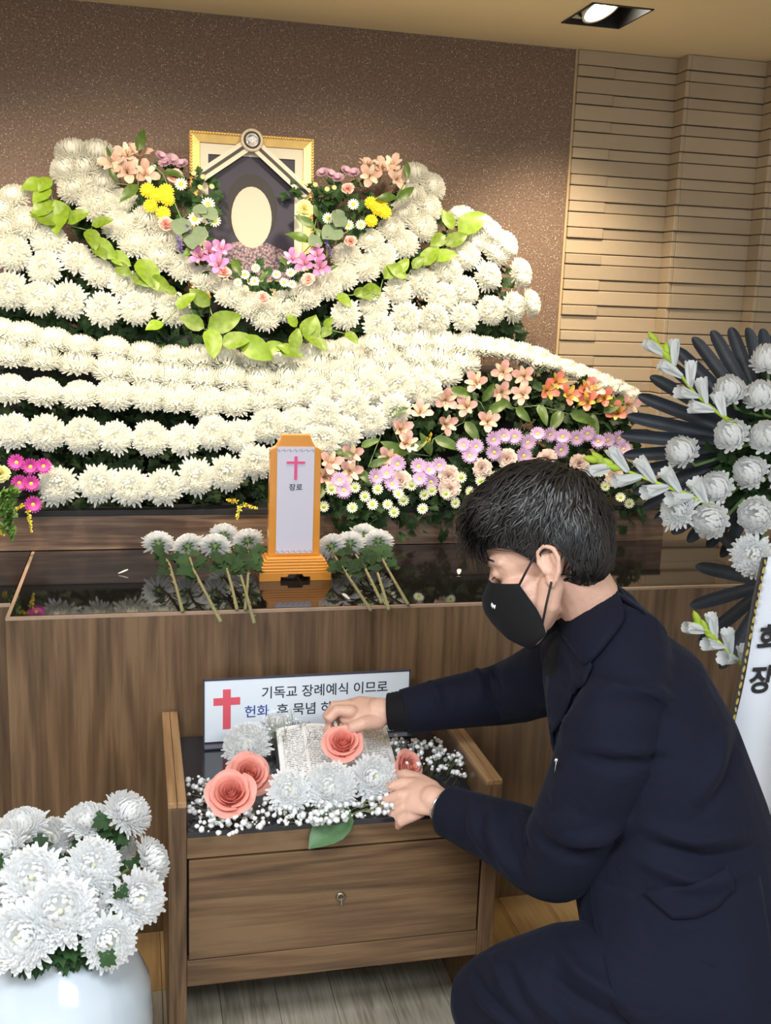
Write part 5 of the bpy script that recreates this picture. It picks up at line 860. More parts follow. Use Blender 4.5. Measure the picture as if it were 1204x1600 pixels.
PD['FOLDS'] = [([(0.7021,1.5063,0.8256),(0.7483,1.5002,0.8499),(0.8095,1.4844,0.845),(0.8551,1.4674,0.8159)],0.016,0.007),([(0.6911,1.493,0.7481),(0.7573,1.4748,0.7373),(0.8288,1.4593,0.7461)],0.01,-0.006),([(0.6862,1.4974,0.7634),(0.7473,1.4809,0.7554),(0.8188,1.4642,0.758)],0.012,0.005),([(0.6439,1.4776,0.618),(0.6845,1.4649,0.6041),(0.7305,1.4552,0.6109),(0.7665,1.4521,0.638)],0.012,0.008),([(0.6335,1.4758,0.597),(0.6741,1.4621,0.578),(0.7251,1.4501,0.5799),(0.7817,1.4454,0.6231)],0.01,-0.006),([(0.6288,1.4854,0.638),(0.6644,1.4749,0.629),(0.7053,1.4664,0.6357)],0.01,0.006),([(0.6216,1.6637,0.5786),(0.6154,1.6546,0.5273),(0.643,1.6365,0.4716)],0.011,0.007),([(0.6554,1.6547,0.5742),(0.6548,1.6431,0.5175),(0.6228,1.4698,0.5556)],0.011,-0.005),([(0.5934,1.6703,0.5776),(0.5851,1.6629,0.5319),(0.6094,1.6479,0.4874)],0.01,0.006),([(0.6238,1.4882,0.646),(0.6254,1.4798,0.607),(0.6433,1.4671,0.5666)],0.009,0.006),([(0.6385,1.6586,0.5736),(0.6345,1.649,0.5224),(0.6655,1.6301,0.4668)],0.008,-0.005),([(0.7971,1.4439,0.634),(0.8582,1.4271,0.6239),(0.9501,1.4064,0.6314)],0.014,0.007),([(0.7969,1.4397,0.6134),(0.8783,1.4168,0.598),(0.9702,1.397,0.6096)],0.012,-0.006),([(0.7812,1.437,0.582),(0.8576,1.4149,0.5643),(0.9495,1.3955,0.578)],0.014,0.006),([(0.8587,1.4379,0.6774),(0.9001,1.4389,0.7303),(0.9313,1.4443,0.7931)],0.018,0.006),([(0.8842,1.4309,0.6732),(0.9306,1.4296,0.7211),(0.9617,1.4329,0.7736)],0.014,-0.005),([(0.7797,1.4077,0.4381),(0.8355,1.3883,0.4094),(0.8961,1.3614,0.35)],0.016,0.008),([(0.8054,1.4049,0.4545),(0.8765,1.3809,0.4212),(0.9475,1.3558,0.3828)],0.012,-0.006),([(0.8361,1.3988,0.4608),(0.8971,1.3803,0.4425),(0.9682,1.3573,0.4144)],0.014,0.006),([(0.4995,1.7297,0.7556),(0.533,1.716,0.7285),(0.5439,1.7065,0.6949)],0.01,0.004),([(0.5901,1.7167,0.7987),(0.6178,1.702,0.76),(0.623,1.6915,0.7149)],0.01,0.006),([(0.6183,1.7113,0.8055),(0.6461,1.6966,0.7668),(0.6569,1.6847,0.7218)],0.01,-0.005),([(0.6467,1.7082,0.8235),(0.6744,1.6935,0.7849),(0.6254,1.52,0.8022)],0.012,0.006),([(0.6755,1.4893,0.7116),(0.6648,1.4833,0.6701),(0.6746,1.4725,0.6294)],0.012,0.004)]
PD['FOLDS_T'] = [([(0.6522,1.4376,0.4334),(0.6927,1.4217,0.4041),(0.7537,1.4032,0.3858)],0.014,0.007),([(0.6314,1.436,0.4018),(0.6821,1.4178,0.3729),(0.7533,1.3959,0.3498)],0.012,-0.005),([(0.56,1.4528,0.3991),(0.5799,1.4386,0.3537),(0.6203,1.4196,0.3089)],0.012,0.005),([(0.5907,1.4477,0.4106),(0.6208,1.4301,0.3603),(0.6714,1.4098,0.3211)],0.012,0.005),([(0.5287,1.4474,0.3363),(0.5693,1.4326,0.3122),(0.6202,1.4175,0.2987)],0.01,0.006),([(0.524,1.4548,0.367),(0.5492,1.4426,0.3371),(0.5897,1.4278,0.3129)],0.008,-0.004)]
PD['ROSE_HELD'] = (0.3972,1.9375,0.5747)
PD['ROSE_HID'] = (0.5243,1.9077,0.5284)
PD['CUFF_F'] = [(0.5419,1.9658,0.6274),(0.4994,1.9801,0.6213)]
PD['CUFF_N'] = [(0.5667,1.7519,0.5093),(0.5487,1.778,0.5133)]
# ------------------------------------------------------------------ cut chrysanthemums laid on the altar table
def cut_mum(head, end, label, size=0.042, seed=0, lift=0.012):
    r = random.Random(seed); h, e = Vector(head), Vector(end)
    root = empty('cut_chrysanthemum', e); tag(root, label, 'flower', 'cut flowers laid on the altar table')
    h0 = h - e; mb = MB()
    bend = Vector((r.uniform(-.012, .012), 0, 0.004))
    pts = [Vector((0, 0, 0)), h0*0.35+bend*0.6, h0*0.7+bend, h0]
    mb.tube(pts, [0.0042, 0.0036, 0.0032, 0.003], 7)
    for i in range(7):
        t = 0.06+i*0.11; c = h0*t + bend*t; d = Vector((r.uniform(-1, 1), r.uniform(-.3, .3), r.uniform(.2, 1))).normalized()
        mb.tube([c, c+d*0.009], [0.0022, 0.0012], 5)
    mb.build('stem', MT['stem_pale'], root, smooth=True)
    dv = h0.normalized()
    fl = empty('flower_head'); fl.parent = root; fl.location = h0 + dv*0.012 + Vector((0, 0, 0.012)); fl.rotation_mode = 'QUATERNION'
    fl.rotation_quaternion = frame_to((dv + Vector((r.uniform(-.3, .3), r.uniform(-.1, .2), 0.55))).normalized(), r.uniform(0, 6)); fl.scale = (size,)*3
    link('petals', r.choice(KIND_C['loose']), None, fl); link('calyx', cal, None, fl)
    lm = MB()
    for i in range(13):
        t = r.uniform(0.55, 0.93); c = h0*t+bend
        d = Vector((r.choice((-1, 1))*r.uniform(.5, 1.2), r.uniform(-.5, .3), r.uniform(-.25, .8)))
        lobed(lm, c, d, Vector((0, -.5, 1)), r.uniform(.032, .052))
    lm.build('leaves', MT['cut_leaf'], root); return root
MT['cut_leaf'] = mat('green_cut_flower_leaf', (0.026, 0.055, 0.022), 0.75, spec=0.15, vary=0.35, vscale=25, trans=0.08)
for i, (hd, en, lb) in enumerate(CUTS): cut_mum(hd, en, lb, 0.046, 20+i)
pm = MB(); petal(pm, 0, 0, 0, 1, 0.45, R(10), R(30), 0.4, 4, 0.5); PETAL = pm.mesh('fallen_petal', True); PETAL.materials.append(MT['mum_cool'])
for (x, y, rz, lb) in PETALS:
    o = link('fallen_petal', PETAL, None); o.location = (x, y, AZ+0.003); o.rotation_euler = (0, 0, R(rz)); o.scale = (0.026,)*3
    tag(o, lb, 'petal', 'fallen petals')

# ------------------------------------------------------------------ white round vase with chrysanthemums
VX, VY = VASE
MT['porcelain'] = mat('white_glazed_porcelain', (0.50, 0.57, 0.64), 0.10, spec=0.6, coat=0.6)
vs_ = tag(empty('round_vase', (VX, VY, 0)), 'large round glossy white vase holding white chrysanthemums beside the chest', 'vase')
prof = [(0.085, 0.0), (0.10, 0.012), (0.135, 0.07), (0.158, 0.14), (0.166, 0.21), (0.160, 0.275), (0.136, 0.33), (0.098, 0.365), (0.080, 0.392), (0.078, 0.402), (0.083, 0.410), (0.079, 0.413), (0.070, 0.402), (0.075, 0.375)]
MB().lathe(prof, 56, caps=False).build('vase_body', MT['porcelain'], vs_, smooth=True)
MB().lathe([(0.0005, 0.335), (0.098, 0.335)], 24, caps=False).build('flower_foam', MT['foliage'], vs_)
WV = ['behind the others', '']
Lv = D['VASEM']
desc = ['white chrysanthemum facing up at the back left of the vase', 'white chrysanthemum side on at the left frame edge', 'white chrysanthemum with browned outer petals at the back of the vase', 'white chrysanthemum facing up at the back of the vase bunch', 'highest white chrysanthemum tilted towards the chest', 'white chrysanthemum on edge nearest the chest', 'round white chrysanthemum below the upright back bloom', 'small bluish white chrysanthemum half hidden behind others', 'large white chrysanthemum in the middle left of the vase', 'white chrysanthemum drooping over the right side of the vase', 'largest open white chrysanthemum at the centre front', 'white chrysanthemum tucked behind the largest bloom', 'large white chrysanthemum hanging low at the left', 'lowest small white chrysanthemum against the vase side', 'white chrysanthemum behind the low left bloom', 'white chrysanthemum mostly beyond the left frame edge']
for rec, ds in zip(Lv, desc):
    o = make_mum(rec, ['loose', 'open'], ds, 'chrysanthemums in the white vase', True); o.name = 'vase_chrysanthemum'
    # long stem down into the vase mouth
    p = Vector(rec[:3]); q = Vector((VX + RN.uniform(-.05, .05), VY + RN.uniform(-.05, .05), 0.34)); dv = dir_from(rec[3], rec[4])
    s_ = rec[5]; inv = o.rotation_quaternion.inverted()
    pts = [inv @ (v - p)/s_ for v in (p - dv*0.01, p - dv*0.05, (p - dv*0.06 + q)/2, q)]
    MB().tube(pts, 0.055, 6).build('stem', MT['stem'], o, smooth=True)
r = random.Random(5); mb = MB()
for _ in range(330):
    rec = r.choice(Lv); p = Vector(rec[:3]); q = Vector((VX, VY, 0.36)); t = r.uniform(0.15, 0.75)
    c = p*(1-t)+q*t + Vector((r.gauss(0, .02), r.gauss(0, .02), r.gauss(0, .015)))
    lobed(mb, c, Vector((r.gauss(0, 1), r.gauss(-.3, .8), r.gauss(-.2, .7))), Vector((0, -.7, .7)), r.uniform(.03, .05))
for _ in range(90):
    a = R(r.uniform(-100, 80)); b_ = Vector((VX + 0.075*math.sin(a), VY - 0.075*math.cos(a), 0.41))
    lobed(mb, b_, Vector((math.sin(a)*.8, -math.cos(a)*.8, r.uniform(-1.1, .1))), Vector((math.sin(a), -math.cos(a), .6)), r.uniform(.035, .055))
tag(mb.build('vase_foliage', MT['foliage_mid']), 'dark green chrysanthemum leaves filling the mouth of the white vase', 'foliage', kind='stuff')

# ------------------------------------------------------------------ funeral wreath at the side
MT['black_palm'] = mat('dark_slate_palm_leaflet', (0.014, 0.021, 0.032), 0.5, vary=0.3, vscale=5, bump=(30, 0.1))
fan = tag(empty('palm_fan', D['FAN'][0][:3]), 'dark slate fan of palm leaflets behind the white wreath flowers', 'palm leaf')
fc = Vector(D['FAN'][0][:3]); fan.matrix_basis = Matrix.Translation(fc)
LEAF_F = None
mb = MB(); TS = [0, .15, .3, .45, .6, .74, .85, .92, .965, .99, 1.0]; n = len(TS)-1; vs = []; fs = []
for i in range(n+1):
    t = TS[i]; hw = 0.5*(0.35+0.65*math.sin(PI*min(1, t*0.62+0.12)))*(1 if t < .88 else math.sqrt(max(0, 1-((t-.88)/.12)**2)))
    for lat in (-1, -.5, 0, .5, 1): vs.append((t, lat*hw*0.26, abs(lat)*hw*0.10 - 0.05*t*t))
for i in range(n):
    for k in range(4): b = i*5+k; fs.append((b, b+1, b+6, b+5))
mb.add(vs, fs); LEAF_F = mb.mesh('leaflet', True); LEAF_F.materials.append(MT['black_palm'])
fctr = Vector((1.46, 2.09, 1.33))
for i, l in enumerate(D['FAN']):
    p, q = Vector(l[:3]), Vector(l[3:]); d = (q-p); L = d.length; d.normalize()
    f = Vector((-.35+0.25*math.sin(i*2.1), -1, .1)); zz = (f - d*f.dot(d)).normalized(); yy = zz.cross(d)
    m = Matrix((d, yy, zz)).transposed().to_4x4(); m.translation = p - d*0.03
    o = link('leaflet', LEAF_F, None, fan); o.matrix_local = fan.matrix_basis.inverted() @ m @ Matrix.Diagonal((L+0.03, 0.118, 0.15, 1))
for i, rec in enumerate(D['WREATHM']):
    ds = ['white wreath chrysanthemum beside the upper gladiolus', 'white wreath chrysanthemum second below the upper gladiolus', 'white wreath chrysanthemum nearest the altar bank', 'half closed white wreath chrysanthemum by the frame edge', 'half closed white chrysanthemum in the middle of the wreath', 'white wreath chrysanthemum under the level gladiolus', 'rounded white chrysanthemum low in the wreath', 'white wreath chrysanthemum low at the frame edge', 'lowest white wreath chrysanthemum above the ribbon', 'white wreath chrysanthemum high at the frame edge', 'topmost white wreath chrysanthemum at the frame edge', 'white wreath chrysanthemum cut by the frame edge midway', 'white wreath chrysanthemum past the frame edge', 'white wreath chrysanthemum past the lower frame edge'][i]
    o = make_mum(rec, ['bud'] if i not in (8, 5, 7) else ['loose', 'bud'], ds, 'chrysanthemums of the wreath', True); o.name = 'wreath_chrysanthemum'
    p = Vector(rec[:3]); dv = dir_from(rec[3], rec[4]); q = Vector((1.50, 2.12, 1.20)); s_ = rec[5]; inv = o.rotation_quaternion.inverted()
    pts = [inv @ (v - p)/s_ for v in (p - dv*0.005, p - dv*0.04, (p - dv*0.05 + q)/2, q)]
    MB().tube(pts, [0.07, 0.075, 0.08, 0.08], 6).build('stem', MT['stem_dark'] if 'stem_dark' in MT else MT['stem'], o, smooth=True)
r = random.Random(6); mb = MB()
for _ in range(420):
    rec = r.choice(D['WREATHM']); p = Vector(rec[:3]); q = Vector((1.50, 2.10, 1.20)); t = r.uniform(0.25, 0.95)
    c = p*(1-t)+q*t + Vector((r.gauss(0, .015), r.gauss(0.015, .015), r.gauss(0, .015)))
    lobed(mb, c, Vector((r.gauss(-.3, .9), r.gauss(-.2, .6), r.gauss(0, .8))), Vector((0, -.8, .5)), r.uniform(.03, .05))
tag(mb.build('wreath_foliage', MT['foliage']), 'dark green leaves and stems between the wreath flowers', 'foliage', kind='stuff')
# gladioli
MT['glad'] = mat('white_gladiolus_petal', (0.80, 0.83, 0.84), 0.5, trans=0.3); MT['glad_bud'] = mat('yellow_green_bud', (0.50, 0.66, 0.06), 0.5, vary=0.2, vscale=20, trans=0.2)
def gladiolus(key, label, s=1.0):
    P_ = [Vector(p) for p in D[key]]; c = P_[-1]; root = empty('gladiolus', c); tag(root, label, 'flower', 'gladioli of the wreath')
    MB().tube([p-c for p in P_], [0.003, 0.0035, 0.004, 0.0045, 0.005][:len(P_)], 6).build('stem', MT['glad_bud'], root, smooth=True)
    r = random.Random(len(key)+int(P_[0].x*100))
    d0 = (P_[0]-P_[1]).normalized()
    for k in range(5):
        a = P_[0] - c - d0*0.012*k; dv = (d0 + Vector((r.uniform(-.5, .5), -.2, r.uniform(-.5, .5)))).normalized()
        b = MB(); b.lathe([(0.0008, 0.032*s), (0.006*s, 0.024*s), (0.0085*s, 0.012*s), (0.004*s, 0.0)], 8, Matrix.Translation(a) @ frame_to(dv).to_matrix().to_4x4(), caps=False); b.build('bud', MT['glad_bud'], root, smooth=True)
    n = len(P_)
    for k in range(2*(n-1)):
        t = 0.12 + 0.85*k/(2*(n-1)); i = min(int(t*(n-1)), n-2); f = t*(n-1)-i
        a = P_[i].lerp(P_[i+1], f) - c; dd = (P_[i]-P_[i+1]).normalized(); sd = dd.cross(Vector((0, -1, 0.2))).normalized()*(1 if k % 2 else -1)
        dv = (dd*1.0 + sd*0.55 + Vector((0, -.35, 0))).normalized(); b = MB(); op = 0.15+0.45*t
        for j in range(5): petal(b, j*2*PI/5, 0.10, 0.0, 1.0, 0.62, R(82), R(82-70*op), 0.35, 5, 0.45)
        o = b.build('floret', MT['glad'], root, smooth=True); o.location = a; o.rotation_mode = 'QUATERNION'; o.rotation_quaternion = frame_to(dv, k); o.scale = (0.036*s, 0.036*s, 0.058*s)
gladiolus('GLAD1', 'white gladiolus with lime buds slanting up across the palm fan')
gladiolus('GLAD2', 'white gladiolus with lime buds pointing towards the kneeling person', 1.1)
gladiolus('GLAD3', 'low white gladiolus with lime bud behind the navy shoulder', 1.0)
# lower palm leaflets and support
lo = tag(empty('palm_fan', (1.42, 2.05, 0.85)), 'low dark palm leaflets behind the ribbon of the wreath', 'palm leaf')
for k in range(9):
    an = R(100 + k*22); d = Vector((math.cos(an), -0.25, math.sin(an))).normalized(); f = Vector((-.3, -1, .2)); zz = (f - d*f.dot(d)).normalized(); yy = zz.cross(d)
    m = Matrix((d, yy, zz)).transposed().to_4x4(); m.translation = (0.0, 0.02, 0)
    o = link('leaflet', LEAF_F, None, lo); o.matrix_local = m @ Matrix.Diagonal((0.24, 0.12, 0.2, 1))
st = tag(empty('wreath_stand', (1.50, 2.16, 0)), 'dark stand carrying the funeral wreath beside the altar', 'stand')
b = MB(); b.tube([(0, 0, 0.02), (0, 0, 1.45)], 0.012, 8); b.build('post', MT['black_matt'], st, smooth=True)
for k in range(3):
    a = k*2*PI/3+.5; MB().tube([(0.22*math.cos(a), 0.1*math.sin(a), 0.008), (0.01*math.cos(a), 0.01*math.sin(a), 0.42)], 0.008, 6).build('leg', MT['black_matt'], st, smooth=True)
MB().lathe([(0.09, -0.03), (0.10, 0.0), (0.09, 0.03)], 14, Matrix.Translation((0, -0.01, 1.2)) @ Matrix.Rotation(R(90), 4, 'X')).build('flower_foam', MT['foliage'], st, smooth=True)
# ribbon banner with gold-printed black borders
MT['satin'] = mat('pale_satin_ribbon', (0.68, 0.72, 0.80), 0.42, bump=(250, 0.05)); MT['gold_print'] = mat('gold_leaf_print', (0.52, 0.40, 0.10), 0.45, 0.3)
rbp = [Vector(p) for p in D['RIB']]
bn = tag(empty('ribbon_banner', rbp[0]), 'pale satin ribbon with gold flecked black border and Korean brush lettering', 'ribbon')
l0, l1, l2, q0, q1, q2 = [p - rbp[0] for p in rbp]
def quadstrip(a, b, off0, off1, y, nm, m, par):
    """ribbon lane between the left edge line a-b, offset to the right"""
    vs = []; N = 12
    for i in range(N+1):
        p = a.lerp(b, i/N) + Vector((0, 0.004*math.sin(i*0.9), 0)); vs += [p+Vector((off0, y, 0)), p+Vector((off1, y, 0))]
    o = MB().add(vs, [(2*i, 2*i+1, 2*i+3, 2*i+2) for i in range(N)]).build(nm, m, par, smooth=True)
    sm = o.modifiers.new('thick', 'SOLIDIFY'); sm.thickness = 0.0006; return o
lane = quadstrip(l0, l2 + (l2-l0)*0.35, 0.0, 0.125, 0.0, 'satin_strip', MT['satin'], bn)
def border(off, nm='border'):
    e = quadstrip(l0, l2 + (l2-l0)*0.35, off, off+0.014, -0.0015, nm, MT['ribbon_black'], bn)
    g = MB(); A, B_ = l0, l2 + (l2-l0)*0.35; dz = (B_-A); N = 34
    for i in range(N):
        c = A.lerp(B_, (i+.5)/N) + Vector((off+0.007, -0.0066, 0)); s_ = 0.0055 if i % 2 else 0.0042; sl = 0.4 if i % 2 else -0.5
        pts = [c + Vector((s_*.6*math.cos(a) + sl*s_*math.sin(a)*.5, 0.004*math.sin((i+.5)/N*12*0.9)*0, s_*1.35*math.sin(a))) for a in [j*PI/4 for j in range(8)]]
        g.add(pts, [tuple(range(8))])
    g.build('gold_fleck', MT['gold_print'], e)
border(-0.0145); border(0.1255)
ra = math.atan2((l2-l0).x, -(l2-l0).z)
MT['brush'] = mat('black_brush_ink', (0.012, 0.013, 0.018), 0.5)
BR = (R(90), -ra*0 , 0)
for ch_, f, sz in (('회', 0.445, 0.062), ('장', 0.645, 0.062)):
    p = l0.lerp(l2, f)
    text_mesh(ch_, sz, MT['brush'], 'lettering', bn, p + Vector((0.010, -0.007, 0)), BR, 0.95, 1.0, 0.0019, 0.10)
def V3(x, y, z): return Vector((x, y, z))
# ------------------------------------------------------------------ flowers and open book on the chest
def rose_mesh(seed=1):
    """rings of overlapping cupped petals: tight spiral heart, rolled outer rims"""
    r = random.Random(seed); mb = MB(); nu, nv = 10, 8
    rings = [(2, .055, .50, 0, 1.9), (3, .13, .56, .0, 1.5), (3, .22, .60, .03, 1.45), (4, .33, .62, .06, 1.45), (5, .46, .58, .12, 1.4), (5, .60, .50, .22, 1.35), (5, .74, .36, .32, 1.3)]
    for j_, (n, Rm, Ht, roll, ov) in enumerate(rings):
        for q in range(n):
            phi = 2*PI*(q + 0.5*(j_ % 2))/n + r.uniform(-.22, .22) + j_*0.4; half = PI/n*ov; Rj = Rm*r.uniform(.93, 1.07); Hj = Ht + r.uniform(-.05, .05); ph = r.uniform(0, 6); vs = []
            for j in range(nv+1):
                v = j/nv
                for k in range(nu+1):
                    u = -1 + 2*k/nu; a = phi + u*half*(0.60+0.40*math.sin(v*PI/2))
                    top = Hj*(1 - 0.22*abs(u)**2.4) + 0.025*math.sin(u*3.5+ph)
                    w = math.sin(min(1.0, v*1.25)*PI/2); rr = 0.04 + (Rj-0.04)*w**0.9 + 0.05*u*(0.4+Rj)
                    z = -0.32 + (top+0.32)*v
                    if v > .62:
                        e = ((v-.62)/.38)**2; rr += roll*e*(0.75+0.25*math.cos(u*2)); z -= roll*e*0.55
                    rr -= 0.06*(1-v)*0 + (0.03*max(0, v-.7) if roll < .05 else 0)
                    vs.append((rr*math.cos(a), rr*math.sin(a), z))
            mb.add(vs, [(j*(nu+1)+k, j*(nu+1)+k+1, (j+1)*(nu+1)+k+1, (j+1)*(nu+1)+k) for j in range(nv) for k in range(nu)])
    return mb.mesh('petals', True)
MT['rose'] = mat('salmon_pink_rose', (0.93, 0.42, 0.35), 0.5, vary=0.10, vscale=2, trans=0.3)
RM = [rose_mesh(1), rose_mesh(2)]
for m_ in RM: m_.materials.append(MT['rose'])
RC = MB().lathe([(0.05, -1.4), (0.06, -0.55), (0.22, -0.42), (0.26, -0.2)], 8, caps=False)
for i in range(5): petal(RC, i*2*PI/5, 0.22, -0.25, 0.7, 0.24, R(-25), R(-5), 0.2, 3, 0.15)
RC = RC.mesh('calyx', True); RC.materials.append(MT['stem'])
def rose(rec, label, k):
    o = empty('rose'); place(o, rec); tag(o, label, 'flower', 'pink roses')
    link('petals', RM[k], None, o); link('calyx', RC, None, o); return o
ra_ = rose(D['ROSE'][0], 'open salmon pink rose at the front left of the chest', 0)
rc_ = rose(tuple(PD['ROSE_HELD']) + (-14, 52, 0.041), 'salmon pink rose pinched between the fingers of the far hand', 1)
rd_ = rose(tuple(PD['ROSE_HID']) + (35, 30, 0.036), 'pink rose half hidden behind the near hand', 0)
rb_ = rose(D['ROSE'][1], 'salmon pink rose tucked behind the front left rose', 1)
put_leaf(LEAF_B, V3(0.165, 1.955, 0.50), V3(0.150, 1.915, 0.505), None).name = 'rose_leaf'
put_leaf(LEAF_B, V3(0.135, 1.86, 0.495), V3(0.165, 1.845, 0.487), None).name = 'rose_leaf'
for o_, lb in zip([o for o in COL.objects if o.name.startswith('rose_leaf')], ('dark green rose leaf behind the paired pink roses', 'green rose leaf under the front pink rose')): tag(o_, lb, 'leaf')
lf = put_leaf(LEAF_A, V3(0.392, 1.825, 0.4935), V3(0.318, 1.772, 0.462), None, 1.15, Vector((0, -.8, .7))); lf.name = 'loose_leaf'; lf.data = LEAF_A.copy(); lf.data.materials.clear(); lf.data.materials.append(mat('dull_green_leaf', (0.075, 0.17, 0.065), 0.5, vary=0.15)); tag(lf, 'single dull green leaf hanging over the chest front edge', 'leaf')
cds = ['white chrysanthemum left of the open book behind the roses', 'small white chrysanthemum at the back against the sign', 'white chrysanthemum just below the left book page', 'white chrysanthemum at the centre front of the chest', 'white chrysanthemum beside the reaching near hand']
for i, rec in enumerate(D['CHESTM']):
    make_mum(rec, ['loose', 'open'], cds[i], 'chrysanthemums on the chest', True).name = 'garland_chrysanthemum'
# baby's breath
MT['gyp'] = mat('white_babys_breath', (0.88, 0.89, 0.90), 0.6, trans=0.2); MT['gyp_stem'] = mat('thin_green_stem', (0.20, 0.24, 0.10), 0.6)
def breath(key, label, r0, n=1):
    r = random.Random(len(key)); mb = MB(); sb_ = MB(); L = D[key]
    cx = sum(p[0] for p in L)/len(L); cy = sum(p[1] for p in L)/len(L)
    for (x, y, z) in L:
        s = r0*r.uniform(.55, 1.15) if r.random() < .8 else r0*0.35
        m = Matrix.Translation((x, y, z)) @ Matrix.Rotation(r.uniform(0, 6), 4, Vector((r.gauss(0, 1), r.gauss(0, 1), r.gauss(0, 1))).normalized())
        vs = []
        for j, (rr, zz) in enumerate(((0.55, -.7), (1.0, -.1), (0.8, .55))):
            for k in range(7):
                a = 2*PI*k/7; w = 1 + r.uniform(-.22, .22); vs.append((s*rr*w*math.cos(a), s*rr*w*math.sin(a), s*zz))
        vs += [(0, 0, -s*.9), (0, 0, s*.7)]
        fs = [(j*7+k, j*7+(k+1) % 7, (j+1)*7+(k+1) % 7, (j+1)*7+k) for j in range(2) for k in range(7)] + [(21, (k+1) % 7, k) for k in range(7)] + [(22, 14+k, 14+(k+1) % 7) for k in range(7)]
        mb.add(vs, fs, m)
        if r.random() < .55:
            q = Vector((x, y, z)); g = Vector((x*.8+cx*.2 + r.gauss(0, .01), min(y*.7+cy*.3 + 0.015, 2.1), 0.4855)); sb_.tube([q, (q+g)/2 + Vector((0, 0, .006)), g], 0.0006, 3, caps=False)
    root = empty('babys_breath', (0, 0, 0)); tag(root, label, 'flower', kind=None)
    o = mb.build('blossoms', MT['gyp'], root, smooth=True); o['kind'] = 'stuff'
    o = sb_.build('stems', MT['gyp_stem'], root); o['kind'] = 'stuff'
breath('BB_FRONT', "tiny white baby's breath blossoms strewn along the chest front", 0.0062)
breath('BB_RIGHT', "spray of tiny white baby's breath beside the far chest arm", 0.0055)
breath('BB_BACK', "thin sprig of baby's breath against the notice sign", 0.0035)
# open book
pm_, PN_, PL_, pb_ = newmat('printed_page')
tc = PN_.new('ShaderNodeTexCoord'); sx = PN_.new('ShaderNodeSeparateXYZ'); PL_.new(tc.outputs['Object'], sx.inputs[0])
def mth(op, a=None, b=None):
    n = PN_.new('ShaderNodeMath'); n.operation = op
    for i, q in enumerate((a, b)):
        if q is None: continue
        if isinstance(q, (int, float)): n.inputs[i].default_value = q
        else: PL_.new(q, n.inputs[i])
    return n.outputs[0]
row = mth('FRACT', mth('MULTIPLY', sx.outputs[1], 230.0)); inrow = mth('LESS_THAN', row, 0.5)
nz = PN_.new('ShaderNodeTexNoise'); nz.inputs['Scale'].default_value = 420; nz.inputs['Detail'].default_value = 1; PL_.new(tc.outputs['Object'], nz.inputs['Vector'])
ink = mth('MULTIPLY', inrow, mth('GREATER_THAN', nz.outputs['Fac'], 0.47))
ax = mth('ABSOLUTE', sx.outputs[0]); colm = mth('GREATER_THAN', mth('ABSOLUTE', mth('SUBTRACT', ax, 0.052)), 0.0025)
inx = mth('MULTIPLY', mth('LESS_THAN', ax, 0.092), mth('GREATER_THAN', ax, 0.012)); iny = mth('LESS_THAN', mth('ABSOLUTE', sx.outputs[1]), 0.058)
ink = mth('MULTIPLY', mth('MULTIPLY', ink, colm), mth('MULTIPLY', inx, iny))
mx = PN_.new('ShaderNodeMix'); mx.data_type = 'RGBA'; PL_.new(ink, mx.inputs['Factor']); mx.inputs[6].default_value = (0.83, 0.82, 0.82, 1); mx.inputs[7].default_value = (0.22, 0.21, 0.23, 1)
PL_.new(mx.outputs[2], pb_.inputs['Base Color']); pb_.inputs['Roughness'].default_value = 0.7
bk = tag(empty('open_book', (0.402, 2.03, GZ+0.024)), 'small open book of printed pages lying among the white flowers', 'book'); bk.rotation_euler = (R(14), 0, R(-3)); bk.scale = (1.2, 1.3, 1.2)
for s in (-1, 1):
    vs = []; n = 10
    for i in range(n+1):
        t = i/n; x = s*0.100*t; z = 0.016 + 0.008*math.sin(t*PI)**0.8*(1-t*.3) - 0.004*t
        vs += [(x, -0.065, z), (x, 0.065, z)]
    for i in range(n+1): t = i/n; vs += [(s*0.100*t, -0.065, 0.004), (s*0.100*t, 0.065, 0.004)]
    b0 = 2*(n+1); fs = []
    for i in range(n):
        a = 2*i; fs += [(a, a+2, a+3, a+1), (b0+a, b0+a+1, b0+a+3, b0+a+2), (a, b0+a, b0+a+2, a+2), (a+1, a+3, b0+a+3, b0+a+1)]
    fs.append((2*n, b0+2*n, b0+2*n+1, 2*n+1))
    MB().add(vs, fs).build('page_block', pm_, bk)
MB().box(-0.104, 0.104, -0.068, 0.068, 0.0, 0.0035).build('cover', mat('dark_book_cover', (0.02, 0.02, 0.025), 0.5), bk)
# ------------------------------------------------------------------ kneeling person
import numpy as np
V = Vector
S_, F_ = V(PD['S']), V(PD['F'])
def loft(mb, secs, n=20):
    """closed skin through elliptical sections (centre, half axis a, half axis b), rounded ends"""
    secs = list(secs); c0, a0, b0 = secs[0]; c1, a1, b1 = secs[1]; d = (c0-c1).normalized(); r = min(a0.length, b0.length)
    e0, a9, b9 = secs[-1]; e1 = secs[-2][0]; dd = (e0-e1).normalized(); r9 = min(a9.length, b9.length)
    full = [(c0 + d*r*math.sin(R(t)), a0*math.cos(R(t)), b0*math.cos(R(t))) for t in (80, 55, 28)] + secs + [(e0 + dd*r9*math.sin(R(t)), a9*math.cos(R(t)), b9*math.cos(R(t))) for t in (28, 55, 80)]
    vs = []; fs = []
    for (c, a, b) in full:
        for k in range(n):
            t = 2*PI*k/n; vs.append(c + a*math.cos(t) + b*math.sin(t))
    m = len(full)
    for j in range(m-1):
        for k in range(n): fs.append((j*n+k, j*n+(k+1) % n, (j+1)*n+(k+1) % n, (j+1)*n+k))
    fs.append(tuple(range(n-1, -1, -1))); fs.append(tuple((m-1)*n+k for k in range(n)))
    mb.add(vs, fs)
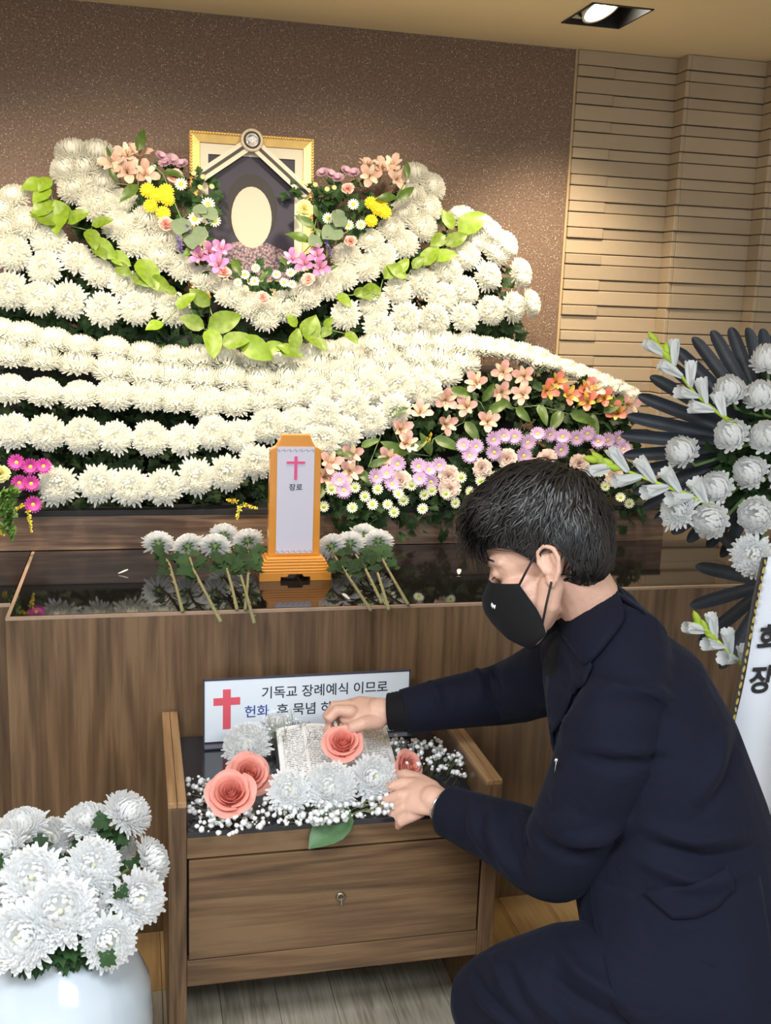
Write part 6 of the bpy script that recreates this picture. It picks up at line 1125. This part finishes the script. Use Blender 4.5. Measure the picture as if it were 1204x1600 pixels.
def limb(mb, pts, n=14, flat=None, fk=1.0):
    """round tapered limb through (x, y, z, r); flat: direction in which the section is scaled by fk"""
    P_ = [V(p[:3]) for p in pts]; secs = []; ref = V(flat) if flat is not None else V((0.3, 0.2, 1))
    for i, p in enumerate(pts):
        d = (P_[min(i+1, len(P_)-1)] - P_[max(i-1, 0)]).normalized(); a = (ref - d*ref.dot(d)).normalized(); b = d.cross(a)
        secs.append((P_[i], a*p[3]*fk, b*p[3]))
    # refine for smooth bends
    fine = []
    for i in range(len(secs)-1):
        for t in (0, .25, .5, .75): fine.append(tuple(secs[i][k].lerp(secs[i+1][k], t) for k in range(3)))
    fine.append(secs[-1]); loft(mb, fine, n)
def ell(mb, c, ax, n=18, m=12):
    c = V(c); ax = [V(a) for a in ax]; vs = []; fs = []
    for j in range(1, m):
        t = PI*j/m
        for k in range(n):
            p = 2*PI*k/n; vs.append(c + ax[0]*math.sin(t)*math.cos(p) + ax[1]*math.sin(t)*math.sin(p) + ax[2]*math.cos(t))
    for j in range(m-2):
        for k in range(n): fs.append((j*n+k, (j+1)*n+k, (j+1)*n+(k+1) % n, j*n+(k+1) % n))
    vs += [c+ax[2], c-ax[2]]; T_ = len(vs)-2
    for k in range(n): fs.append((T_, k, (k+1) % n)); fs.append((T_+1, (m-2)*n+(k+1) % n, (m-2)*n+k))
    mb.add(vs, fs)
def remesh(mb, name, voxel, smooth=4, fac=0.5):
    me = mb.mesh(name); o = bpy.data.objects.new(name, me); COL.objects.link(o)
    rm = o.modifiers.new('skin', 'REMESH'); rm.mode = 'VOXEL'; rm.voxel_size = voxel; rm.use_smooth_shade = True
    if smooth:
        sm = o.modifiers.new('soft', 'SMOOTH'); sm.iterations = smooth; sm.factor = fac
    dg = bpy.context.evaluated_depsgraph_get(); dg.update()
    out = bpy.data.meshes.new_from_object(o.evaluated_get(dg)); out.name = name
    bpy.data.objects.remove(o); bpy.data.meshes.remove(me)
    out.polygons.foreach_set('use_smooth', [True]*len(out.polygons)); return out
def fold_mesh(me, folds, axis, near_only=True, noise=0.0):
    n = len(me.vertices); co = np.empty(n*3); me.vertices.foreach_get('co', co); co = co.reshape(-1, 3)
    no = np.empty(n*3); me.vertex_normals.foreach_get('vector', no); no = no.reshape(-1, 3)
    ax = np.array(axis); disp = np.zeros(n)
    fl = lambda q: q - np.outer(q@ax, ax)
    c2 = fl(co)
    for pts, w, h in folds:
        p = fl(np.array(pts)); dm = np.full(n, 9.0); tt = np.zeros(n); m_ = len(p)-1
        for i in range(m_):
            a, b = p[i], p[i+1]; ab = b-a; t = np.clip(((c2-a)@ab)/(ab@ab), 0, 1); dd = np.linalg.norm(c2-a-np.outer(t, ab), axis=1)
            k = dd < dm; dm[k] = dd[k]; tt[k] = (i+t[k])/m_
        fade = np.sin(np.clip(tt, 0.02, 0.98)*math.pi)**0.6
        disp += 2.3*h*fade*np.exp(-(dm/(0.85*w))**2)
    facing = np.clip(-(no@ax)*2.5, 0, 1) if near_only else 1.0
    co = co + no*(disp*facing)[:, None]
    me.vertices.foreach_set('co', co.ravel()); me.update()

body_root = tag(empty('person', (0.95, 1.50, 0.0)), 'person in dark navy suit and black mask kneeling to arrange flowers on the chest', 'person')
BR_INV = body_root.matrix_basis.inverted() if False else Matrix.Translation((-0.95, -1.50, 0))
def child(name, me, m, parent=None):
    me.transform(BR_INV); o = link(name, me, m, parent or body_root); return o

# --- skin body: one continuous mesh
HO, HF, HS, HU = V(PD['HEAD_O']), V(PD['HF']), V(PD['HS']), V(PD['HU'])
def hp(f, s, u): return HO + HF*f + HS*s + HU*u
b = MB()
ell(b, hp(0.012, 0, 0.062), (HF*0.100, HS*0.077, HU*0.092))                # cranium
ell(b, hp(-0.018, 0, 0.045), (HF*0.078, HS*0.072, HU*0.080))               # back of skull
ell(b, hp(0.062, 0, 0.030), (HF*0.042, HS*0.062, HU*0.062))                # brow and forehead
ell(b, hp(0.052, 0, -0.030), (HF*0.048, HS*0.058, HU*0.060))               # cheeks
loft(b, [(hp(0.045, 0, -0.045), HS*0.056, HF*0.045), (hp(0.052, 0, -0.080), HS*0.046, HF*0.042), (hp(0.064, 0, -0.104), HS*0.028, HF*0.026)])   # jaw to chin
for s in (-1, 1):
    limb(b, [tuple(hp(0.004, s*0.050, -0.030))+(0.022,), tuple(hp(0.018, s*0.046, -0.058))+(0.022,), tuple(hp(0.048, s*0.030, -0.088))+(0.020,)])   # jawline
    ell(b, hp(0.066, s*0.042, -0.018), (HF*0.026, HS*0.022, HU*0.018))     # cheekbone
    ell(b, hp(0.088, s*0.032, 0.010), (HF*0.014, HS*0.016, HU*0.011))      # closed eyelid
    limb(b, [tuple(hp(0.099, s*0.016, 0.030))+(0.008,), tuple(hp(0.092, s*0.040, 0.034))+(0.008,), tuple(hp(0.076, s*0.056, 0.026))+(0.007,)])     # brow ridge
    # ear: rim, lobe, inner fold
    rim = [(0.004, .074, -0.006), (0.010, .076, 0.012), (0.006, .080, 0.030), (-0.008, .085, 0.036), (-0.022, .088, 0.028), (-0.026, .088, 0.010), (-0.020, .085, -0.010), (-0.010, .080, -0.024), (-0.002, .076, -0.030), (0.003, .074, -0.022)]
    limb(b, [tuple(hp(f, s*w, u))+(0.0048,) for f, w, u in rim], 8)
    ell(b, hp(-0.003, s*0.077, -0.026), (HF*0.008, HS*0.005, HU*0.009))
    limb(b, [tuple(hp(f, s*w, u))+(0.0045,) for f, w, u in ((-0.016, .080, 0.018), (-0.018, .081, 0.0), (-0.010, .079, -0.012))], 8)
    ell(b, hp(-0.008, s*0.071, 0.002), (HF*0.018, HS*0.006, HU*0.028))
    ell(b, hp(0.004, s*0.076, -0.004), (HF*0.005, HS*0.005, HU*0.007))
limb(b, [tuple(hp(0.098, 0, 0.022))+(0.009,), tuple(hp(0.108, 0, -0.004))+(0.010,), tuple(hp(0.118, 0, -0.026))+(0.012,)])       # nose
for s in (-1, 1): ell(b, hp(0.104, s*0.012, -0.030), (HF*0.011, HS*0.009, HU*0.008))
ell(b, hp(0.094, 0, -0.058), (HF*0.012, HS*0.024, HU*0.006)); ell(b, hp(0.092, 0, -0.070), (HF*0.012, HS*0.022, HU*0.007))   # lips
limb(b, PD['NECK'], 20)
def hand(palm, fingers, arm, nrm):
    limb(b, arm, 16)
    limb(b, palm, 18, nrm, 0.46)
    for f in fingers: limb(b, f, 10)
limb(b, [tuple(V(t[:3]))+(t[3]*0.55,) for t in PD['TORSO'][1:]], 18)
nN = V((-0.15, -0.55, 0.82)); nF = V((0.1, -0.45, 0.88))
hand(PD['PALM_N'], PD['FING_N'], PD['ARM_N'], nN); hand(PD['PALM_F'], PD['FING_F'], PD['ARM_F'], nF)
KN = V(PD['KNEE_N'])
leg_n = [tuple(KN)+(0.055,), (0.76, 1.505, 0.175, 0.050), (0.93, 1.50, 0.105, 0.038), (0.985, 1.50, 0.075, 0.032)]
KF = V(PD['TH_F'][-1][:3])
leg_f = [tuple(KF)+(0.055,), (0.98, 1.735, 0.075, 0.048), (1.16, 1.73, 0.065, 0.036), (1.20, 1.73, 0.060, 0.030)]
for th, lg in ((PD['TH_N'], leg_n), (PD['TH_F'], leg_f)):
    limb(b, [t[:3]+(t[3]*0.6,) for t in th], 14); limb(b, lg, 14)
skin = remesh(b, 'body', 0.0028, 5, 0.5)
MT['skin'] = mat('skin', (0.62, 0.375, 0.285), 0.5, vary=0.06, vscale=30, bump=(220, 0.12))
MT['skin'].node_tree.nodes['Principled BSDF'].inputs['Subsurface Weight'].default_value = 0.12
MT['skin'].node_tree.nodes['Principled BSDF'].inputs['Subsurface Radius'].default_value = (0.010, 0.004, 0.002)
body = child('body', skin, MT['skin'])

# --- trousers
b = MB()
def grow(pts, k): return [p[:3]+(p[3]+k,) for p in pts]
limb(b, PD['TH_N'], 22); limb(b, PD['TH_F'], 20)
limb(b, [tuple(KN)+(0.080,), (0.72, 1.515, 0.195, 0.074), (0.88, 1.50, 0.125, 0.062), (0.955, 1.50, 0.095, 0.055)], 18)
limb(b, [tuple(KF)+(0.075,), (0.97, 1.735, 0.085, 0.068), (1.13, 1.73, 0.075, 0.055)], 18)
t5 = PD['TORSO']; secs = []
for t in t5[5:]:
    secs.append((V(t[:3]), S_*(t[3]-0.02), (V(t5[6][:3])-V(t5[5][:3])).normalized().cross(S_).normalized()*(t[4]-0.02)))
loft(b, secs, 22)
tr_me = remesh(b, 'trousers', 0.006, 6); fold_mesh(tr_me, PD['FOLDS_T'], F_)
def cloth(name, col, sc=900, st=0.12, rough=0.85, fold=True):
    m, N, Lk, bs = newmat(name); bs.inputs['Base Color'].default_value = (*col, 1); bs.inputs['Roughness'].default_value = rough
    bs.inputs['Specular IOR Level'].default_value = 0.18; bs.inputs['Sheen Weight'].default_value = 0.06; bs.inputs['Sheen Roughness'].default_value = 0.45
    bs.inputs['Sheen Tint'].default_value = (0.35, 0.42, 0.60, 1)
    tc = N.new('ShaderNodeTexCoord'); n1 = N.new('ShaderNodeTexNoise'); n1.inputs['Scale'].default_value = sc; n1.inputs['Detail'].default_value = 2
    n2 = N.new('ShaderNodeTexNoise'); n2.inputs['Scale'].default_value = 14; n2.inputs['Detail'].default_value = 3; n2.inputs['Distortion'].default_value = 1.2
    for q in (n1, n2): Lk.new(tc.outputs['Object'], q.inputs['Vector'])
    b1 = N.new('ShaderNodeBump'); b1.inputs['Strength'].default_value = st; b1.inputs['Distance'].default_value = 0.002; Lk.new(n1.outputs['Fac'], b1.inputs['Height'])
    b2 = N.new('ShaderNodeBump'); b2.inputs['Strength'].default_value = 0.30; b2.inputs['Distance'].default_value = 0.012; Lk.new(n2.outputs['Fac'], b2.inputs['Height'])
    Lk.new(b2.outputs[0], b1.inputs['Normal']); Lk.new(b1.outputs[0], bs.inputs['Normal']); return m
MT['suit'] = cloth('navy_suit_wool', (0.0044, 0.0057, 0.0150)); MT['black_knit'] = cloth('black_knit', (0.006, 0.006, 0.007), 500, 0.25)
TR_COPY = tr_me.copy()
child('trousers', tr_me, MT['suit'])
# shoes
for (pts, nm) in (([(1.0, 1.50, 0.10, 0.040), (0.965, 1.50, 0.055, 0.044), (0.90, 1.50, 0.030, 0.030), (0.86, 1.50, 0.026, 0.024)], 'shoe'), ([(1.20, 1.73, 0.075, 0.040), (1.235, 1.73, 0.045, 0.036), (1.29, 1.73, 0.032, 0.028), (1.33, 1.73, 0.028, 0.022)], 'shoe')):
    b = MB(); limb(b, pts, 14, (0, 0, 1), 0.85); child(nm, remesh(b, nm, 0.006, 3), mat('black_leather', (0.012, 0.012, 0.013), 0.3))

# --- jacket: torso, then both sleeves as open tubes
from mathutils.bvhtree import BVHTree
def spline(pts, n):
    """smooth curve through (x, y, z, r) points"""
    A = np.array(pts, float); A = np.vstack([2*A[0]-A[1], A, 2*A[-1]-A[-2]]); out = []
    m = len(pts)-1
    for i in range(n+1):
        x = m*i/n; k = min(int(x), m-1); t = x-k; p0, p1, p2, p3 = A[k], A[k+1], A[k+2], A[k+3]
        out.append(0.5*((2*p1)+(-p0+p2)*t+(2*p0-5*p1+4*p2-p3)*t*t+(-p0+3*p1-3*p2+p3)*t**3))
    return out
def sleeve(pts, name, folds, rings=70, seg=40, flat=0.9):
    C_ = spline(pts, rings); vs = []; fs = []; ref = V((0.2, 0.1, 1))
    P_ = [V(c[:3]) for c in C_]
    for i, c in enumerate(C_):
        d = (P_[min(i+1, rings)]-P_[max(i-1, 0)]).normalized(); a = (ref - d*ref.dot(d)).normalized(); e = d.cross(a)
        for k in range(seg):
            t = 2*PI*k/seg; vs.append(P_[i] + (a*math.cos(t) + e*math.sin(t)*flat)*c[3])
    for i in range(rings):
        for k in range(seg): fs.append((i*seg+k, i*seg+(k+1) % seg, (i+1)*seg+(k+1) % seg, (i+1)*seg+k))
    # hem turned inwards
    b_ = rings*seg; d = (P_[-1]-P_[-2]).normalized()
    for kk in (0.90, 0.80): vs += [P_[-1] + (vs[b_+k]-P_[-1])*kk - d*(1-kk)*0.1 for k in range(seg)]
    for q in (0, 1):
        for k in range(seg): fs.append((b_+q*seg+k, b_+q*seg+(k+1) % seg, b_+(q+1)*seg+(k+1) % seg, b_+(q+1)*seg+k))
    me = MB().add(vs, fs).mesh(name, True)
    import bmesh as bme
    bm_ = bme.new(); bm_.from_mesh(me); bme.ops.recalc_face_normals(bm_, faces=bm_.faces); bm_.to_mesh(me); bm_.free()
    fold_mesh(me, folds, F_)
    return me
b = MB(); secs = []
ax_t = [(V(t5[min(i+1, len(t5)-1)][:3])-V(t5[max(i-1, 0)][:3])).normalized() for i in range(len(t5))]
for i, t in enumerate(t5[:-1]):
    secs.append((V(t[:3]), S_*t[3], ax_t[i].cross(S_).normalized()*t[4]))
fine = []
for i in range(len(secs)-1):
    for tt in (0, .33, .66): fine.append(tuple(secs[i][k].lerp(secs[i+1][k], tt) for k in range(3)))
fine.append(secs[-1]); loft(b, fine[1:], 28)
# shoulder yoke
ns, fs_ = V(PD['SL_N'][0][:3]), V(PD['SL_F'][0][:3]); nk = V(t5[1][:3])
limb(b, [tuple(ns)+(0.074,), tuple(ns.lerp(nk, .5)+V((0, 0, .03)))+(0.085,), tuple(nk+V((0, 0, .0)))+(0.085,), tuple(fs_.lerp(nk, .5)+V((0, 0, .03)))+(0.082,), tuple(fs_)+(0.078,)], 18)
jk = remesh(b, 'jacket', 0.0055, 8); fold_mesh(jk, PD['FOLDS'], F_)
slN = sleeve(PD['SL_N'], 'sleeve', PD['FOLDS']); slF = sleeve(PD['SL_F'], 'sleeve', PD['FOLDS'])
# surface that trims are laid onto (torso, near sleeve, trousers)
def tree(*mes):
    vs = []; fs = []
    for me in mes:
        o_ = len(vs); vs += [v.co.copy() for v in me.vertices]; fs += [tuple(i+o_ for i in p.vertices) for p in me.polygons]
    return BVHTree.FromPolygons(vs, fs)
BT = tree(jk); BTT = tree(TR_COPY, jk)
def wrap_strip(pairs, name, m, off, thick, parent, bt, sub=6, N=6, flush=False):
    """strip between two edge lines, laid onto the cloth"""
    vs = []; fs = []; rows = []
    for i in range(len(pairs)-1):
        for q in range(sub):
            t = q/sub; rows.append((V(pairs[i][0]).lerp(V(pairs[i+1][0]), t), V(pairs[i][1]).lerp(V(pairs[i+1][1]), t)))
    rows.append((V(pairs[-1][0]), V(pairs[-1][1])))
    for a, c in rows:
        for k in range(N+1):
            q = a.lerp(c, k/N); h = bt.ray_cast(q - F_*0.4, F_, 0.75)
            for _k in range(16):
                if h[0] is not None: break
                q = q + V(PD['R2'])*0.005; h = bt.ray_cast(q - F_*0.4, F_, 0.75)
            if h[0] is None: h = bt.find_nearest(q)
            off_ = off*min(1.0, k/3) - 0.002*(k == 0) if flush else off
            vs.append(h[0] - F_*off_*0.4 + h[1]*off_*0.6 if h[1].dot(F_) < 0 else h[0] - F_*off_)
    for j in range(len(rows)-1):
        for k in range(N): e = j*(N+1)+k; fs.append((e, e+1, e+N+2, e+N+1))
    me = MB().add(vs, fs).mesh(name, True); o = child(name, me, m, parent)
    sm = o.modifiers.new('soft', 'SMOOTH'); sm.iterations = 4; sm.factor = 0.4
    so = o.modifiers.new('thick', 'SOLIDIFY'); so.thickness = thick; so.offset = -1
    return o
jacket = child('jacket', jk, MT['suit']); sleeve_n = child('sleeve', slN, MT['suit'], jacket); child('sleeve', slF, MT['suit'], jacket)
wrap_strip(PD['SKIRT'], 'front_quarter', MT['suit'], 0.008, 0.005, jacket, BTT, flush=True)
wrap_strip(PD['COLLAR'], 'collar', MT['suit'], 0.009, 0.006, jacket, BT)
wrap_strip(PD['LAPEL'], 'lapel', MT['suit'], 0.006, 0.004, jacket, BT)
wrap_strip(PD['FLAP'], 'pocket_flap', MT['suit'], 0.011, 0.004, jacket, BTT)
# sleeve buttons
bt = MB().lathe([(0.001, 0.002), (0.0045, 0.0025), (0.0055, 0.001), (0.0055, -0.002)], 12, caps=False).mesh('sleeve_button', True)
# lapel pin
pn = MB(); ell(pn, V(PD['PIN']) - F_*0.0, (V((0.004, 0, 0)), V((0, 0.003, 0)), V((0, 0, 0.004))), 10, 6)
pn.tube([V(PD['PIN']), V(PD['PIN']) + V((-0.002, -0.001, -0.02))], 0.0008, 5)
child('lapel_pin', pn.mesh('lapel_pin', True), mat('silver_pin', (0.7, 0.7, 0.72), 0.25, 1.0), jacket)
# black roll-neck between the lapels
b = MB(); nkp = PD['NECK']
limb(b, [nkp[2][:3]+(0.066,), nkp[3][:3]+(0.074,), tuple(V(t5[2][:3]) + HF*0.05)+(0.085,), tuple(V(t5[3][:3]) + HF*0.075)+(0.085,)], 20)
child('shirt', remesh(b, 'shirt', 0.006, 4), MT['black_knit'])
# ribbed cuff of the far sleeve, bracelet on the near wrist
c0, c1 = V(PD['CUFF_F'][0]), V(PD['CUFF_F'][1]); d = (c1-c0)
mm = Matrix.Translation(c0) @ frame_to(d).to_matrix().to_4x4()
L = d.length; pr = []
for i in range(13): pr.append((0.043 - 0.006*i/12 + (0.0012 if i % 2 else 0), L*i/12))
pr.append((0.030, L*0.98)); cm_ = MB().lathe(pr, 26, mm, caps=False).mesh('cuff', True); child('cuff', cm_, MT['black_knit'])
c0, c1 = V(PD['CUFF_N'][0]), V(PD['CUFF_N'][1]); d = (c1-c0).normalized(); q = V(PD['PALM_N'][0][:3])
mb = MB(); ring = []
a = (nN - d*nN.dot(d)).normalized(); e = d.cross(a)
for i in range(25): t = 2*PI*i/24; ring.append(q + d*0.0 + a*0.0235*math.cos(t)*1.05 + e*0.033*math.sin(t))
mb.tube(ring, 0.0026, 6, caps=False); child('bracelet', mb.mesh('bracelet', True), mat('silver_band', (0.75, 0.76, 0.78), 0.2, 1.0))
for i in range(3):
    o_ = bt.copy(); p = V(PD['SL_N'][-1][:3]).lerp(V(PD['SL_N'][-3][:3]), 0.12+0.09*i) + V((0, -0.030, -0.040)); o_.transform(Matrix.Translation(p) @ frame_to(V((0, -.7, -.6))).to_matrix().to_4x4()); child('sleeve_button', o_, MT['black_knit'], jacket)

# --- mask
def mask_pt(u, v):
    """u -1..1 across the face, v 0 (nose bridge) .. 1 (under the chin)"""
    au = abs(u)
    mid = [(0.112, 0.002), (0.132, -0.022), (0.136, -0.045), (0.126, -0.072), (0.106, -0.104), (0.070, -0.132)]
    edge = [(0.052, -0.014), (0.046, -0.030), (0.040, -0.046), (0.034, -0.062), (0.030, -0.082), (0.030, -0.108)]
    x = v*5; i = min(int(x), 4); t = x-i
    m = [mid[i][k]*(1-t)+mid[i+1][k]*t for k in (0, 1)]; e = [edge[i][k]*(1-t)+edge[i+1][k]*t for k in (0, 1)]
    k = au**1.7; f = m[0]*(1-k)+e[0]*k; up = m[1]*(1-au**1.3)+e[1]*au**1.3
    s = math.copysign((0.070 - 0.006*v)*math.sin(au*PI/2)**0.92, u)
    return hp(f, s, up)
mb = MB(); NU, NV = 24, 14
mb.add([mask_pt(-1+2*i/NU, j/NV) for j in range(NV+1) for i in range(NU+1)], [(j*(NU+1)+i, j*(NU+1)+i+1, (j+1)*(NU+1)+i+1, (j+1)*(NU+1)+i) for j in range(NV) for i in range(NU)])
MT['mask'] = cloth('black_mask_fabric', (0.008, 0.008, 0.009), 700, 0.1)
mk_ = child('face_mask', mb.mesh('face_mask', True), MT['mask'])
so = mk_.modifiers.new('thick', 'SOLIDIFY'); so.thickness = 0.0025
mb = MB(); mb.tube([mask_pt(-1+2*i/16, 0.66) + HF*0.0012*(1-abs(-1+2*i/16)) + HS*(0.001 if i > 8 else -0.001) for i in range(17)], 0.0011, 5); child('mask_seam', mb.mesh('mask_seam', True), MT['mask'], mk_)
for s in (1, -1):
    mb = MB()
    for (a, e) in ((mask_pt(s*0.98, 0.05), hp(0.010, s*0.080, 0.026)), (mask_pt(s*0.98, 0.85), hp(-0.004, s*0.083, -0.024))):
        mb.tube([a, a.lerp(e, .5) + HS*s*0.004, e], 0.0021, 6)
    child('mask_strap', mb.mesh('mask_strap', True), mat('dark_elastic', (0.018, 0.010, 0.010), 0.8), mk_)
lg = MB()
c = mask_pt(0.50, 0.36); cu = mask_pt(0.50, 0.30) - c; cs = mask_pt(0.56, 0.36) - c; nn = cs.cross(cu).normalized()
if nn.dot(F_) > 0: nn = -nn
for (x0, z0, x1, z1, x2, z2) in ((-.7, .1, -.3, .9, .2, .1), (-.2, .3, .3, -.7, .8, .3), (-.5, -.4, -.1, .5, .5, -.2)):
    P_ = [c + cs.normalized()*x*0.0065 + cu.normalized()*z*0.0065 + nn*0.0028 for x, z in ((x0, z0), (x1, z1), (x2, z2))]
    lg.tube([P_[0], (P_[0]+P_[1])/2 + cu.normalized()*0.001, P_[1], (P_[1]+P_[2])/2, P_[2]], 0.0009, 5)
child('mask_logo', lg.mesh('mask_logo', True), mat('white_print', (0.85, 0.85, 0.85), 0.6), mk_)

# --- hair: cap plus combed strands
b = MB()
ell(b, hp(0.008, 0, 0.080), (HF*0.112, HS*0.090, HU*0.096)); ell(b, hp(-0.030, 0, 0.050), (HF*0.082, HS*0.084, HU*0.085)); ell(b, hp(-0.050, 0, 0.018), (HF*0.055, HS*0.070, HU*0.062))
ell(b, hp(0.062, 0, 0.095), (HF*0.072, HS*0.082, HU*0.060))
cap = remesh(b, 'hair', 0.005, 4)
MT['hair'], HN, HL, hbs = newmat('black_hair')
hbs.inputs['Base Color'].default_value = (0.010, 0.009, 0.010, 1); hbs.inputs['Roughness'].default_value = 0.38; hbs.inputs['Specular IOR Level'].default_value = 0.6
# trim the cap off the face and neck
import bmesh
def hairline(f, s):
    """height of the hairline at a place around the head"""
    K = [(0.13, 0.060), (0.075, 0.056), (0.050, 0.046), (0.030, 0.032), (0.016, 0.012), (0.008, 0.022), (-0.010, 0.040), (-0.026, 0.034), (-0.036, 0.006), (-0.048, -0.024), (-0.065, -0.044), (-0.14, -0.050)]
    if s < 0.05 and f < 0: return -0.050
    for (f0, u0), (f1, u1) in zip(K, K[1:]):
        if f1 <= f <= f0: t = (f0-f)/(f0-f1); return u0*(1-t)+u1*t
    return 0.06 if f > 0 else -0.05
bm = bmesh.new(); bm.from_mesh(cap); kill = []
for v in bm.verts:
    q = v.co - HO
    if q.dot(HU) < hairline(q.dot(HF), abs(q.dot(HS))): kill.append(v)
bmesh.ops.delete(bm, geom=kill, context='VERTS'); bm.to_mesh(cap); bm.free()
HB = BVHTree.FromPolygons([v.co.copy() for v in cap.vertices], [tuple(p.vertices) for p in cap.polygons]); roots = [v.co.copy() for v in cap.vertices]
hair = child('hair', cap, MT['hair'])
so = hair.modifiers.new('thick', 'SOLIDIFY'); so.thickness = 0.010; so.offset = -1
rh = random.Random(21); mb = MB()
WH = hp(-0.070, 0.01, 0.150)
for i in range(4200):
    p = rh.choice(roots) + V((rh.gauss(0, .003), rh.gauss(0, .003), rh.gauss(0, .003)))
    q = p - HO; f0, s0, u0 = q.dot(HF), q.dot(HS), q.dot(HU)
    flow = (p - WH).normalized()*0.9 + HF*(0.65 if u0 > 0.09 else 0.25) + HU*(-0.75 if u0 < 0.09 else -0.05) + V((rh.gauss(0, .28), rh.gauss(0, .28), rh.gauss(0, .28)))
    if f0 < -0.03: flow = flow - HU*0.8
    ln = rh.uniform(0.035, 0.07) if u0 < 0.07 else rh.uniform(0.05, 0.10)
    n = 6; pts = []; lift = rh.uniform(0.0005, 0.006) + (0.006*rh.random() if u0 > 0.10 else 0); wave = rh.uniform(-1, 1); stop = False
    for k in range(n+1):
        h = HB.find_nearest(p); nr = h[1]
        if (h[0]-HO).dot(nr) < 0: nr = -nr
        pts.append(h[0] + nr*(lift + 0.004*math.sin(k*1.1+wave*3)*(u0 > 0.08)))
        fl_ = flow - nr*flow.dot(nr); fl_ = fl_.normalized() if fl_.length > 1e-4 else HF
        fl_ = fl_ + nr.cross(fl_)*0.35*math.sin(k*0.9+wave*4)
        p = p + fl_*ln/n
    wd = rh.uniform(0.0010, 0.0030); vs = []
    for k, q in enumerate(pts):
        tg = (pts[min(k+1, n)]-pts[max(k-1, 0)]); tg = tg.normalized() if tg.length > 1e-6 else HF
        o_ = (q-HO-HU*0.05).normalized(); sd = tg.cross(o_).normalized(); ww = wd*(1-(k/n)**2*0.85)
        vs += [q + sd*ww, q + o_*ww*0.9, q - sd*ww]
    mb.add(vs, sum([[(3*k, 3*k+1, 3*k+4, 3*k+3), (3*k+1, 3*k+2, 3*k+5, 3*k+4)] for k in range(n)], []))
# fly-away wisps along the crown and nape fuzz
for i in range(260):
    th = rh.uniform(-0.3, 3.4); s0 = rh.gauss(0, .03); base = V((0.01 + 0.115*math.cos(th), s0, 0.085 + 0.093*math.sin(th)))
    dv = V((0.6*math.cos(th)+0.7, rh.gauss(0, .3), 0.5*math.sin(th)+0.25)).normalized(); L = rh.uniform(.015, .04)
    pts = [base + dv*L*t + V((0.010*t*t, 0, -0.020*t*t)) for t in (0, .33, .66, 1)]; vs = []
    for k, q in enumerate(pts): w = 0.0006*(1-.8*k/3); vs += [q + V((0, w, 0)), q + V((0, 0, w)), q - V((0, w, 0))]
    mb.add([hp(*v) for v in vs], sum([[(3*k, 3*k+1, 3*k+4, 3*k+3), (3*k+1, 3*k+2, 3*k+5, 3*k+4)] for k in range(3)], []))
# loose fringe over the brow
for i in range(420):
    s = rh.uniform(-0.075, 0.080); u = rh.uniform(0.075, 0.125); f0 = 0.078 + 0.03*rh.random()
    a = V((f0, s, u)); ln = rh.uniform(0.045, 0.085); dr = V((0.75+rh.gauss(0, .2), rh.gauss(0.05, .25), -0.05+rh.gauss(0, .2))).normalized()
    pts = []; p = a
    for k in range(6):
        pts.append(p.copy()); dr = (dr + V((-0.16, 0, -0.34))).normalized(); p = p + dr*ln/5
    wd = rh.uniform(0.0008, 0.0026); vs = []
    for k, q in enumerate(pts):
        tg = (pts[min(k+1, 5)]-pts[max(k-1, 0)]).normalized(); sd = tg.cross(V((0.3, 0, 1))).normalized(); up_ = sd.cross(tg); ww = wd*(1-(k/5)**2*0.9)
        vs += [q + sd*ww, q + up_*ww*0.7, q - sd*ww]
    mb.add([hp(*v) for v in vs], sum([[(3*k, 3*k+1, 3*k+4, 3*k+3), (3*k+1, 3*k+2, 3*k+5, 3*k+4)] for k in range(5)], []))
st_ = child('hair_strands', mb.mesh('hair_strands', True), MT['hair'], hair); st_['kind'] = 'stuff'
# eyebrow and lashes
mb = MB()
for s in (1, -1):
    mb.tube([hp(0.108, s*0.014, 0.034), hp(0.103, s*0.034, 0.040), hp(0.086, s*0.056, 0.032)], [0.003, 0.0032, 0.0015], 6)
    mb.tube([hp(0.099, s*0.020, 0.006), hp(0.1025, s*0.032, 0.003), hp(0.094, s*0.046, 0.006)], 0.0011, 5)
child('brows', mb.mesh('brows', True), MT['hair'])
